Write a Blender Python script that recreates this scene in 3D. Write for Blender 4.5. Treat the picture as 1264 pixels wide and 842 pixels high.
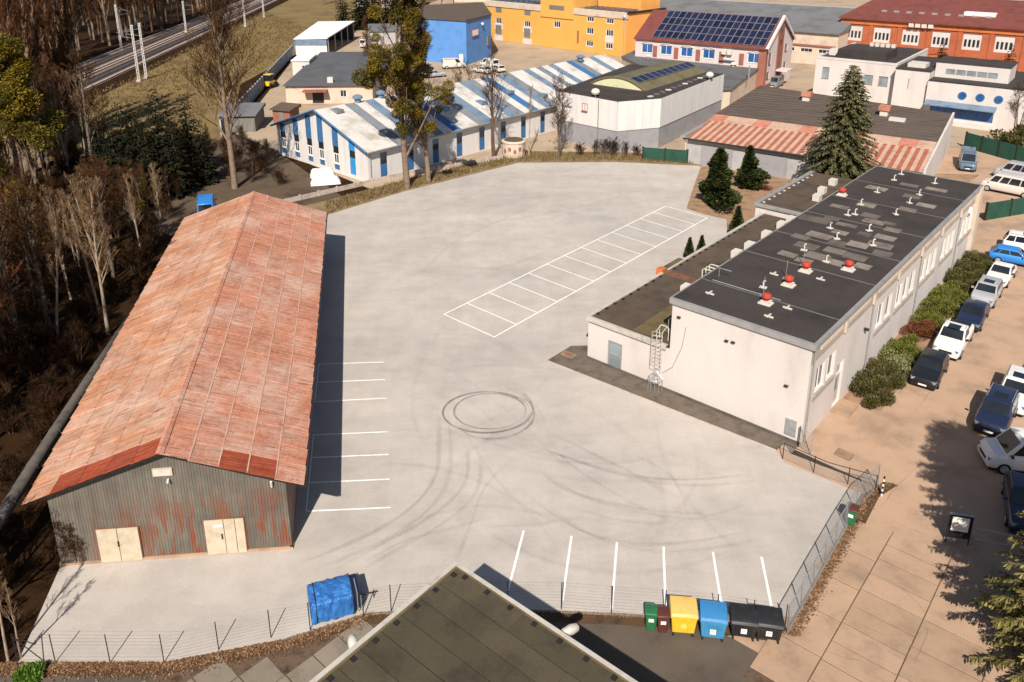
import bpy, math, random, mathutils
from math import sin, cos, pi, radians, sqrt, atan2, hypot
# ------------------------------------------------------------------ camera, sky, sun, exposure
TH = radians(18.0); KS = 32.0; CH = KS*cos(TH); RR = 1056.0; HY = -95.0; CX = 632.0; YC = CH*math.tan(TH)
scn = bpy.context.scene
for o in list(bpy.data.objects): bpy.data.objects.remove(o)
COL = scn.collection
cam = bpy.data.cameras.new('camera'); camo = bpy.data.objects.new('camera', cam); COL.objects.link(camo)
camo.location = (0, 0, CH); camo.rotation_euler = (radians(90)-TH, 0, 0)
cam.sensor_width = 36.0; cam.lens = 36.0*RR*cos(TH)/1264.0
cam.shift_y = -(421.0-(HY+RR*sin(TH)))/1264.0
cam.clip_start = 0.5; cam.clip_end = 4000
scn.camera = camo
SUN_EL = radians(43.0); SUN_AZ = radians(7.4)           # azimuth of the shadows, measured from +Y towards +X
w = bpy.data.worlds.new('World'); scn.world = w; w.use_nodes = True
nt = w.node_tree; bg = nt.nodes['Background']
sky = nt.nodes.new('ShaderNodeTexSky'); sky.sky_type = 'NISHITA'; sky.sun_disc = False
sky.sun_elevation = SUN_EL; sky.sun_rotation = pi+SUN_AZ
nt.links.new(sky.outputs[0], bg.inputs[0]); bg.inputs[1].default_value = 0.062
sl = bpy.data.lights.new('sun', 'SUN'); so = bpy.data.objects.new('sun', sl); COL.objects.link(so)
sl.energy = 5.0; sl.angle = radians(0.5); sl.color = (1.0, 0.93, 0.83)
so.rotation_euler = (pi/2-SUN_EL, 0, -SUN_AZ)           # light travels towards +Y
so.location = (-10, -40, 80)
scn.view_settings.view_transform = 'Standard'; scn.view_settings.look = 'None'
scn.view_settings.gamma = 1.0; scn.view_settings.use_curve_mapping = False
scn.view_settings.exposure = 0.35
scn.cycles.transparent_max_bounces = 64
scn.render.resolution_x = 1024; scn.render.resolution_y = 682
# ------------------------------------------------------------------ helpers
def P(x, y, z=0.0):
    """photo pixel + height above the yard -> world point"""
    t = y-HY; s = (CH-z)/CH
    return (s*KS*(x-CX)/t, s*(KS*RR/t-YC), z)
class MB:
    def __init__(s): s.v = []; s.f = []; s.m = []; s.mi = 0
    def add(s, vs, fs):
        n = len(s.v); s.v.extend(vs)
        for f in fs: s.f.append(tuple(i+n for i in f)); s.m.append(s.mi)
        return s
    def quad(s, a, b, c, d): return s.add([a, b, c, d], [(0, 1, 2, 3)])
    def box(s, x0, x1, y0, y1, z0, z1):
        return s.add([(x0,y0,z0),(x1,y0,z0),(x1,y1,z0),(x0,y1,z0),(x0,y0,z1),(x1,y0,z1),(x1,y1,z1),(x0,y1,z1)],
              [(0,3,2,1),(4,5,6,7),(0,1,5,4),(1,2,6,5),(2,3,7,6),(3,0,4,7)])
    def obox(s, c, sz, rz):
        ca, sa = cos(rz), sin(rz); X, Y, Z = sz[0]/2, sz[1]/2, sz[2]
        vs = []
        for z in (0, Z):
            for x, y in ((-X,-Y),(X,-Y),(X,Y),(-X,Y)): vs.append((c[0]+x*ca-y*sa, c[1]+x*sa+y*ca, c[2]+z))
        return s.add(vs, [(0,3,2,1),(4,5,6,7),(0,1,5,4),(1,2,6,5),(2,3,7,6),(3,0,4,7)])
    def prism(s, poly, z0, z1, bottom=True):
        n = len(poly); zt = z1 if isinstance(z1, (list, tuple)) else [z1]*n
        vs = [(p[0], p[1], z0) for p in poly]+[(p[0], p[1], zt[i]) for i, p in enumerate(poly)]
        fs = [(i, (i+1) % n, n+(i+1) % n, n+i) for i in range(n)]+[tuple(range(n, 2*n))]
        if bottom: fs.append(tuple(range(n-1, -1, -1)))
        return s.add(vs, fs)
    def tube(s, pts, rad, n=6, cap=True):
        if not isinstance(rad, (list, tuple)): rad = [rad]*len(pts)
        vs = []; fs = []; k = len(pts)
        px_, py_, pz_ = 1.0, 0.0, 0.0
        for i in range(k):
            a = pts[max(i-1, 0)]; b = pts[min(i+1, k-1)]
            dx, dy, dz = b[0]-a[0], b[1]-a[1], b[2]-a[2]
            l = sqrt(dx*dx+dy*dy+dz*dz) or 1.0; dx /= l; dy /= l; dz /= l
            if i == 0:
                if abs(dz) < .9: px_, py_, pz_ = -dy, dx, 0.0
                else: px_, py_, pz_ = 1.0, 0.0, 0.0
            d = px_*dx+py_*dy+pz_*dz; ux, uy, uz = px_-d*dx, py_-d*dy, pz_-d*dz
            l = sqrt(ux*ux+uy*uy+uz*uz) or 1.0; ux /= l; uy /= l; uz /= l
            px_, py_, pz_ = ux, uy, uz
            wx, wy, wz = dy*uz-dz*uy, dz*ux-dx*uz, dx*uy-dy*ux
            p = pts[i]; r = rad[i]
            for j in range(n):
                a = 2*pi*j/n; c_, s_ = r*cos(a), r*sin(a)
                vs.append((p[0]+c_*ux+s_*wx, p[1]+c_*uy+s_*wy, p[2]+c_*uz+s_*wz))
        for i in range(k-1):
            for j in range(n):
                j2 = (j+1) % n; fs.append((i*n+j, i*n+j2, (i+1)*n+j2, (i+1)*n+j))
        if cap: fs.append(tuple(range(n-1, -1, -1))); fs.append(tuple(range((k-1)*n, k*n)))
        return s.add(vs, fs)
    def lathe(s, prof, c=(0,0,0), n=12):
        vs = []; fs = []
        for r, z in prof:
            for j in range(n): a = 2*pi*j/n; vs.append((c[0]+r*cos(a), c[1]+r*sin(a), c[2]+z))
        for i in range(len(prof)-1):
            for j in range(n): j2 = (j+1) % n; fs.append((i*n+j, i*n+j2, (i+1)*n+j2, (i+1)*n+j))
        fs.append(tuple(range(n-1, -1, -1))); fs.append(tuple(range((len(prof)-1)*n, len(prof)*n)))
        return s.add(vs, fs)
    def mesh(s, name, mats):
        me = bpy.data.meshes.new(name); me.from_pydata(s.v, [], s.f)
        for m in (mats if isinstance(mats, (list, tuple)) else [mats]): me.materials.append(m)
        if any(s.m): me.polygons.foreach_set('material_index', s.m)
        return me
    def build(s, name, mats, parent=None, smooth=False, loc=None, rz=0.0):
        me = s.mesh(name, mats)
        if smooth: me.polygons.foreach_set('use_smooth', [True]*len(me.polygons))
        return link(name, me, parent, loc, rz)
def link(name, me, parent=None, loc=None, rz=0.0):
    o = bpy.data.objects.new(name, me); COL.objects.link(o)
    if parent is not None: o.parent = parent
    if loc is not None: o.location = loc
    if rz: o.rotation_euler = (0, 0, rz)
    return o
def tag(o, label=None, cat=None, group=None, kind=None):
    if label: o['label'] = label
    if cat: o['category'] = cat
    if group: o['group'] = group
    if kind: o['kind'] = kind
    return o
def thing(name, label, cat, loc=(0,0,0), rz=0.0, group=None):
    return tag(link(name, None, None, loc, rz), label, cat, group)
def copy_tree(o, parent=None):
    c = o.copy(); COL.objects.link(c); c.parent = parent
    for ch in o.children: copy_tree(ch, c)
    return c
def bevel(o, wd=.03, seg=2, ang=35):
    m = o.modifiers.new('bevel', 'BEVEL'); m.width = wd; m.segments = seg; m.limit_method = 'ANGLE'; m.angle_limit = radians(ang)
    return o
def smooth_by(o, ang=40):
    me = o.data
    me.polygons.foreach_set('use_smooth', [True]*len(me.polygons))
    try: me.set_sharp_from_angle(angle=radians(ang))
    except Exception: pass
    return o
# ------------------------------------------------------------------ materials
MATS = {}
def nodes(m):
    m.use_nodes = True; t = m.node_tree
    return t, t.nodes, t.links, t.nodes['Principled BSDF']
def ramp(N, L, src, stops):
    r = N.new('ShaderNodeValToRGB'); e = r.color_ramp.elements
    while len(e) < len(stops): e.new(0.5)
    for i, (p, c) in enumerate(stops):
        e[i].position = p; e[i].color = (c[0], c[1], c[2], 1) if not isinstance(c, (int, float)) else (c, c, c, 1)
    L.new(src, r.inputs[0]); return r.outputs[0]
def mixc(N, L, f, a, b, mode='MIX'):
    m = N.new('ShaderNodeMix'); m.data_type = 'RGBA'; m.blend_type = mode
    if isinstance(f, (int, float)): m.inputs[0].default_value = f
    else: L.new(f, m.inputs[0])
    for k, v in ((6, a), (7, b)):
        if isinstance(v, (tuple, list)): m.inputs[k].default_value = (v[0], v[1], v[2], 1)
        else: L.new(v, m.inputs[k])
    return m.outputs[2]
def math_(N, L, op, a, b=None, c=None):
    m = N.new('ShaderNodeMath'); m.operation = op
    for i, v in enumerate((a, b, c)):
        if v is None: continue
        if isinstance(v, (int, float)): m.inputs[i].default_value = v
        else: L.new(v, m.inputs[i])
    return m.outputs[0]
def coord(N, L, kind='pos', scale=(1,1,1), rot=(0,0,0)):
    if kind == 'pos': c = N.new('ShaderNodeNewGeometry').outputs['Position']
    else: c = N.new('ShaderNodeTexCoord').outputs['Object']
    mp = N.new('ShaderNodeMapping'); mp.inputs['Scale'].default_value = scale; mp.inputs['Rotation'].default_value = rot
    L.new(c, mp.inputs[0]); return mp.outputs[0]
def noise(N, L, vec, scale, detail=4, rough=.6):
    n = N.new('ShaderNodeTexNoise'); n.inputs['Scale'].default_value = scale; n.inputs['Detail'].default_value = detail
    n.inputs['Roughness'].default_value = rough
    L.new(vec, n.inputs['Vector']); return n.outputs['Fac']
def bump(N, L, B, h, strength=.3, dist=.02):
    b = N.new('ShaderNodeBump'); b.inputs['Strength'].default_value = strength; b.inputs['Distance'].default_value = dist
    L.new(h, b.inputs['Height']); L.new(b.outputs[0], B.inputs['Normal'])
def sc(c, k): return tuple(min(1, x*k) for x in c)
def mat(name, c, rough=.8, var=.18, scale=1.5, fine=18.0, c2=None, metal=0.0, spec=.3, bmp=.25, stretch=(1,1,1), objrand=0.0, coat=0.0):
    if name in MATS: return MATS[name]
    m = bpy.data.materials.new(name); t, N, L, B = nodes(m)
    v = coord(N, L, 'pos', stretch)
    n1 = noise(N, L, v, scale, 5, .65); n2 = noise(N, L, v, fine, 3, .6)
    c2 = c2 or sc(c, 1-2*var)
    a = ramp(N, L, n1, [(.3, sc(c, 1+var*.5)), (.5, c), (.72, c2)])
    b = mixc(N, L, 1.0, a, ramp(N, L, n2, [(.25, 1-var*.6), (.75, 1.0)]), 'MULTIPLY')
    if objrand:
        oi = N.new('ShaderNodeObjectInfo')
        b = mixc(N, L, 1.0, b, ramp(N, L, oi.outputs['Random'], [(0, 1-objrand), (1, 1.0)]), 'MULTIPLY')
    L.new(b, B.inputs['Base Color'])
    B.inputs['Roughness'].default_value = rough; B.inputs['Metallic'].default_value = metal
    B.inputs['Specular IOR Level'].default_value = spec
    if coat: B.inputs['Coat Weight'].default_value = coat; B.inputs['Coat Roughness'].default_value = .05
    if bmp: bump(N, L, B, n2, bmp, .02)
    MATS[name] = m; return m
def leafmat(name, cols, rough=.6, trans=.15, spec=.25):
    m = bpy.data.materials.new(name); t, N, L, B = nodes(m)
    g = N.new('ShaderNodeNewGeometry')
    r = ramp(N, L, g.outputs['Random Per Island'], [(i/(len(cols)-1), c) for i, c in enumerate(cols)])
    n = noise(N, L, coord(N, L), .9, 3)
    col = mixc(N, L, 1.0, r, ramp(N, L, n, [(.3, .65), (.7, 1.0)]), 'MULTIPLY')
    L.new(col, B.inputs['Base Color']); B.inputs['Roughness'].default_value = rough; B.inputs['Specular IOR Level'].default_value = spec
    if trans:
        tr = N.new('ShaderNodeBsdfTranslucent'); L.new(col, tr.inputs[0]); mx = N.new('ShaderNodeMixShader'); mx.inputs[0].default_value = trans
        L.new(B.outputs[0], mx.inputs[1]); L.new(tr.outputs[0], mx.inputs[2]); L.new(mx.outputs[0], N['Material Output'].inputs[0])
    MATS[name] = m; return m
def glassmat(name, c, rough=.08):
    m = bpy.data.materials.new(name); t, N, L, B = nodes(m)
    n = noise(N, L, coord(N, L), .6, 2)
    L.new(ramp(N, L, n, [(.35, c), (.7, sc(c, 1.9))]), B.inputs['Base Color'])
    B.inputs['Roughness'].default_value = rough; B.inputs['Specular IOR Level'].default_value = .6
    MATS[name] = m; return m

# yard: pale worn concrete, faint slab joints, drag streaks
def yard_material():
    m = bpy.data.materials.new('yard_concrete'); t, N, L, B = nodes(m)
    v = coord(N, L); vs = coord(N, L, 'pos', (1, .16, 1), (0, 0, radians(50)))
    big = noise(N, L, v, .07, 4, .6); mid = noise(N, L, v, .5, 6, .7); fine = noise(N, L, v, 9, 5, .75); st = noise(N, L, vs, .35, 6, .7)
    vs2 = coord(N, L, 'pos', (.3, 1, 1), (0, 0, radians(-28))); st2 = noise(N, L, vs2, .16, 6, .72)
    a = ramp(N, L, big, [(.3, (.575,.515,.455)), (.52, (.525,.47,.42)), (.72, (.455,.42,.385))])
    a = mixc(N, L, 1.0, a, ramp(N, L, mid, [(.35, 1.0), (.72, .84)]), 'MULTIPLY')
    a = mixc(N, L, 1.0, a, ramp(N, L, st, [(.4, 1.0), (.75, .90)]), 'MULTIPLY')
    a = mixc(N, L, 1.0, a, ramp(N, L, st2, [(.45, 1.0), (.72, .84)]), 'MULTIPLY')
    a = mixc(N, L, 1.0, a, ramp(N, L, fine, [(.25, .86), (.6, 1.0)]), 'MULTIPLY')
    L.new(a, B.inputs['Base Color']); B.inputs['Roughness'].default_value = .9; B.inputs['Specular IOR Level'].default_value = .2
    bump(N, L, B, fine, .25, .02); return m
MATS['yard'] = yard_material()
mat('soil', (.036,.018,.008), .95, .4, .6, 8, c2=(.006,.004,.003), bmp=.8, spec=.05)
mat('brown_earth', (.11,.075,.048), .95, .35, .3, 6, c2=(.05,.034,.022), bmp=.7)
mat('litter_soil', (.10,.058,.03), .95, .35, 1.2, 14, c2=(.05,.03,.017), bmp=.6)
mat('tan_road', (.46,.305,.205), .92, .22, .28, 12, c2=(.285,.195,.135))
mat('tan_slab', (.45,.30,.20), .92, .2, .6, 14, c2=(.31,.21,.145), objrand=.14)
mat('grey_slab', (.26,.215,.165), .92, .18, .9, 14, c2=(.17,.14,.105), objrand=.18)
mat('joint', (.13,.085,.055), .95, .3, 2, 20)
mat('driveway', (.115,.09,.068), .88, .25, .35, 14, c2=(.075,.06,.047), bmp=.4)
mat('gravel_dark', (.15,.12,.095), .95, .3, 1.2, 22, c2=(.085,.066,.05), bmp=.6)
mat('dry_grass', (.21,.145,.055), .95, .3, .10, 3, c2=(.11,.07,.034), bmp=.6)
mat('verge', (.24,.175,.09), .95, .3, .5, 8, c2=(.15,.10,.055), bmp=.6)
mat('bed_soil', (.33,.205,.125), .95, .25, .8, 12, bmp=.5)
mat('far_yard', (.42,.315,.22), .92, .2, .15, 6, c2=(.28,.21,.15))
mat('ballast', (.24,.155,.115), .95, .3, .6, 10, c2=(.13,.085,.065), bmp=.6)
mat('sleeper', (.055,.045,.045), .9, .25, 2, 20)
mat('rail_steel', (.42,.38,.36), .35, .1, 2, 20, metal=.6)
mat('duct', (.50,.41,.35), .85, .2, 1, 10)
mat('white_wall', (.62,.56,.525), .88, .10, .45, 9, c2=(.54,.48,.445), bmp=.1, stretch=(1,1,.35))
mat('cream_wall', (.60,.49,.39), .9, .12, .5, 9, c2=(.46,.36,.27))
mat('pink_wall', (.62,.53,.51), .9, .07, .5, 9)
mat('grey_wall', (.30,.29,.30), .9, .10, .6, 9)
mat('grey_light', (.40,.385,.375), .9, .10, .6, 9)
mat('frieze', (.40,.345,.30), .9, .12, .8, 9)
mat('panel_white', (.68,.645,.62), .7, .07, .4, 6, stretch=(3,3,.3))
mat('bitumen', (.054,.044,.040), .88, .3, .4, 9, c2=(.034,.028,.026))
mat('bitumen_patch', (.27,.225,.19), .9, .25, 1.1, 12, objrand=.55)
mat('bitumen_seam', (.15,.14,.135), .85, .15, 1, 12)
mat('bitumen_brown', (.105,.074,.052), .85, .28, .5, 10, c2=(.06,.046,.036), stretch=(1,1,1))
mat('bitumen_moss', (.145,.105,.05), .9, .28, .9, 10, c2=(.08,.062,.036))
mat('bitumen_olive', (.088,.070,.042), .85, .3, .6, 10, c2=(.052,.040,.028), objrand=.25)
mat('bitumen_grey', (.13,.128,.13), .85, .2, .25, 8)
mat('zinc', (.39,.375,.36), .5, .12, 1.5, 20, metal=.35, spec=.5)
mat('zinc_pale', (.56,.51,.45), .6, .15, 1.5, 20, metal=.15)
mat('rust', (.20,.095,.055), .85, .3, 2, 20, c2=(.10,.05,.03))
mat('seam_pale', (.62,.40,.31), .7, .2, 1.2, 14, c2=(.50,.26,.18))
mat('orange_flash', (.62,.17,.045), .7, .15, 2, 20)
mat('red_vent', (.46,.055,.03), .5, .1, 3, 20, spec=.5)
mat('white_paint', (.80,.77,.74), .6, .06, 2, 20)
mat('line_paint', (.90,.88,.85), .7, .12, 5.0, 40, c2=(.64,.59,.54))
mat('steel_dark', (.05,.045,.042), .5, .2, 4, 20, metal=.5)
mat('steel_grey', (.30,.30,.31), .5, .15, 4, 20, metal=.5)
mat('galv', (.50,.51,.52), .45, .12, 4, 20, metal=.6)
mat('blue_wall', (.11,.27,.60), .8, .10, .5, 8)
mat('blue_panel', (.05,.15,.33), .65, .12, .8, 8)
mat('blue_bright', (.03,.28,.62), .6, .12, .8, 8)
mat('blue_grey', (.17,.23,.31), .7, .2, .8, 8, c2=(.09,.13,.19))
mat('white_sheet', (.62,.59,.55), .6, .2, .35, 6, c2=(.38,.32,.25), stretch=(1,1,1))
mat('slate_sheet', (.21,.225,.25), .7, .2, .8, 8)
mat('yellow_wall', (.72,.37,.085), .88, .06, .25, 6)
mat('orange_wall', (.80,.36,.09), .88, .07, .3, 6)
mat('red_brick', (.42,.12,.055), .9, .2, .6, 24, c2=(.30,.085,.042))
mat('orange_brick', (.56,.165,.055), .9, .14, .6, 24)
mat('brown_brick', (.30,.12,.085), .9, .15, .6, 24)
mat('red_roof', (.175,.052,.043), .8, .2, .5, 9, c2=(.12,.04,.035))
mat('pink_roof', (.54,.22,.15), .8, .22, .9, 10, c2=(.38,.13,.08))
mat('rust_stripe', (.40,.135,.075), .75, .25, .8, 10, c2=(.29,.09,.05))
mat('pale_stripe', (.54,.36,.27), .75, .2, .8, 10, c2=(.42,.23,.15))
mat('dark_grey_roof', (.105,.105,.112), .85, .18, .3, 8, c2=(.075,.075,.08))
mat('slate_roof', (.17,.17,.172), .85, .18, .2, 6)
mat('brown_roof', (.115,.082,.062), .9, .22, .5, 8, c2=(.075,.057,.046), stretch=(.5,2,1))
mat('olive_vault', (.15,.125,.07), .8, .18, .4, 8)
mat('vault_end', (.62,.60,.38), .8, .08, .5, 8)
mat('gate_cream', (.56,.47,.35), .75, .18, 1.2, 14, c2=(.42,.33,.22))
mat('plastic_black', (.012,.012,.014), .45, .2, 4, 20, spec=.5)
mat('rubber', (.015,.015,.016), .8, .2, 4, 20)
mat('fence_green', (.02,.075,.05), .8, .15, 1, 10)
mat('wood_grey', (.20,.185,.165), .9, .2, 1, 10, stretch=(4,4,.6))
mat('pipe_grey', (.13,.11,.095), .8, .3, 1.5, 12, c2=(.06,.05,.042))
mat('ac_white', (.62,.57,.50), .5, .06, 3, 20)
glassmat('glass', (.018,.022,.03)); glassmat('glass_blue', (.02,.07,.20)); glassmat('glass_grey', (.16,.19,.20)); glassmat('car_glass', (.012,.014,.018), .05)
def solar_mat():
    m = bpy.data.materials.new('solar_cell'); t, N, L, B = nodes(m)
    oi = N.new('ShaderNodeObjectInfo'); L.new(ramp(N, L, oi.outputs['Random'], [(0, (.010,.012,.035)), (1, (.02,.024,.06))]), B.inputs['Base Color'])
    B.inputs['Roughness'].default_value = .22; B.inputs['Specular IOR Level'].default_value = .5; return m
MATS['solar'] = solar_mat()
def roofsheet_mat(name, A, Bc, C, R, objrange=(.88, 1.06), stretch=(.22, 4.2, 1), chalk=.6):
    """weathered painted sheet metal: bare streaks, pink-tan primer and rust"""
    m = bpy.data.materials.new(name); t, N, L, B = nodes(m)
    tc = N.new('ShaderNodeTexCoord'); oi = N.new('ShaderNodeObjectInfo')
    off = N.new('ShaderNodeVectorMath'); off.operation = 'MULTIPLY_ADD'
    cb = N.new('ShaderNodeCombineXYZ'); [L.new(oi.outputs['Random'], cb.inputs[i]) for i in range(3)]
    L.new(cb.outputs[0], off.inputs[0]); off.inputs[1].default_value = (93, 57, 31); L.new(tc.outputs['Object'], off.inputs[2])
    mp = N.new('ShaderNodeMapping'); mp.inputs['Scale'].default_value = stretch; L.new(off.outputs[0], mp.inputs[0])
    n1 = noise(N, L, mp.outputs[0], 1.6, 6, .7); n2 = noise(N, L, mp.outputs[0], 5, 5, .75)
    w1 = noise(N, L, coord(N, L), .16, 4, .6)
    a = ramp(N, L, n1, [(.26, A), (.44, Bc), (.62, C)])
    pale = noise(N, L, coord(N, L, 'pos', (1, 1, 1), (0, 0, .2)), .20, 8, .72)
    a = mixc(N, L, ramp(N, L, pale, [(.46, 0.0), (.60, chalk)]), a, (.62,.46,.37))
    rb = noise(N, L, coord(N, L, 'pos', (1.5, .7, 1), (0, 0, .18)), .55, 9, .76)
    a = mixc(N, L, ramp(N, L, rb, [(.50, 0.0), (.62, .5)]), a, sc(R, 1.4))
    a = mixc(N, L, ramp(N, L, n2, [(.53, 0.0), (.66, .9)]), a, R)
    n5 = noise(N, L, off.outputs[0], 1.0, 2, .5)
    mp2 = N.new('ShaderNodeMapping'); mp2.inputs['Scale'].default_value = (.45, 11, 1); L.new(off.outputs[0], mp2.inputs[0])
    n5 = noise(N, L, mp2.outputs[0], 1.3, 6, .72)
    a = mixc(N, L, ramp(N, L, n5, [(.56, 0.0), (.63, .9)]), a, sc(R, .55))
    a = mixc(N, L, ramp(N, L, n5, [(.30, .8), (.40, 0.0)]), a, sc(A, 1.25))
    n4 = noise(N, L, coord(N, L, 'pos', (2.5, .8, 1), (0, 0, .18)), 2.4, 8, .82)
    a = mixc(N, L, ramp(N, L, n4, [(.52, 0.0), (.66, .55 if chalk > .1 else .25)]), a, sc(A, 1.15))
    a = mixc(N, L, 1.0, a, ramp(N, L, oi.outputs['Random'], [(0, objrange[0]), (1, objrange[1])]), 'MULTIPLY')
    L.new(a, B.inputs['Base Color']); B.inputs['Roughness'].default_value = .72; B.inputs['Specular IOR Level'].default_value = .35
    bump(N, L, B, n2, .3, .02); MATS[name] = m; return m
roofsheet_mat('sheet_pink', (.60,.39,.285), (.58,.265,.165), (.50,.17,.095), (.27,.085,.045))
roofsheet_mat('sheet_left', (.54,.37,.275), (.54,.27,.155), (.49,.20,.10), (.23,.08,.042))
roofsheet_mat('sheet_red', (.44,.15,.08), (.36,.07,.025), (.30,.045,.016), (.15,.025,.012), chalk=.05)
def corr_mat():
    m = bpy.data.materials.new('corrugated_wall'); t, N, L, B = nodes(m)
    v = coord(N, L); vv = coord(N, L, 'pos', (2.2, 2.2, .22)); n1 = noise(N, L, v, .5, 5); n2 = noise(N, L, vv, 1.3, 5, .7); n3 = noise(N, L, coord(N, L, 'pos', (3, 3, .5)), 1.1, 4)
    sx = N.new('ShaderNodeSeparateXYZ'); L.new(v, sx.inputs[0])
    a = ramp(N, L, n1, [(.3, (.20,.175,.14)), (.7, (.125,.11,.09))])
    a = mixc(N, L, 1.0, a, ramp(N, L, n2, [(.3, 1.15), (.7, .72)]), 'MULTIPLY')
    zf = ramp(N, L, math_(N, L, 'DIVIDE', sx.outputs[2], 4.5), [(.35, 1.0), (1.0, 0.0)])
    xf = ramp(N, L, math_(N, L, 'DIVIDE', math_(N, L, 'ADD', sx.outputs[0], 23), 12), [(.1, .25), (.5, 1.0)])
    r = math_(N, L, 'MULTIPLY', ramp(N, L, n3, [(.47, 0.0), (.57, .95)]), math_(N, L, 'MULTIPLY', zf, xf))
    a = mixc(N, L, r, a, (.23,.065,.03))
    L.new(a, B.inputs['Base Color']); B.inputs['Roughness'].default_value = .7; B.inputs['Metallic'].default_value = .1; return m
MATS['corrugated'] = corr_mat()
def tarp_mat():
    m = bpy.data.materials.new('blue_tarp'); t, N, L, B = nodes(m)
    v = coord(N, L); n = noise(N, L, v, 1.4, 4); n2 = noise(N, L, coord(N, L, 'pos', (1, 1, .35), (0, .5, .4)), 4, 4, .6)
    L.new(ramp(N, L, n, [(.3, (.05,.22,.55)), (.55, (.03,.15,.44)), (.75, (.02,.095,.32))]), B.inputs['Base Color']); B.inputs['Roughness'].default_value = .38; B.inputs['Specular IOR Level'].default_value = .5
    bump(N, L, B, n2, 1.0, .14); return m
MATS['tarp'] = tarp_mat()
def carpaint(name, c):
    m = bpy.data.materials.new(name); t, N, L, B = nodes(m)
    n = noise(N, L, coord(N, L), 6, 3); L.new(ramp(N, L, n, [(.3, c), (.8, sc(c, .88))]), B.inputs['Base Color'])
    B.inputs['Roughness'].default_value = .35; B.inputs['Coat Weight'].default_value = .35; B.inputs['Coat Roughness'].default_value = .06; MATS[name] = m
for n_, c_ in (('paint_white', (.78,.76,.73)), ('paint_black', (.012,.013,.017)), ('paint_navy', (.015,.022,.055)), ('paint_silver', (.40,.40,.42)), ('paint_blue', (.03,.22,.62)),
               ('paint_greyblue', (.09,.14,.21)), ('paint_grey', (.19,.20,.22)), ('paint_cream', (.66,.60,.54)), ('paint_green', (.02,.16,.06)), ('paint_yellow', (.80,.52,.03)),
               ('paint_binblue', (.035,.24,.48)), ('paint_brown', (.11,.028,.02)), ('paint_orange', (.70,.16,.03)), ('paint_purple', (.07,.03,.09))): carpaint(n_, c_)
for n_, c_, d_ in (('bin_yellow', (.74,.47,.03), (.62,.38,.03)), ('bin_lid_yellow', (.66,.42,.12), (.55,.34,.10)), ('bin_blue', (.05,.25,.46), (.035,.19,.37)), ('bin_lid_blue', (.035,.19,.42), (.03,.15,.33)), ('bin_green', (.022,.14,.055), (.03,.10,.04)), ('bin_brown', (.10,.03,.022), (.075,.025,.02)), ('bin_black', (.016,.016,.018), (.03,.028,.027))): mat(n_, c_, .5, .12, 2.5, 16, c2=d_, spec=.45)
mat('sticker_yellow', (.80,.62,.12), .6, .1, 3, 20)
mat('bark_grey', (.17,.135,.10), .95, .3, 2, 14, c2=(.08,.06,.045), bmp=.8)
mat('bark_pale', (.36,.27,.19), .9, .3, 2, 10, c2=(.20,.15,.11), bmp=.6)
mat('bark_mid', (.24,.17,.12), .95, .3, 2, 12, c2=(.12,.08,.055), bmp=.8)
mat('bark_brown', (.13,.075,.045), .95, .3, 2, 14, c2=(.06,.035,.022), bmp=.8)
leafmat('twig_brown', [(.025,.012,.006), (.06,.028,.012), (.17,.085,.038)], .9, 0, .05)
leafmat('twig_red', [(.045,.019,.009), (.11,.047,.022), (.26,.115,.052)], .9, 0, .05)
leafmat('twig_scrub', [(.012,.006,.003), (.03,.014,.007), (.10,.048,.02)], .9, 0, .05)
leafmat('twig_tan', [(.16,.09,.045), (.26,.16,.085), (.38,.25,.145)], .9, 0, .05)
leafmat('mistletoe', [(.07,.06,.010), (.16,.13,.018), (.28,.215,.028)], .7, .25)
leafmat('mistletoe_gold', [(.15,.115,.012), (.30,.215,.02), (.46,.31,.035)], .7, .25)
leafmat('spruce_needle', [(.03,.038,.014), (.10,.095,.036), (.22,.195,.085)], .7, .1)
leafmat('spruce_near', [(.07,.065,.018), (.22,.185,.05), (.40,.33,.12)], .7, .2)
leafmat('thuja_leaf', [(.02,.035,.010), (.065,.085,.022), (.14,.15,.045)], .7, .1)
leafmat('dark_needle', [(.004,.006,.003), (.010,.014,.006), (.024,.026,.010)], .9, .03, .08)
leafmat('hedge_leaf', [(.06,.075,.012), (.14,.15,.022), (.22,.22,.04)], .65, .15)
leafmat('hedge_dark', [(.05,.05,.014), (.10,.092,.025), (.16,.13,.04)], .65, .15)
leafmat('hedge_pale', [(.14,.15,.05), (.24,.24,.10), (.33,.32,.16)], .65, .15)
leafmat('hedge_red', [(.10,.03,.012), (.17,.055,.02), (.25,.10,.04)], .7, .15)
leafmat('bright_leaf', [(.06,.13,.01), (.11,.22,.02), (.17,.28,.04)], .6, .2)
leafmat('dry_leaf', [(.10,.045,.02), (.21,.105,.05), (.40,.25,.14)], .9, 0)
leafmat('grass_blade', [(.12,.08,.03), (.22,.15,.06), (.32,.22,.10)], .9, .1)
M = MATS
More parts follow.
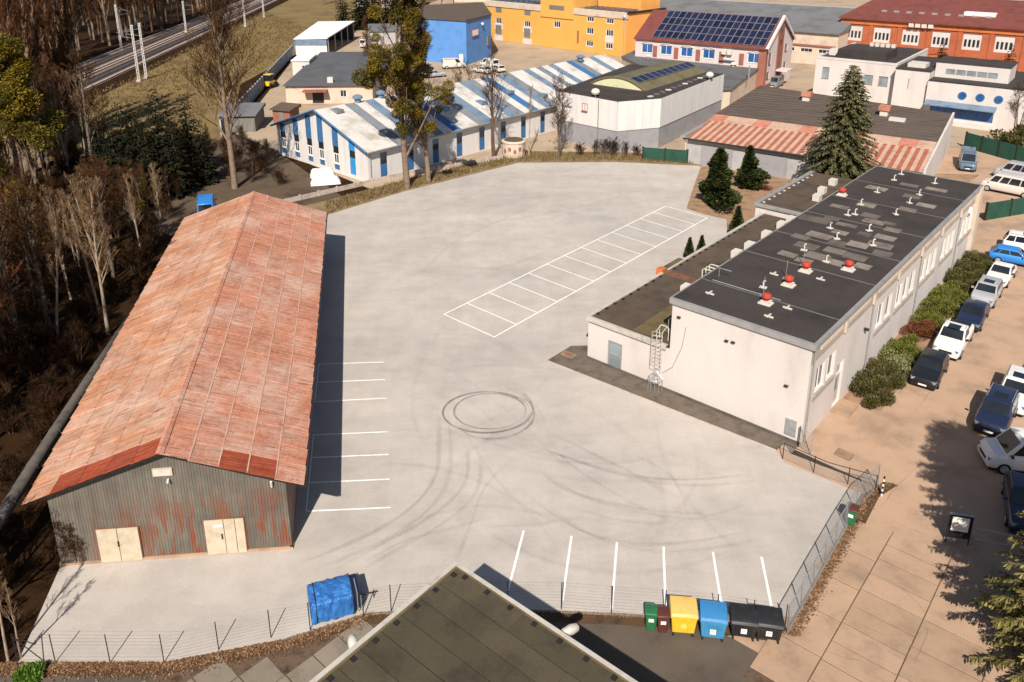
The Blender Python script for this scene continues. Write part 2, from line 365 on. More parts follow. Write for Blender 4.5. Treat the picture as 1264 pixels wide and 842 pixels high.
# ------------------------------------------------------------------ ground and setting
rnd = random.Random(7)
A41 = radians(41); OB = (10.61, 48.71)          # office building: front left corner of the tall block
def LW(x, y, o=OB, a=A41): return (o[0]+x*cos(a)+y*sin(a), o[1]-x*sin(a)+y*cos(a))
def sheet(name, pts, z, m):
    from mathutils.geometry import tessellate_polygon
    tr = tessellate_polygon([[mathutils.Vector((p[0], p[1], 0)) for p in pts]])
    def up(t):
        a, b, c = (pts[i] for i in t); return tuple(t) if (b[0]-a[0])*(c[1]-a[1])-(b[1]-a[1])*(c[0]-a[0]) > 0 else tuple(t)[::-1]
    o = MB().add([(p[0], p[1], z) for p in pts], [up(t) for t in tr]).build(name, M[m])
    return tag(o, kind='structure')
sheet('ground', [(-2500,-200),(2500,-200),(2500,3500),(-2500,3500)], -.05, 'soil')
sheet('ground', [(-42,120),(-52,196),(-56,300),(-20,420),(420,420),(420,90),(62,82),(23,100),(-16,92),(-33.5,111)], -.04, 'far_yard')
sheet('ground', [(-19,89),(-33.4,110.8),(-42,119.5),(-54,112),(-44,84),(-31.6,75.5)], -.036, 'brown_earth')
sheet('grass_bank', [(-72,100),(-93,350),(-30,350),(-52,215),(-54,160),(-42,118),(-50,112)], -.03, 'dry_grass')
road = sheet('road', [LW(9.2,-1.2), LW(9.2,41.5), LW(0,41.5), (50,100), (62,112), (140,112), (140,15), (14,15), P(1000,842)[:2], P(898,784)[:2], P(962,789)[:2], P(985,796)[:2], P(1088,603)[:2], P(966,548)[:2]], -.016, 'tan_road')
sheet('driveway', [(-24,14),(-24,27),P(0,822)[:2],P(205,823)[:2],P(350,795)[:2],P(455,762)[:2],P(600,755)[:2],P(770,762)[:2],P(899,784)[:2],P(1000,842)[:2],(14.2,14)], -.022, 'driveway')
YP = [P(405,265),P(500,236),P(640,201),P(760,200),P(866,205),P(857,230),P(848,258),P(871,265),P(897,271)]
YP = [p[:2] for p in YP]+[LW(-6.62,22), LW(-6.62,2.6), P(705,427)[:2], P(675,445)[:2]]+[P(*q)[:2] for q in ((958,556),(968,571),(1063,609),(1037,662),(970,781),(880,767),(770,758),(600,751),(455,757),(350,790),(205,818),(22,818),(75,698))]+[(-31.8,74)]
yard = sheet('yard', YP, 0.0, 'yard')
sheet('path', [P(705,427)[:2], LW(-6.62,2.6), LW(-6.62,-.02), LW(9.3,-.02), LW(9.3,-1.2), P(968,548)[:2], P(958,556)[:2], P(675,445)[:2]], -.006, 'gravel_dark')
sheet('verge', [(-31.5,74),P(405,265)[:2],P(500,236)[:2],P(640,201)[:2],P(760,200)[:2],P(866,205)[:2],P(862,190)[:2],P(760,188)[:2],P(640,186)[:2],P(500,222)[:2],P(400,248)[:2],(-33,79)], -.02, 'verge')
sheet('path', [P(848,258)[:2],P(857,230)[:2],P(866,205)[:2],LW(4,70),LW(2,41),LW(-6.62,41),LW(-6.62,22),P(897,271)[:2],P(871,265)[:2]], -.012, 'bed_soil')
sheet('path', [P(956,557)[:2],P(968,572)[:2],P(1063,610)[:2],P(1040,660)[:2],P(1100,600)[:2],P(966,540)[:2]], -.019, 'tan_road')
# verge of dead leaves along the wire fences
VERGE = [P(-30,820),P(22,818),P(205,818),P(350,790),P(455,757),P(600,751),P(770,758),P(880,767),P(970,781)]
sheet('verge', [p[:2] for p in VERGE]+[(p[0]+.0, p[1]-.62) for p in reversed(VERGE)], -.010, 'litter_soil')
VR = [P(970,783),P(1037,664),P(1066,610),P(1090,595)]
sheet('verge', [(p[0], p[1]) for p in VR]+[(p[0]+.75, p[1]-.25) for p in reversed(VR)], -.009, 'litter_soil')
# concrete kerb along the yard's foot
def strip(name, pts, wd, h, m, z0=-.03):
    mb = MB()
    for a, b in zip(pts, pts[1:]):
        dx, dy = b[0]-a[0], b[1]-a[1]; l = hypot(dx, dy)
        mb.obox(((a[0]+b[0])/2, (a[1]+b[1])/2, z0), (l-.02, wd, h), atan2(dy, dx))
    return tag(mb.build(name, M[m]), kind='structure')
def subdiv(pts, step):
    out = []
    for a, b in zip(pts, pts[1:]):
        n = max(1, int(hypot(b[0]-a[0], b[1]-a[1])/step))
        out += [(a[0]+(b[0]-a[0])*i/n, a[1]+(b[1]-a[1])*i/n) for i in range(n)]
    return out+[tuple(pts[-1][:2])]
strip('kerb', subdiv([(p[0], p[1]-.04) for p in VERGE[3:]], 1.0), .10, .07, 'grey_slab')
strip('kerb', subdiv([P(675,445),P(958,556)], 1.0), .09, .055, 'duct')
strip('kerb', subdiv([P(970,783),P(1037,664),P(1066,610)], 1.0), .10, .09, 'grey_slab')
strip('kerb', subdiv([P(848,258),P(857,230),P(866,205)], 1.5), .14, .14, 'tan_slab')
# slabs of the pavement on the right, each its own piece
def slab_mesh(lx, ly, h=.06, jit=0):
    b = .012
    mb = MB(); x, y = lx/2, ly/2
    v = [(-x,-y,0),(x,-y,0),(x,y,0),(-x,y,0),(-x,-y,h-b),(x,-y,h-b),(x,y,h-b),(-x,y,h-b),(-x+b,-y+b,h),(x-b,-y+b,h),(x-b,y-b,h),(-x+b,y-b,h)]
    return mb.add(v, [(8,9,10,11),(4,5,9,8),(5,6,10,9),(6,7,11,10),(7,4,8,11),(0,1,5,4),(1,2,6,5),(2,3,7,6),(3,0,4,7)])
pav = sheet('pavement', [LW(a, b, (20.22,35.3), radians(40.4)) for a, b in ((-2.2,-13.5),(8.4,-13.5),(8.4,0.35),(2.8,0.35),(2.8,-.2),(0,-.2),(0,-.65),(-2.2,-.65))], -.012, 'joint')
for x0, wd, ln, off in ((-2.2,2.19,2.45,-.6),(0,2.79,1.29,-.15),(2.8,2.79,1.9,.4),(5.6,2.79,2.5,.5)):
    me = slab_mesh(wd-.035, ln-.035, .03).mesh('slab', M['tan_slab']); y = off
    while y-ln > -13.5:
        p = LW(x0+wd/2, y-ln/2, (20.22,35.3), radians(40.4))
        o = link('slab', me, pav, (p[0], p[1], -.032+rnd.uniform(0, .008)), -radians(40.4)+rnd.uniform(-.006, .006))
        o.rotation_euler = (rnd.uniform(-.003,.003), rnd.uniform(-.003,.003), o.rotation_euler[2]); y -= ln
# slabs bottom left
pv2 = sheet('pavement', [P(205,824)[:2],P(350,797)[:2],P(455,765)[:2],P(560,760)[:2],(-4,20),(-16,20)], -.016, 'joint')
me = slab_mesh(1.36, 1.30, .05).mesh('slab', M['grey_slab'])
def vline(x):
    for a, b in zip(VERGE, VERGE[1:]):
        if a[0] <= x <= b[0]: return a[1]+(b[1]-a[1])*(x-a[0])/(b[0]-a[0])
    return 30
for i in range(-9, 9):
    for j in range(-7, 7):
        p = LW(i*1.43, j*1.36, (-9.76+.05, 27.5), radians(42))
        if p[0] > -4.2 or p[0] < -19 or p[1] > vline(p[0])-1.05 or p[1] < 21.5: continue
        o = link('slab', me, pv2, (p[0], p[1], -.045+rnd.uniform(0, .02)), -radians(42)+rnd.uniform(-.02, .02))
        o.rotation_euler = (rnd.uniform(-.012,.012), rnd.uniform(-.012,.012), o.rotation_euler[2])
# painted parking lines, each its own sheet
def line(a, b, wd, z=.004):
    dx, dy = b[0]-a[0], b[1]-a[1]; l = hypot(dx, dy); nx, ny = -dy/l*wd/2, dx/l*wd/2
    o = MB().quad((a[0]+nx, a[1]+ny, z), (a[0]-nx, a[1]-ny, z), (b[0]-nx, b[1]-ny, z), (b[0]+nx, b[1]+ny, z)).build('parking_line', M['line_paint'])
    return tag(o, kind='structure')
la, lb = (P(548,388), P(822,254.4)), (P(610,416), P(873,269))
line(la[0], la[1], .11); line(lb[0], lb[1], .11)
for i in range(14):
    f = i/13.0
    a = [la[0][k]+(la[1][k]-la[0][k])*f for k in (0, 1)]; b = [lb[0][k]+(lb[1][k]-lb[0][k])*f for k in (0, 1)]
    line(a, b, .10, .007)
for a, b in (((393,449.5),(474,447)),((391,472),(475,468.5)),((389,496),(477,491.5)),((386,537),(479,533)),((384,565),(480,561)),((381,596),(481,591.5)),((379,631),(482,626.5))):
    line(P(*a), P(*b), .10)
line(P(387,536), P(378,631), .07, .007); line(P(393.5,449), P(389,496), .07, .007)
for a, b in (((646.5,655),(627,729)),((705.5,661.5),(694,742)),((761.5,669.5),(755,752)),((819,675),(822,757)),((880,681.5),(893,762)),((940,687.5),(957,772))):
    line(P(*a), P(*b), .115)
# tyre marks on the concrete
def tyre_mat():
    m = bpy.data.materials.new('tyre_rubber_mark'); t, N, L, B = nodes(m)
    n = noise(N, L, coord(N, L), 1.1, 5, .7); n2 = noise(N, L, coord(N, L), 12, 4, .7)
    at = N.new('ShaderNodeAttribute'); at.attribute_name = 'strength'
    B.inputs['Base Color'].default_value = (.07,.062,.055,1); B.inputs['Roughness'].default_value = .9
    a = math_(N, L, 'MULTIPLY', at.outputs['Fac'], math_(N, L, 'MULTIPLY', ramp(N, L, n, [(.25, .35), (.65, 1.0)]), ramp(N, L, n2, [(.3, .35), (.7, 1.0)])))
    L.new(a, B.inputs['Alpha']); return m
M['tyre'] = tyre_mat()
def spline(pts, n=8):
    out = []
    q = [pts[0]]+list(pts)+[pts[-1]]
    for i in range(1, len(q)-2):
        for k in range(n):
            t = k/n; a, b, c, d = q[i-1], q[i], q[i+1], q[i+2]
            out.append(tuple(.5*((2*b[j])+(-a[j]+c[j])*t+(2*a[j]-5*b[j]+4*c[j]-d[j])*t*t+(-a[j]+3*b[j]-3*c[j]+d[j])*t**3) for j in (0, 1)))
    out.append(tuple(pts[-1][:2])); return out
MK = [0]
def mark(pts, wd, s, fade=True):
    MK[0] += 1; z = .010+MK[0]*.0006; mb = MB(); n = len(pts); st = []
    prof = ((-.5, 0), (-.22, .75), (0, 1), (.22, .75), (.5, 0)); r7 = random.Random(MK[0])
    for i, p in enumerate(pts):
        a, b = pts[max(0, i-1)], pts[min(n-1, i+1)]; dx, dy = b[0]-a[0], b[1]-a[1]; l = hypot(dx, dy) or 1; nx, ny = -dy/l, dx/l
        e = min(1, 6*min(i, n-1-i)/n) if fade else 1
        e *= .75+.25*sin(i*.37+MK[0])*cos(i*.11+1.7*MK[0]); w2 = wd*(1+.25*sin(i*.23+MK[0]*2.1))
        for o_, k in prof: mb.v.append((p[0]+nx*w2*o_, p[1]+ny*w2*o_, z)); st.append(s*k*e)
    for i in range(n-1):
        for j in range(4): mb.f.append((i*5+j, i*5+j+1, i*5+6+j, i*5+5+j)); mb.m.append(0)
    o = mb.build('tyre_mark', M['tyre']); at = o.data.attributes.new('strength', 'FLOAT', 'POINT'); at.data.foreach_set('value', st)
    return tag(o, kind='structure')
def ring(c, rx, ry, a0, a1, wd, s):
    n = 70; mark([(c[0]+rx*cos(a0+(a1-a0)*i/n), c[1]+ry*sin(a0+(a1-a0)*i/n)) for i in range(n+1)], wd, s)
c0 = P(601,508)
ring((c0[0]-.02, c0[1]), 2.85, 2.35, 0, 2*pi*1.02, .22, 1.0); ring((c0[0]+.2, c0[1]+.1), 2.35, 2.05, -.5, 5.6, .18, .95)
ring((c0[0]+.35, c0[1]-.2), 2.75, 2.75, -2.0, .9, .2, .7); ring((c0[0]+.8, c0[1]+.35), 2.2, 2.6, -1.2, 1.0, .2, .55); ring((c0[0]+.5, c0[1]-.5), 2.5, 2.6, 3.3, 5.6, .2, .35)
TR = [([(540,500),(542,545),(538,585),(515,620),(470,652),(410,680),(365,697)], .26, .33), ([(576,548),(577,585),(560,615),(520,645),(470,672),(410,706)], .24, .30),
      ([(655,548),(700,565),(750,580),(800,590),(860,592),(930,585)], .26, .28), ([(665,580),(700,605),(760,622),(820,632),(880,634)], .26, .22), ([(650,610),(690,640),(730,660),(790,672),(860,668),(930,655)], .22, .25),
      ([(680,535),(730,560),(790,590),(830,615)], .22, .18), ([(600,640),(560,652),(500,668),(440,700)], .22, .2), ([(640,560),(600,600),(580,650),(560,700)], .22, .16), ([(560,380),(520,450),(510,510),(530,560)], .3, .10),
      ([(470,430),(560,460),(640,520),(700,580)], .3, .10), ([(780,560),(830,590),(850,640)], .2, .15), ([(600,650),(660,648),(720,640),(800,655)], .3, .14), ([(700,300),(620,330),(540,330),(470,360)], .35, .13),
      ([(820,225),(740,250),(640,270),(520,285)], .4, .13), ([(690,240),(640,262),(560,300),(520,340)], .35, .12), ([(640,215),(560,250),(480,270)], .4, .12), ([(480,660),(520,640),(600,625),(700,640)], .3, .12), ([(930,620),(860,640),(780,645),(700,625)], .22, .15),
      ([(560,500),(590,560),(640,620),(700,650)], .2, .14), ([(610,470),(660,500),(690,560),(760,610),(840,650)], .2, .15)]
for pts, wd, s in TR: mark(spline([P(*p)[:2] for p in pts]), wd*1.35, s*.95)
for pts, wd, s in TR[:6]: mark([(x+.75, y-.5) for x, y in spline([P(*p)[:2] for p in pts])], wd*1.3, s*.65)
r5 = random.Random(12)
for k in range(60):      # many faint older passes
    x, y = r5.uniform(-9, 14), r5.uniform(32, 60); a = r5.uniform(0, 6.28); c = r5.uniform(-.09, .09); pts = []
    for i in range(26): pts.append((x, y)); x += cos(a)*.6; y += sin(a)*.6; a += c
    if all(-9 < q[0] < 17 and q[1] > 31.2 and (q[0]-5)*.76+(q[1]-52.7)*-.0 < 20 and (q[0]*.66+q[1]*.755) < 42.5 for q in pts): mark(pts, r5.uniform(.3,.9), r5.uniform(.06,.14))
def crack(pts, wd=.035, s=.9):
    r6 = random.Random(len(pts)*7+int(pts[0][0])); out = []
    for a, b in zip(pts, pts[1:]):
        for k in range(8): t = k/8; out.append((a[0]+(b[0]-a[0])*t+r6.gauss(0,.02), a[1]+(b[1]-a[1])*t+r6.gauss(0,.02)))
    o = mark(out, wd, s); o.name = 'crack'
for pts in (((1076,708),(1108,722),(1130,742),(1146,762)),((1010,801),(1040,812),(1070,818)),((1130,820),(1150,770)),((1060,770),(1100,790)),((1095,640),(1120,652),(1150,664)),((1085,630),(1108,600),(1150,560),(1190,510)),((1030,480),(1080,500),(1120,490)),((1190,420),(1160,470),(1120,520)),((1220,400),(1180,440)),((1140,690),(1160,700)),((1040,520),(1090,530),(1130,560))): crack([P(*q)[:2] for q in pts])
# ------------------------------------------------------------------ railway
RD = radians(-4.7)
def RW(x, y): return (-78.5+x*cos(RD)+y*sin(RD), 110-x*sin(RD)+y*cos(RD))
bedp = [RW(*q) for q in ((-13.5,-10),(.8,-10),(.8,260),(-13.5,260))]
sheet('ballast_bed', bedp, -.008, 'ballast')
for tx in (-2.4, -9.6):
    tr = tag(link('railway_track', None), kind='structure')
    for sgn in (-.75, .75):
        a, b = RW(tx+sgn, -10), RW(tx+sgn, 258); MB().obox(((a[0]+b[0])/2, (a[1]+b[1])/2, .22), (268, .16, .16), atan2(b[1]-a[1], b[0]-a[0])).build('rail', M['rail_steel'], tr)
    mb = MB()
    for i in range(420):
        p = RW(tx, -9.6+i*.64); mb.obox((p[0], p[1], .04), (2.6, .34, .18), -RD)
    tag(mb.build('sleepers', M['sleeper'], tr), kind='stuff')
for tx in (.35, -5.3, -6.6, -13.0):
    a, b = RW(tx, -10), RW(tx, 258); tag(MB().obox(((a[0]+b[0])/2, (a[1]+b[1])/2, -.02), (268, .40, .3), atan2(b[1]-a[1], b[0]-a[0])).build('cable_duct', M['duct']), kind='structure')
def mast(p, hgt, label, arm=1):
    t = thing('catenary_mast', label, 'railway mast', (p[0], p[1], 0), 0, 'railway masts')
    mb = MB()
    for sx, sy in ((-.2,-.16),(.2,-.16),(.2,.16),(-.2,.16)): mb.tube([(sx,sy,0),(sx*.7,sy*.7,hgt)], .055, 4)
    n = int(hgt/.7)
    for i in range(n):
        z = i*hgt/n; z2 = (i+1)*hgt/n; s = 1 if i % 2 else -1
        for sy in (-.16,.16): mb.tube([(-.2*s,sy,z),(.2*s,sy,z2)], .025, 3)
        for sx in (-.2,.2): mb.tube([(sx,-.16*s,z),(sx,.16*s,z2)], .025, 3)
    mb.build('lattice_pole', M['white_paint'], t)
    MB().box(-.4,.4,-.4,.4,-.05,.4).build('footing', M['duct'], t)
    MB().tube([(0,0,hgt-1.2),(-3.2*arm,0,hgt-1.5)], .04, 5).tube([(0,0,hgt-.3),(-2.6*arm,0,hgt-1.45)], .02, 4).tube([(0,0,hgt-2.6),(-3.0*arm,0,hgt-2.2)], .03, 5).build('bracket_arm', M['steel_grey'], t)
mast(P(172,101), 11.3, 'white lattice railway mast beside the track, left one of the close pair'); mast(P(181,97), 11.3, 'white lattice railway mast beside the track, right one of the close pair')
mast(P(150,60), 11, 'lattice railway mast on the wooded side of the tracks', -1); mast(P(303,33), 8, 'thin railway mast beside the track near the white roofed shelter')
mast(P(326,22), 8, 'stout pale railway mast on the grass bank above the white roofed shelter'); mast(P(230,40), 9, 'lattice railway mast standing on the far side of both tracks', -1)
def blades(name, poly, n, hmin, hmax, wd, m, seed, zb=-.03):
    r = random.Random(seed); mb = MB()
    xs = [p[0] for p in poly]; ys = [p[1] for p in poly]
    def inside(x, y):
        c = False; k = len(poly); j = k-1
        for i in range(k):
            if (poly[i][1] > y) != (poly[j][1] > y) and x < (poly[j][0]-poly[i][0])*(y-poly[i][1])/(poly[j][1]-poly[i][1])+poly[i][0]: c = not c
            j = i
        return c
    while n:
        x, y = r.uniform(min(xs), max(xs)), r.uniform(min(ys), max(ys))
        if not inside(x, y): continue
        n -= 1
        for _ in range(3):
            a = r.uniform(0, 2*pi); h_ = r.uniform(hmin, hmax); k = wd*r.uniform(.6, 1.4); x1, y1 = x+r.uniform(-.2,.2), y+r.uniform(-.2,.2)
            mb.add([(x1-k*cos(a), y1-k*sin(a), zb), (x1+k*cos(a), y1+k*sin(a), zb), (x1+r.uniform(-.3,.3)*h_, y1+r.uniform(-.3,.3)*h_, h_)], [(0,1,2)])
    return mb.build(name, M[m])
tag(blades('dry_grass', [P(400,250)[:2],P(405,263)[:2],P(500,234)[:2],P(640,199)[:2],P(760,198)[:2],P(858,203)[:2],P(858,195)[:2],P(760,190)[:2],P(640,188)[:2],P(500,222)[:2]], 2600, .12, .5, .05, 'grass_blade', 3), 'dry straw grass on the strip between the pale yard and the striped hall', 'grass', kind='stuff')
tag(blades('dry_grass', [(-76,122),(-90,300),(-56,240),(-54,165),(-50,122)], 6000, .15, .5, .10, 'grass_blade', 4), 'tan dry grass on the bank beside the railway', 'grass', kind='stuff')
# dead leaves lying along the fences
def litter(name, path, wd, n, label, seed, side, sz=.05):
    r = random.Random(seed); mb = MB(); ln = [hypot(b[0]-a[0], b[1]-a[1]) for a, b in zip(path, path[1:])]
    for _ in range(n):
        k = r.choices(range(len(ln)), ln)[0]; f = r.random(); a, b = path[k], path[k+1]
        d = abs(r.gauss(0, .5))*wd; x = a[0]+(b[0]-a[0])*f+side[0]*d+r.gauss(0, .05); y = a[1]+(b[1]-a[1])*f+side[1]*d; z = r.uniform(0.0, .05)
        s = sz*r.uniform(.5, 1.5); an = r.uniform(0, 2*pi); t = r.uniform(-.03, .03)
        mb.quad((x+s*cos(an), y+s*sin(an), z+t), (x-s*.6*sin(an), y+s*.6*cos(an), z), (x-s*cos(an), y-s*sin(an), z-t+.01), (x+s*.6*sin(an), y-s*.6*cos(an), z+.02))
    return tag(mb.build(name, M['dry_leaf']), label, 'leaves', kind='stuff')
litter('dead_leaves', VERGE[:5], .62, 9000, 'brown dead leaves drifted along the foot of the wire fence', 5, (0, -1), .045)
litter('dead_leaves', VERGE[4:], .25, 1200, 'scattered dead leaves on the kerb behind the waste bins', 6, (0, -1), .04)
litter('dead_leaves', [(p[0]+.1, p[1]-.05) for p in VR], .42, 4200, 'orange dead leaves along the mesh fence by the slab pavement', 8, (.95, -.3), .048)
# ------------------------------------------------------------------ building helpers
WC = {}
def win(par, o, d, a0, a1, b0, b1, dep=.14, cols=2, rows=1, fm='white_paint', gm='glass', fw=.07, name='window', sill=True, zo=0.0):
    wd, hh = round(a1-a0, 3), round(b1-b0, 3); key = (wd, hh, dep, cols, rows, fm, gm, fw, sill)
    if key not in WC:
        mb = MB(); y0, y1 = dep-.07, dep-.01
        mb.box(0, fw, y0, y1, 0, hh); mb.box(wd-fw, wd, y0, y1, 0, hh); mb.box(fw, wd-fw, y0, y1, 0, fw); mb.box(fw, wd-fw, y0, y1, hh-fw, hh)
        for i in range(1, cols): x = fw+(wd-2*fw)*i/cols; mb.box(x-fw*.35, x+fw*.35, y0+.005, y1-.002, fw, hh-fw)
        for i in range(1, rows): z = fw+(hh-2*fw)*i/rows; mb.box(fw, wd-fw, y0+.012, y1-.004, z-fw*.3, z+fw*.3)
        if sill: mb.box(-.05, wd+.05, -.06, y0, -.05, .0)
        WC[key] = (mb.mesh('window', M[fm]), MB().quad((fw*.5, dep-.025, fw*.5), (wd-fw*.5, dep-.025, fw*.5), (wd-fw*.5, dep-.025, hh-fw*.5), (fw*.5, dep-.025, hh-fw*.5)).mesh('pane', M[gm]))
    f = link(name, WC[key][0], par, (o[0]+d[0]*a0, o[1]+d[1]*a0, b0+zo), atan2(d[1], d[0])); link('pane', WC[key][1], f); return f
def facade(mb, o, d, Ln, z0, z1, ops=(), dep=.14, top=None):
    """wall from o along d; outward is to the right of d; real openings with reveals; top(a) gives a raking top edge"""
    nx, ny = -d[1], d[0]
    def pt(a, b, i=0.0): return (o[0]+d[0]*a+nx*i, o[1]+d[1]*a+ny*i, b)
    xs = sorted({0.0, Ln, *[q for w_ in ops for q in w_[:2]]}); zs = sorted({z0, z1, *[q for w_ in ops for q in w_[2:4]]})
    for x0, x1 in zip(xs, xs[1:]):
        for k, (b0, b1) in enumerate(zip(zs, zs[1:])):
            cx, cz = (x0+x1)/2, (b0+b1)/2
            if any(w_[0] < cx < w_[1] and w_[2] < cz < w_[3] for w_ in ops): continue
            mb.quad(pt(x0, b0), pt(x1, b0), pt(x1, b1), pt(x0, b1))
    for w_ in ops:
        a0, a1, b0, b1 = w_[:4]
        mb.quad(pt(a0,b0), pt(a0,b1), pt(a0,b1,dep), pt(a0,b0,dep)); mb.quad(pt(a1,b1), pt(a1,b0), pt(a1,b0,dep), pt(a1,b1,dep))
        mb.quad(pt(a1,b0), pt(a0,b0), pt(a0,b0,dep), pt(a1,b0,dep)); mb.quad(pt(a0,b1), pt(a1,b1), pt(a1,b1,dep), pt(a0,b1,dep))
        mb.quad(pt(a0,b0,dep), pt(a1,b0,dep), pt(a1,b1,dep), pt(a0,b1,dep))
    if top:   # gable above z1
        mb.add([pt(0, z1), pt(Ln, z1), pt(*top)], [(0,1,2)])
    return mb
FR, RT, BK, LF = (1,0), (0,1), (-1,0), (0,-1)
def solar_panel(par, p, ux, uy, wd, hh, name='solar_panel'):
    """panel centred at p, ux/uy unit axes in its plane"""
    n = (ux[1]*uy[2]-ux[2]*uy[1], ux[2]*uy[0]-ux[0]*uy[2], ux[0]*uy[1]-ux[1]*uy[0])
    def q(a, b, c): return tuple(p[i]+ux[i]*a+uy[i]*b+n[i]*c for i in range(3))
    mb = MB(); X, Y = wd/2, hh/2
    mb.add([q(-X,-Y,0),q(X,-Y,0),q(X,Y,0),q(-X,Y,0),q(-X,-Y,.05),q(X,-Y,.05),q(X,Y,.05),q(-X,Y,.05)], [(0,3,2,1),(4,5,6,7),(0,1,5,4),(1,2,6,5),(2,3,7,6),(3,0,4,7)])
    f = mb.build(name, M['zinc'], par); b = .045
    MB().quad(q(-X+b,-Y+b,.056), q(X-b,-Y+b,.056), q(X-b,Y-b,.056), q(-X+b,Y-b,.056)).build('cell_sheet', M['solar'], f); return f
# ------------------------------------------------------------------ rusty shed
def shed():
    R_ = thing('rusty_shed', 'long corrugated metal shed with a rusty pink sheet roof and cream double gates', 'shed', (-22.45, 32.73, 0))
    a = (11.2, 1.16); La = hypot(*a); a = (a[0]/La, a[1]/La); b = (-7.57, 40.1); Lb = hypot(*b); b = (b[0]/Lb, b[1]/Lb)
    Wd, Ln, EZ, RZ = La, 39.6, 4.05, 6.35
    def pt(x, y, z): return (a[0]*x+b[0]*y, a[1]*x+b[1]*y, z)
    def rz(x, off=0): return EZ+.35+(RZ-EZ-.35)*(1-abs(x-Wd/2)/(Wd/2))-off
    # corrugated walls
    mb = MB(); N_ = int(Wd/.036); row = []
    for i in range(N_+1):
        x = Wd*i/N_; y = .03*(1 if (i//2) % 2 else 0); zt = rz(x, .02)
        row.append((pt(x, y, .12), pt(x, y, 2.6), pt(x, y-.012, 2.6), pt(x, y-.012, zt)))
    for p, q in zip(row, row[1:]):
        mb.quad(p[0], q[0], q[1], p[1]); mb.quad(p[2], q[2], q[3], p[3])
    for xw, sg in ((Wd, 1), (0, -1)):
        n = int(Ln/.09)
        for i in range(n):
            y0, y1 = Ln*i/n, Ln*(i+1)/n; k0 = .03*((i//2) % 2); k1 = .03*(((i+1)//2) % 2)
            q = [pt(xw+sg*k0, y0, .1), pt(xw+sg*k1, y1, .1), pt(xw+sg*k1, y1, rz(xw)), pt(xw+sg*k0, y0, rz(xw))]
            mb.quad(*(q if sg > 0 else q[::-1]))
    mb.add([pt(0,Ln,0), pt(Wd,Ln,0), pt(Wd,Ln,rz(Wd)), pt(Wd/2,Ln,RZ), pt(0,Ln,rz(0))], [(4,3,2,1,0)])
    mb.build('wall', M['corrugated'], R_)
    mb = MB()
    mb.add([pt(-.06,-.06,-.02), pt(Wd+.06,-.06,-.02), pt(Wd+.06,-.06,.14), pt(-.06,-.06,.14), pt(-.06,.1,.14), pt(Wd+.06,.1,.14)], [(0,1,2,3),(3,2,5,4)])
    mb.add([pt(Wd+.06,-.06,-.02), pt(Wd+.06,Ln,-.02), pt(Wd+.06,Ln,.14), pt(Wd+.06,-.06,.14), pt(Wd-.1,Ln,.14), pt(Wd-.1,-.06,.14)], [(0,1,2,3),(3,2,4,5)]); mb.build('plinth', M['tan_slab'], R_)
    # gates on the front
    def gate(x0, x1, h, splits, lab):
        g = MB(); g.add([pt(x0-.03,-.05,.0), pt(x1+.03,-.05,.0), pt(x1+.03,-.05,h+.03), pt(x0-.03,-.05,h+.03), pt(x0-.03,.05,0), pt(x1+.03,.05,0), pt(x1+.03,.05,h+.03), pt(x0-.03,.05,h+.03)], [(0,1,2,3),(4,7,6,5),(0,3,7,4),(1,5,6,2),(3,2,6,7)])
        go = g.build('gate', M['rust'], R_)
        es = [x0]+splits+[x1]
        for u, v in zip(es, es[1:]):
            l = MB(); u += .015; v -= .015
            l.add([pt(u,-.10,.06), pt(v,-.10,.06), pt(v,-.10,h), pt(u,-.10,h), pt(u,-.051,.06), pt(v,-.051,.06), pt(v,-.051,h), pt(u,-.051,h)], [(0,1,2,3),(0,3,7,4),(1,5,6,2),(3,2,6,7),(0,4,5,1)])
            lf = l.build('leaf', M['gate_cream'], go)
            for zz in (.35, 1.0, h-.35):
                l = MB(); l.add([pt(u+.05,-.125,zz), pt(v-.05,-.125,zz), pt(v-.05,-.125,zz+.05), pt(u+.05,-.125,zz+.05), pt(u+.05,-.101,zz), pt(v-.05,-.101,zz), pt(v-.05,-.101,zz+.05), pt(u+.05,-.101,zz+.05)], [(0,1,2,3),(3,2,6,7),(0,4,5,1)]); 
        MB().obox(pt((es[0]+es[1])/2+.35 if len(es) > 3 else splits[0], -.13, 1.0), (.06,.05,.3), 0).build('handle', M['steel_dark'], go)
    gate(1.95, 3.95, 2.02, [2.93], ''); gate(7.1, 9.05, 2.12, [8.05, 8.6], '')
    d = MB(); d.add([pt(7.55,-.112,1.72), pt(8.0,-.112,1.72), pt(8.0,-.112,1.86), pt(7.55,-.112,1.86)], [(0,1,2,3)]); d.build('notice', M['white_paint'], R_)
    v = MB(); v.add([pt(5.05,-.08,4.9), pt(5.98,-.08,4.9), pt(5.98,-.08,5.32), pt(5.05,-.08,5.32), pt(5.05,.02,4.9), pt(5.98,.02,4.9), pt(5.98,.02,5.32), pt(5.05,.02,5.32)], [(0,1,2,3),(0,3,7,4),(1,5,6,2),(3,2,6,7),(0,4,5,1)]); vo = v.build('vent_frame', M['gate_cream'], R_)
    v = MB()
    for i in range(4): v.add([pt(5.12,-.10,4.96+i*.08), pt(5.91,-.10,4.96+i*.08), pt(5.91,-.082,5.02+i*.08), pt(5.12,-.082,5.02+i*.08)], [(0,1,2,3)])
    v.build('louvre', M['zinc_pale'], vo)
    MB().tube([pt(5.75,-.1,4.72), pt(5.75,-.3,4.66)], .05, 6).build('lamp', M['white_paint'], R_); MB().tube([pt(10.6,-.12,3.9), pt(10.6,-.25,4.3)], .05, 6).build('lamp', M['white_paint'], R_)
    # roof
    ov = .92; y0, y1 = -.45, Ln+.3
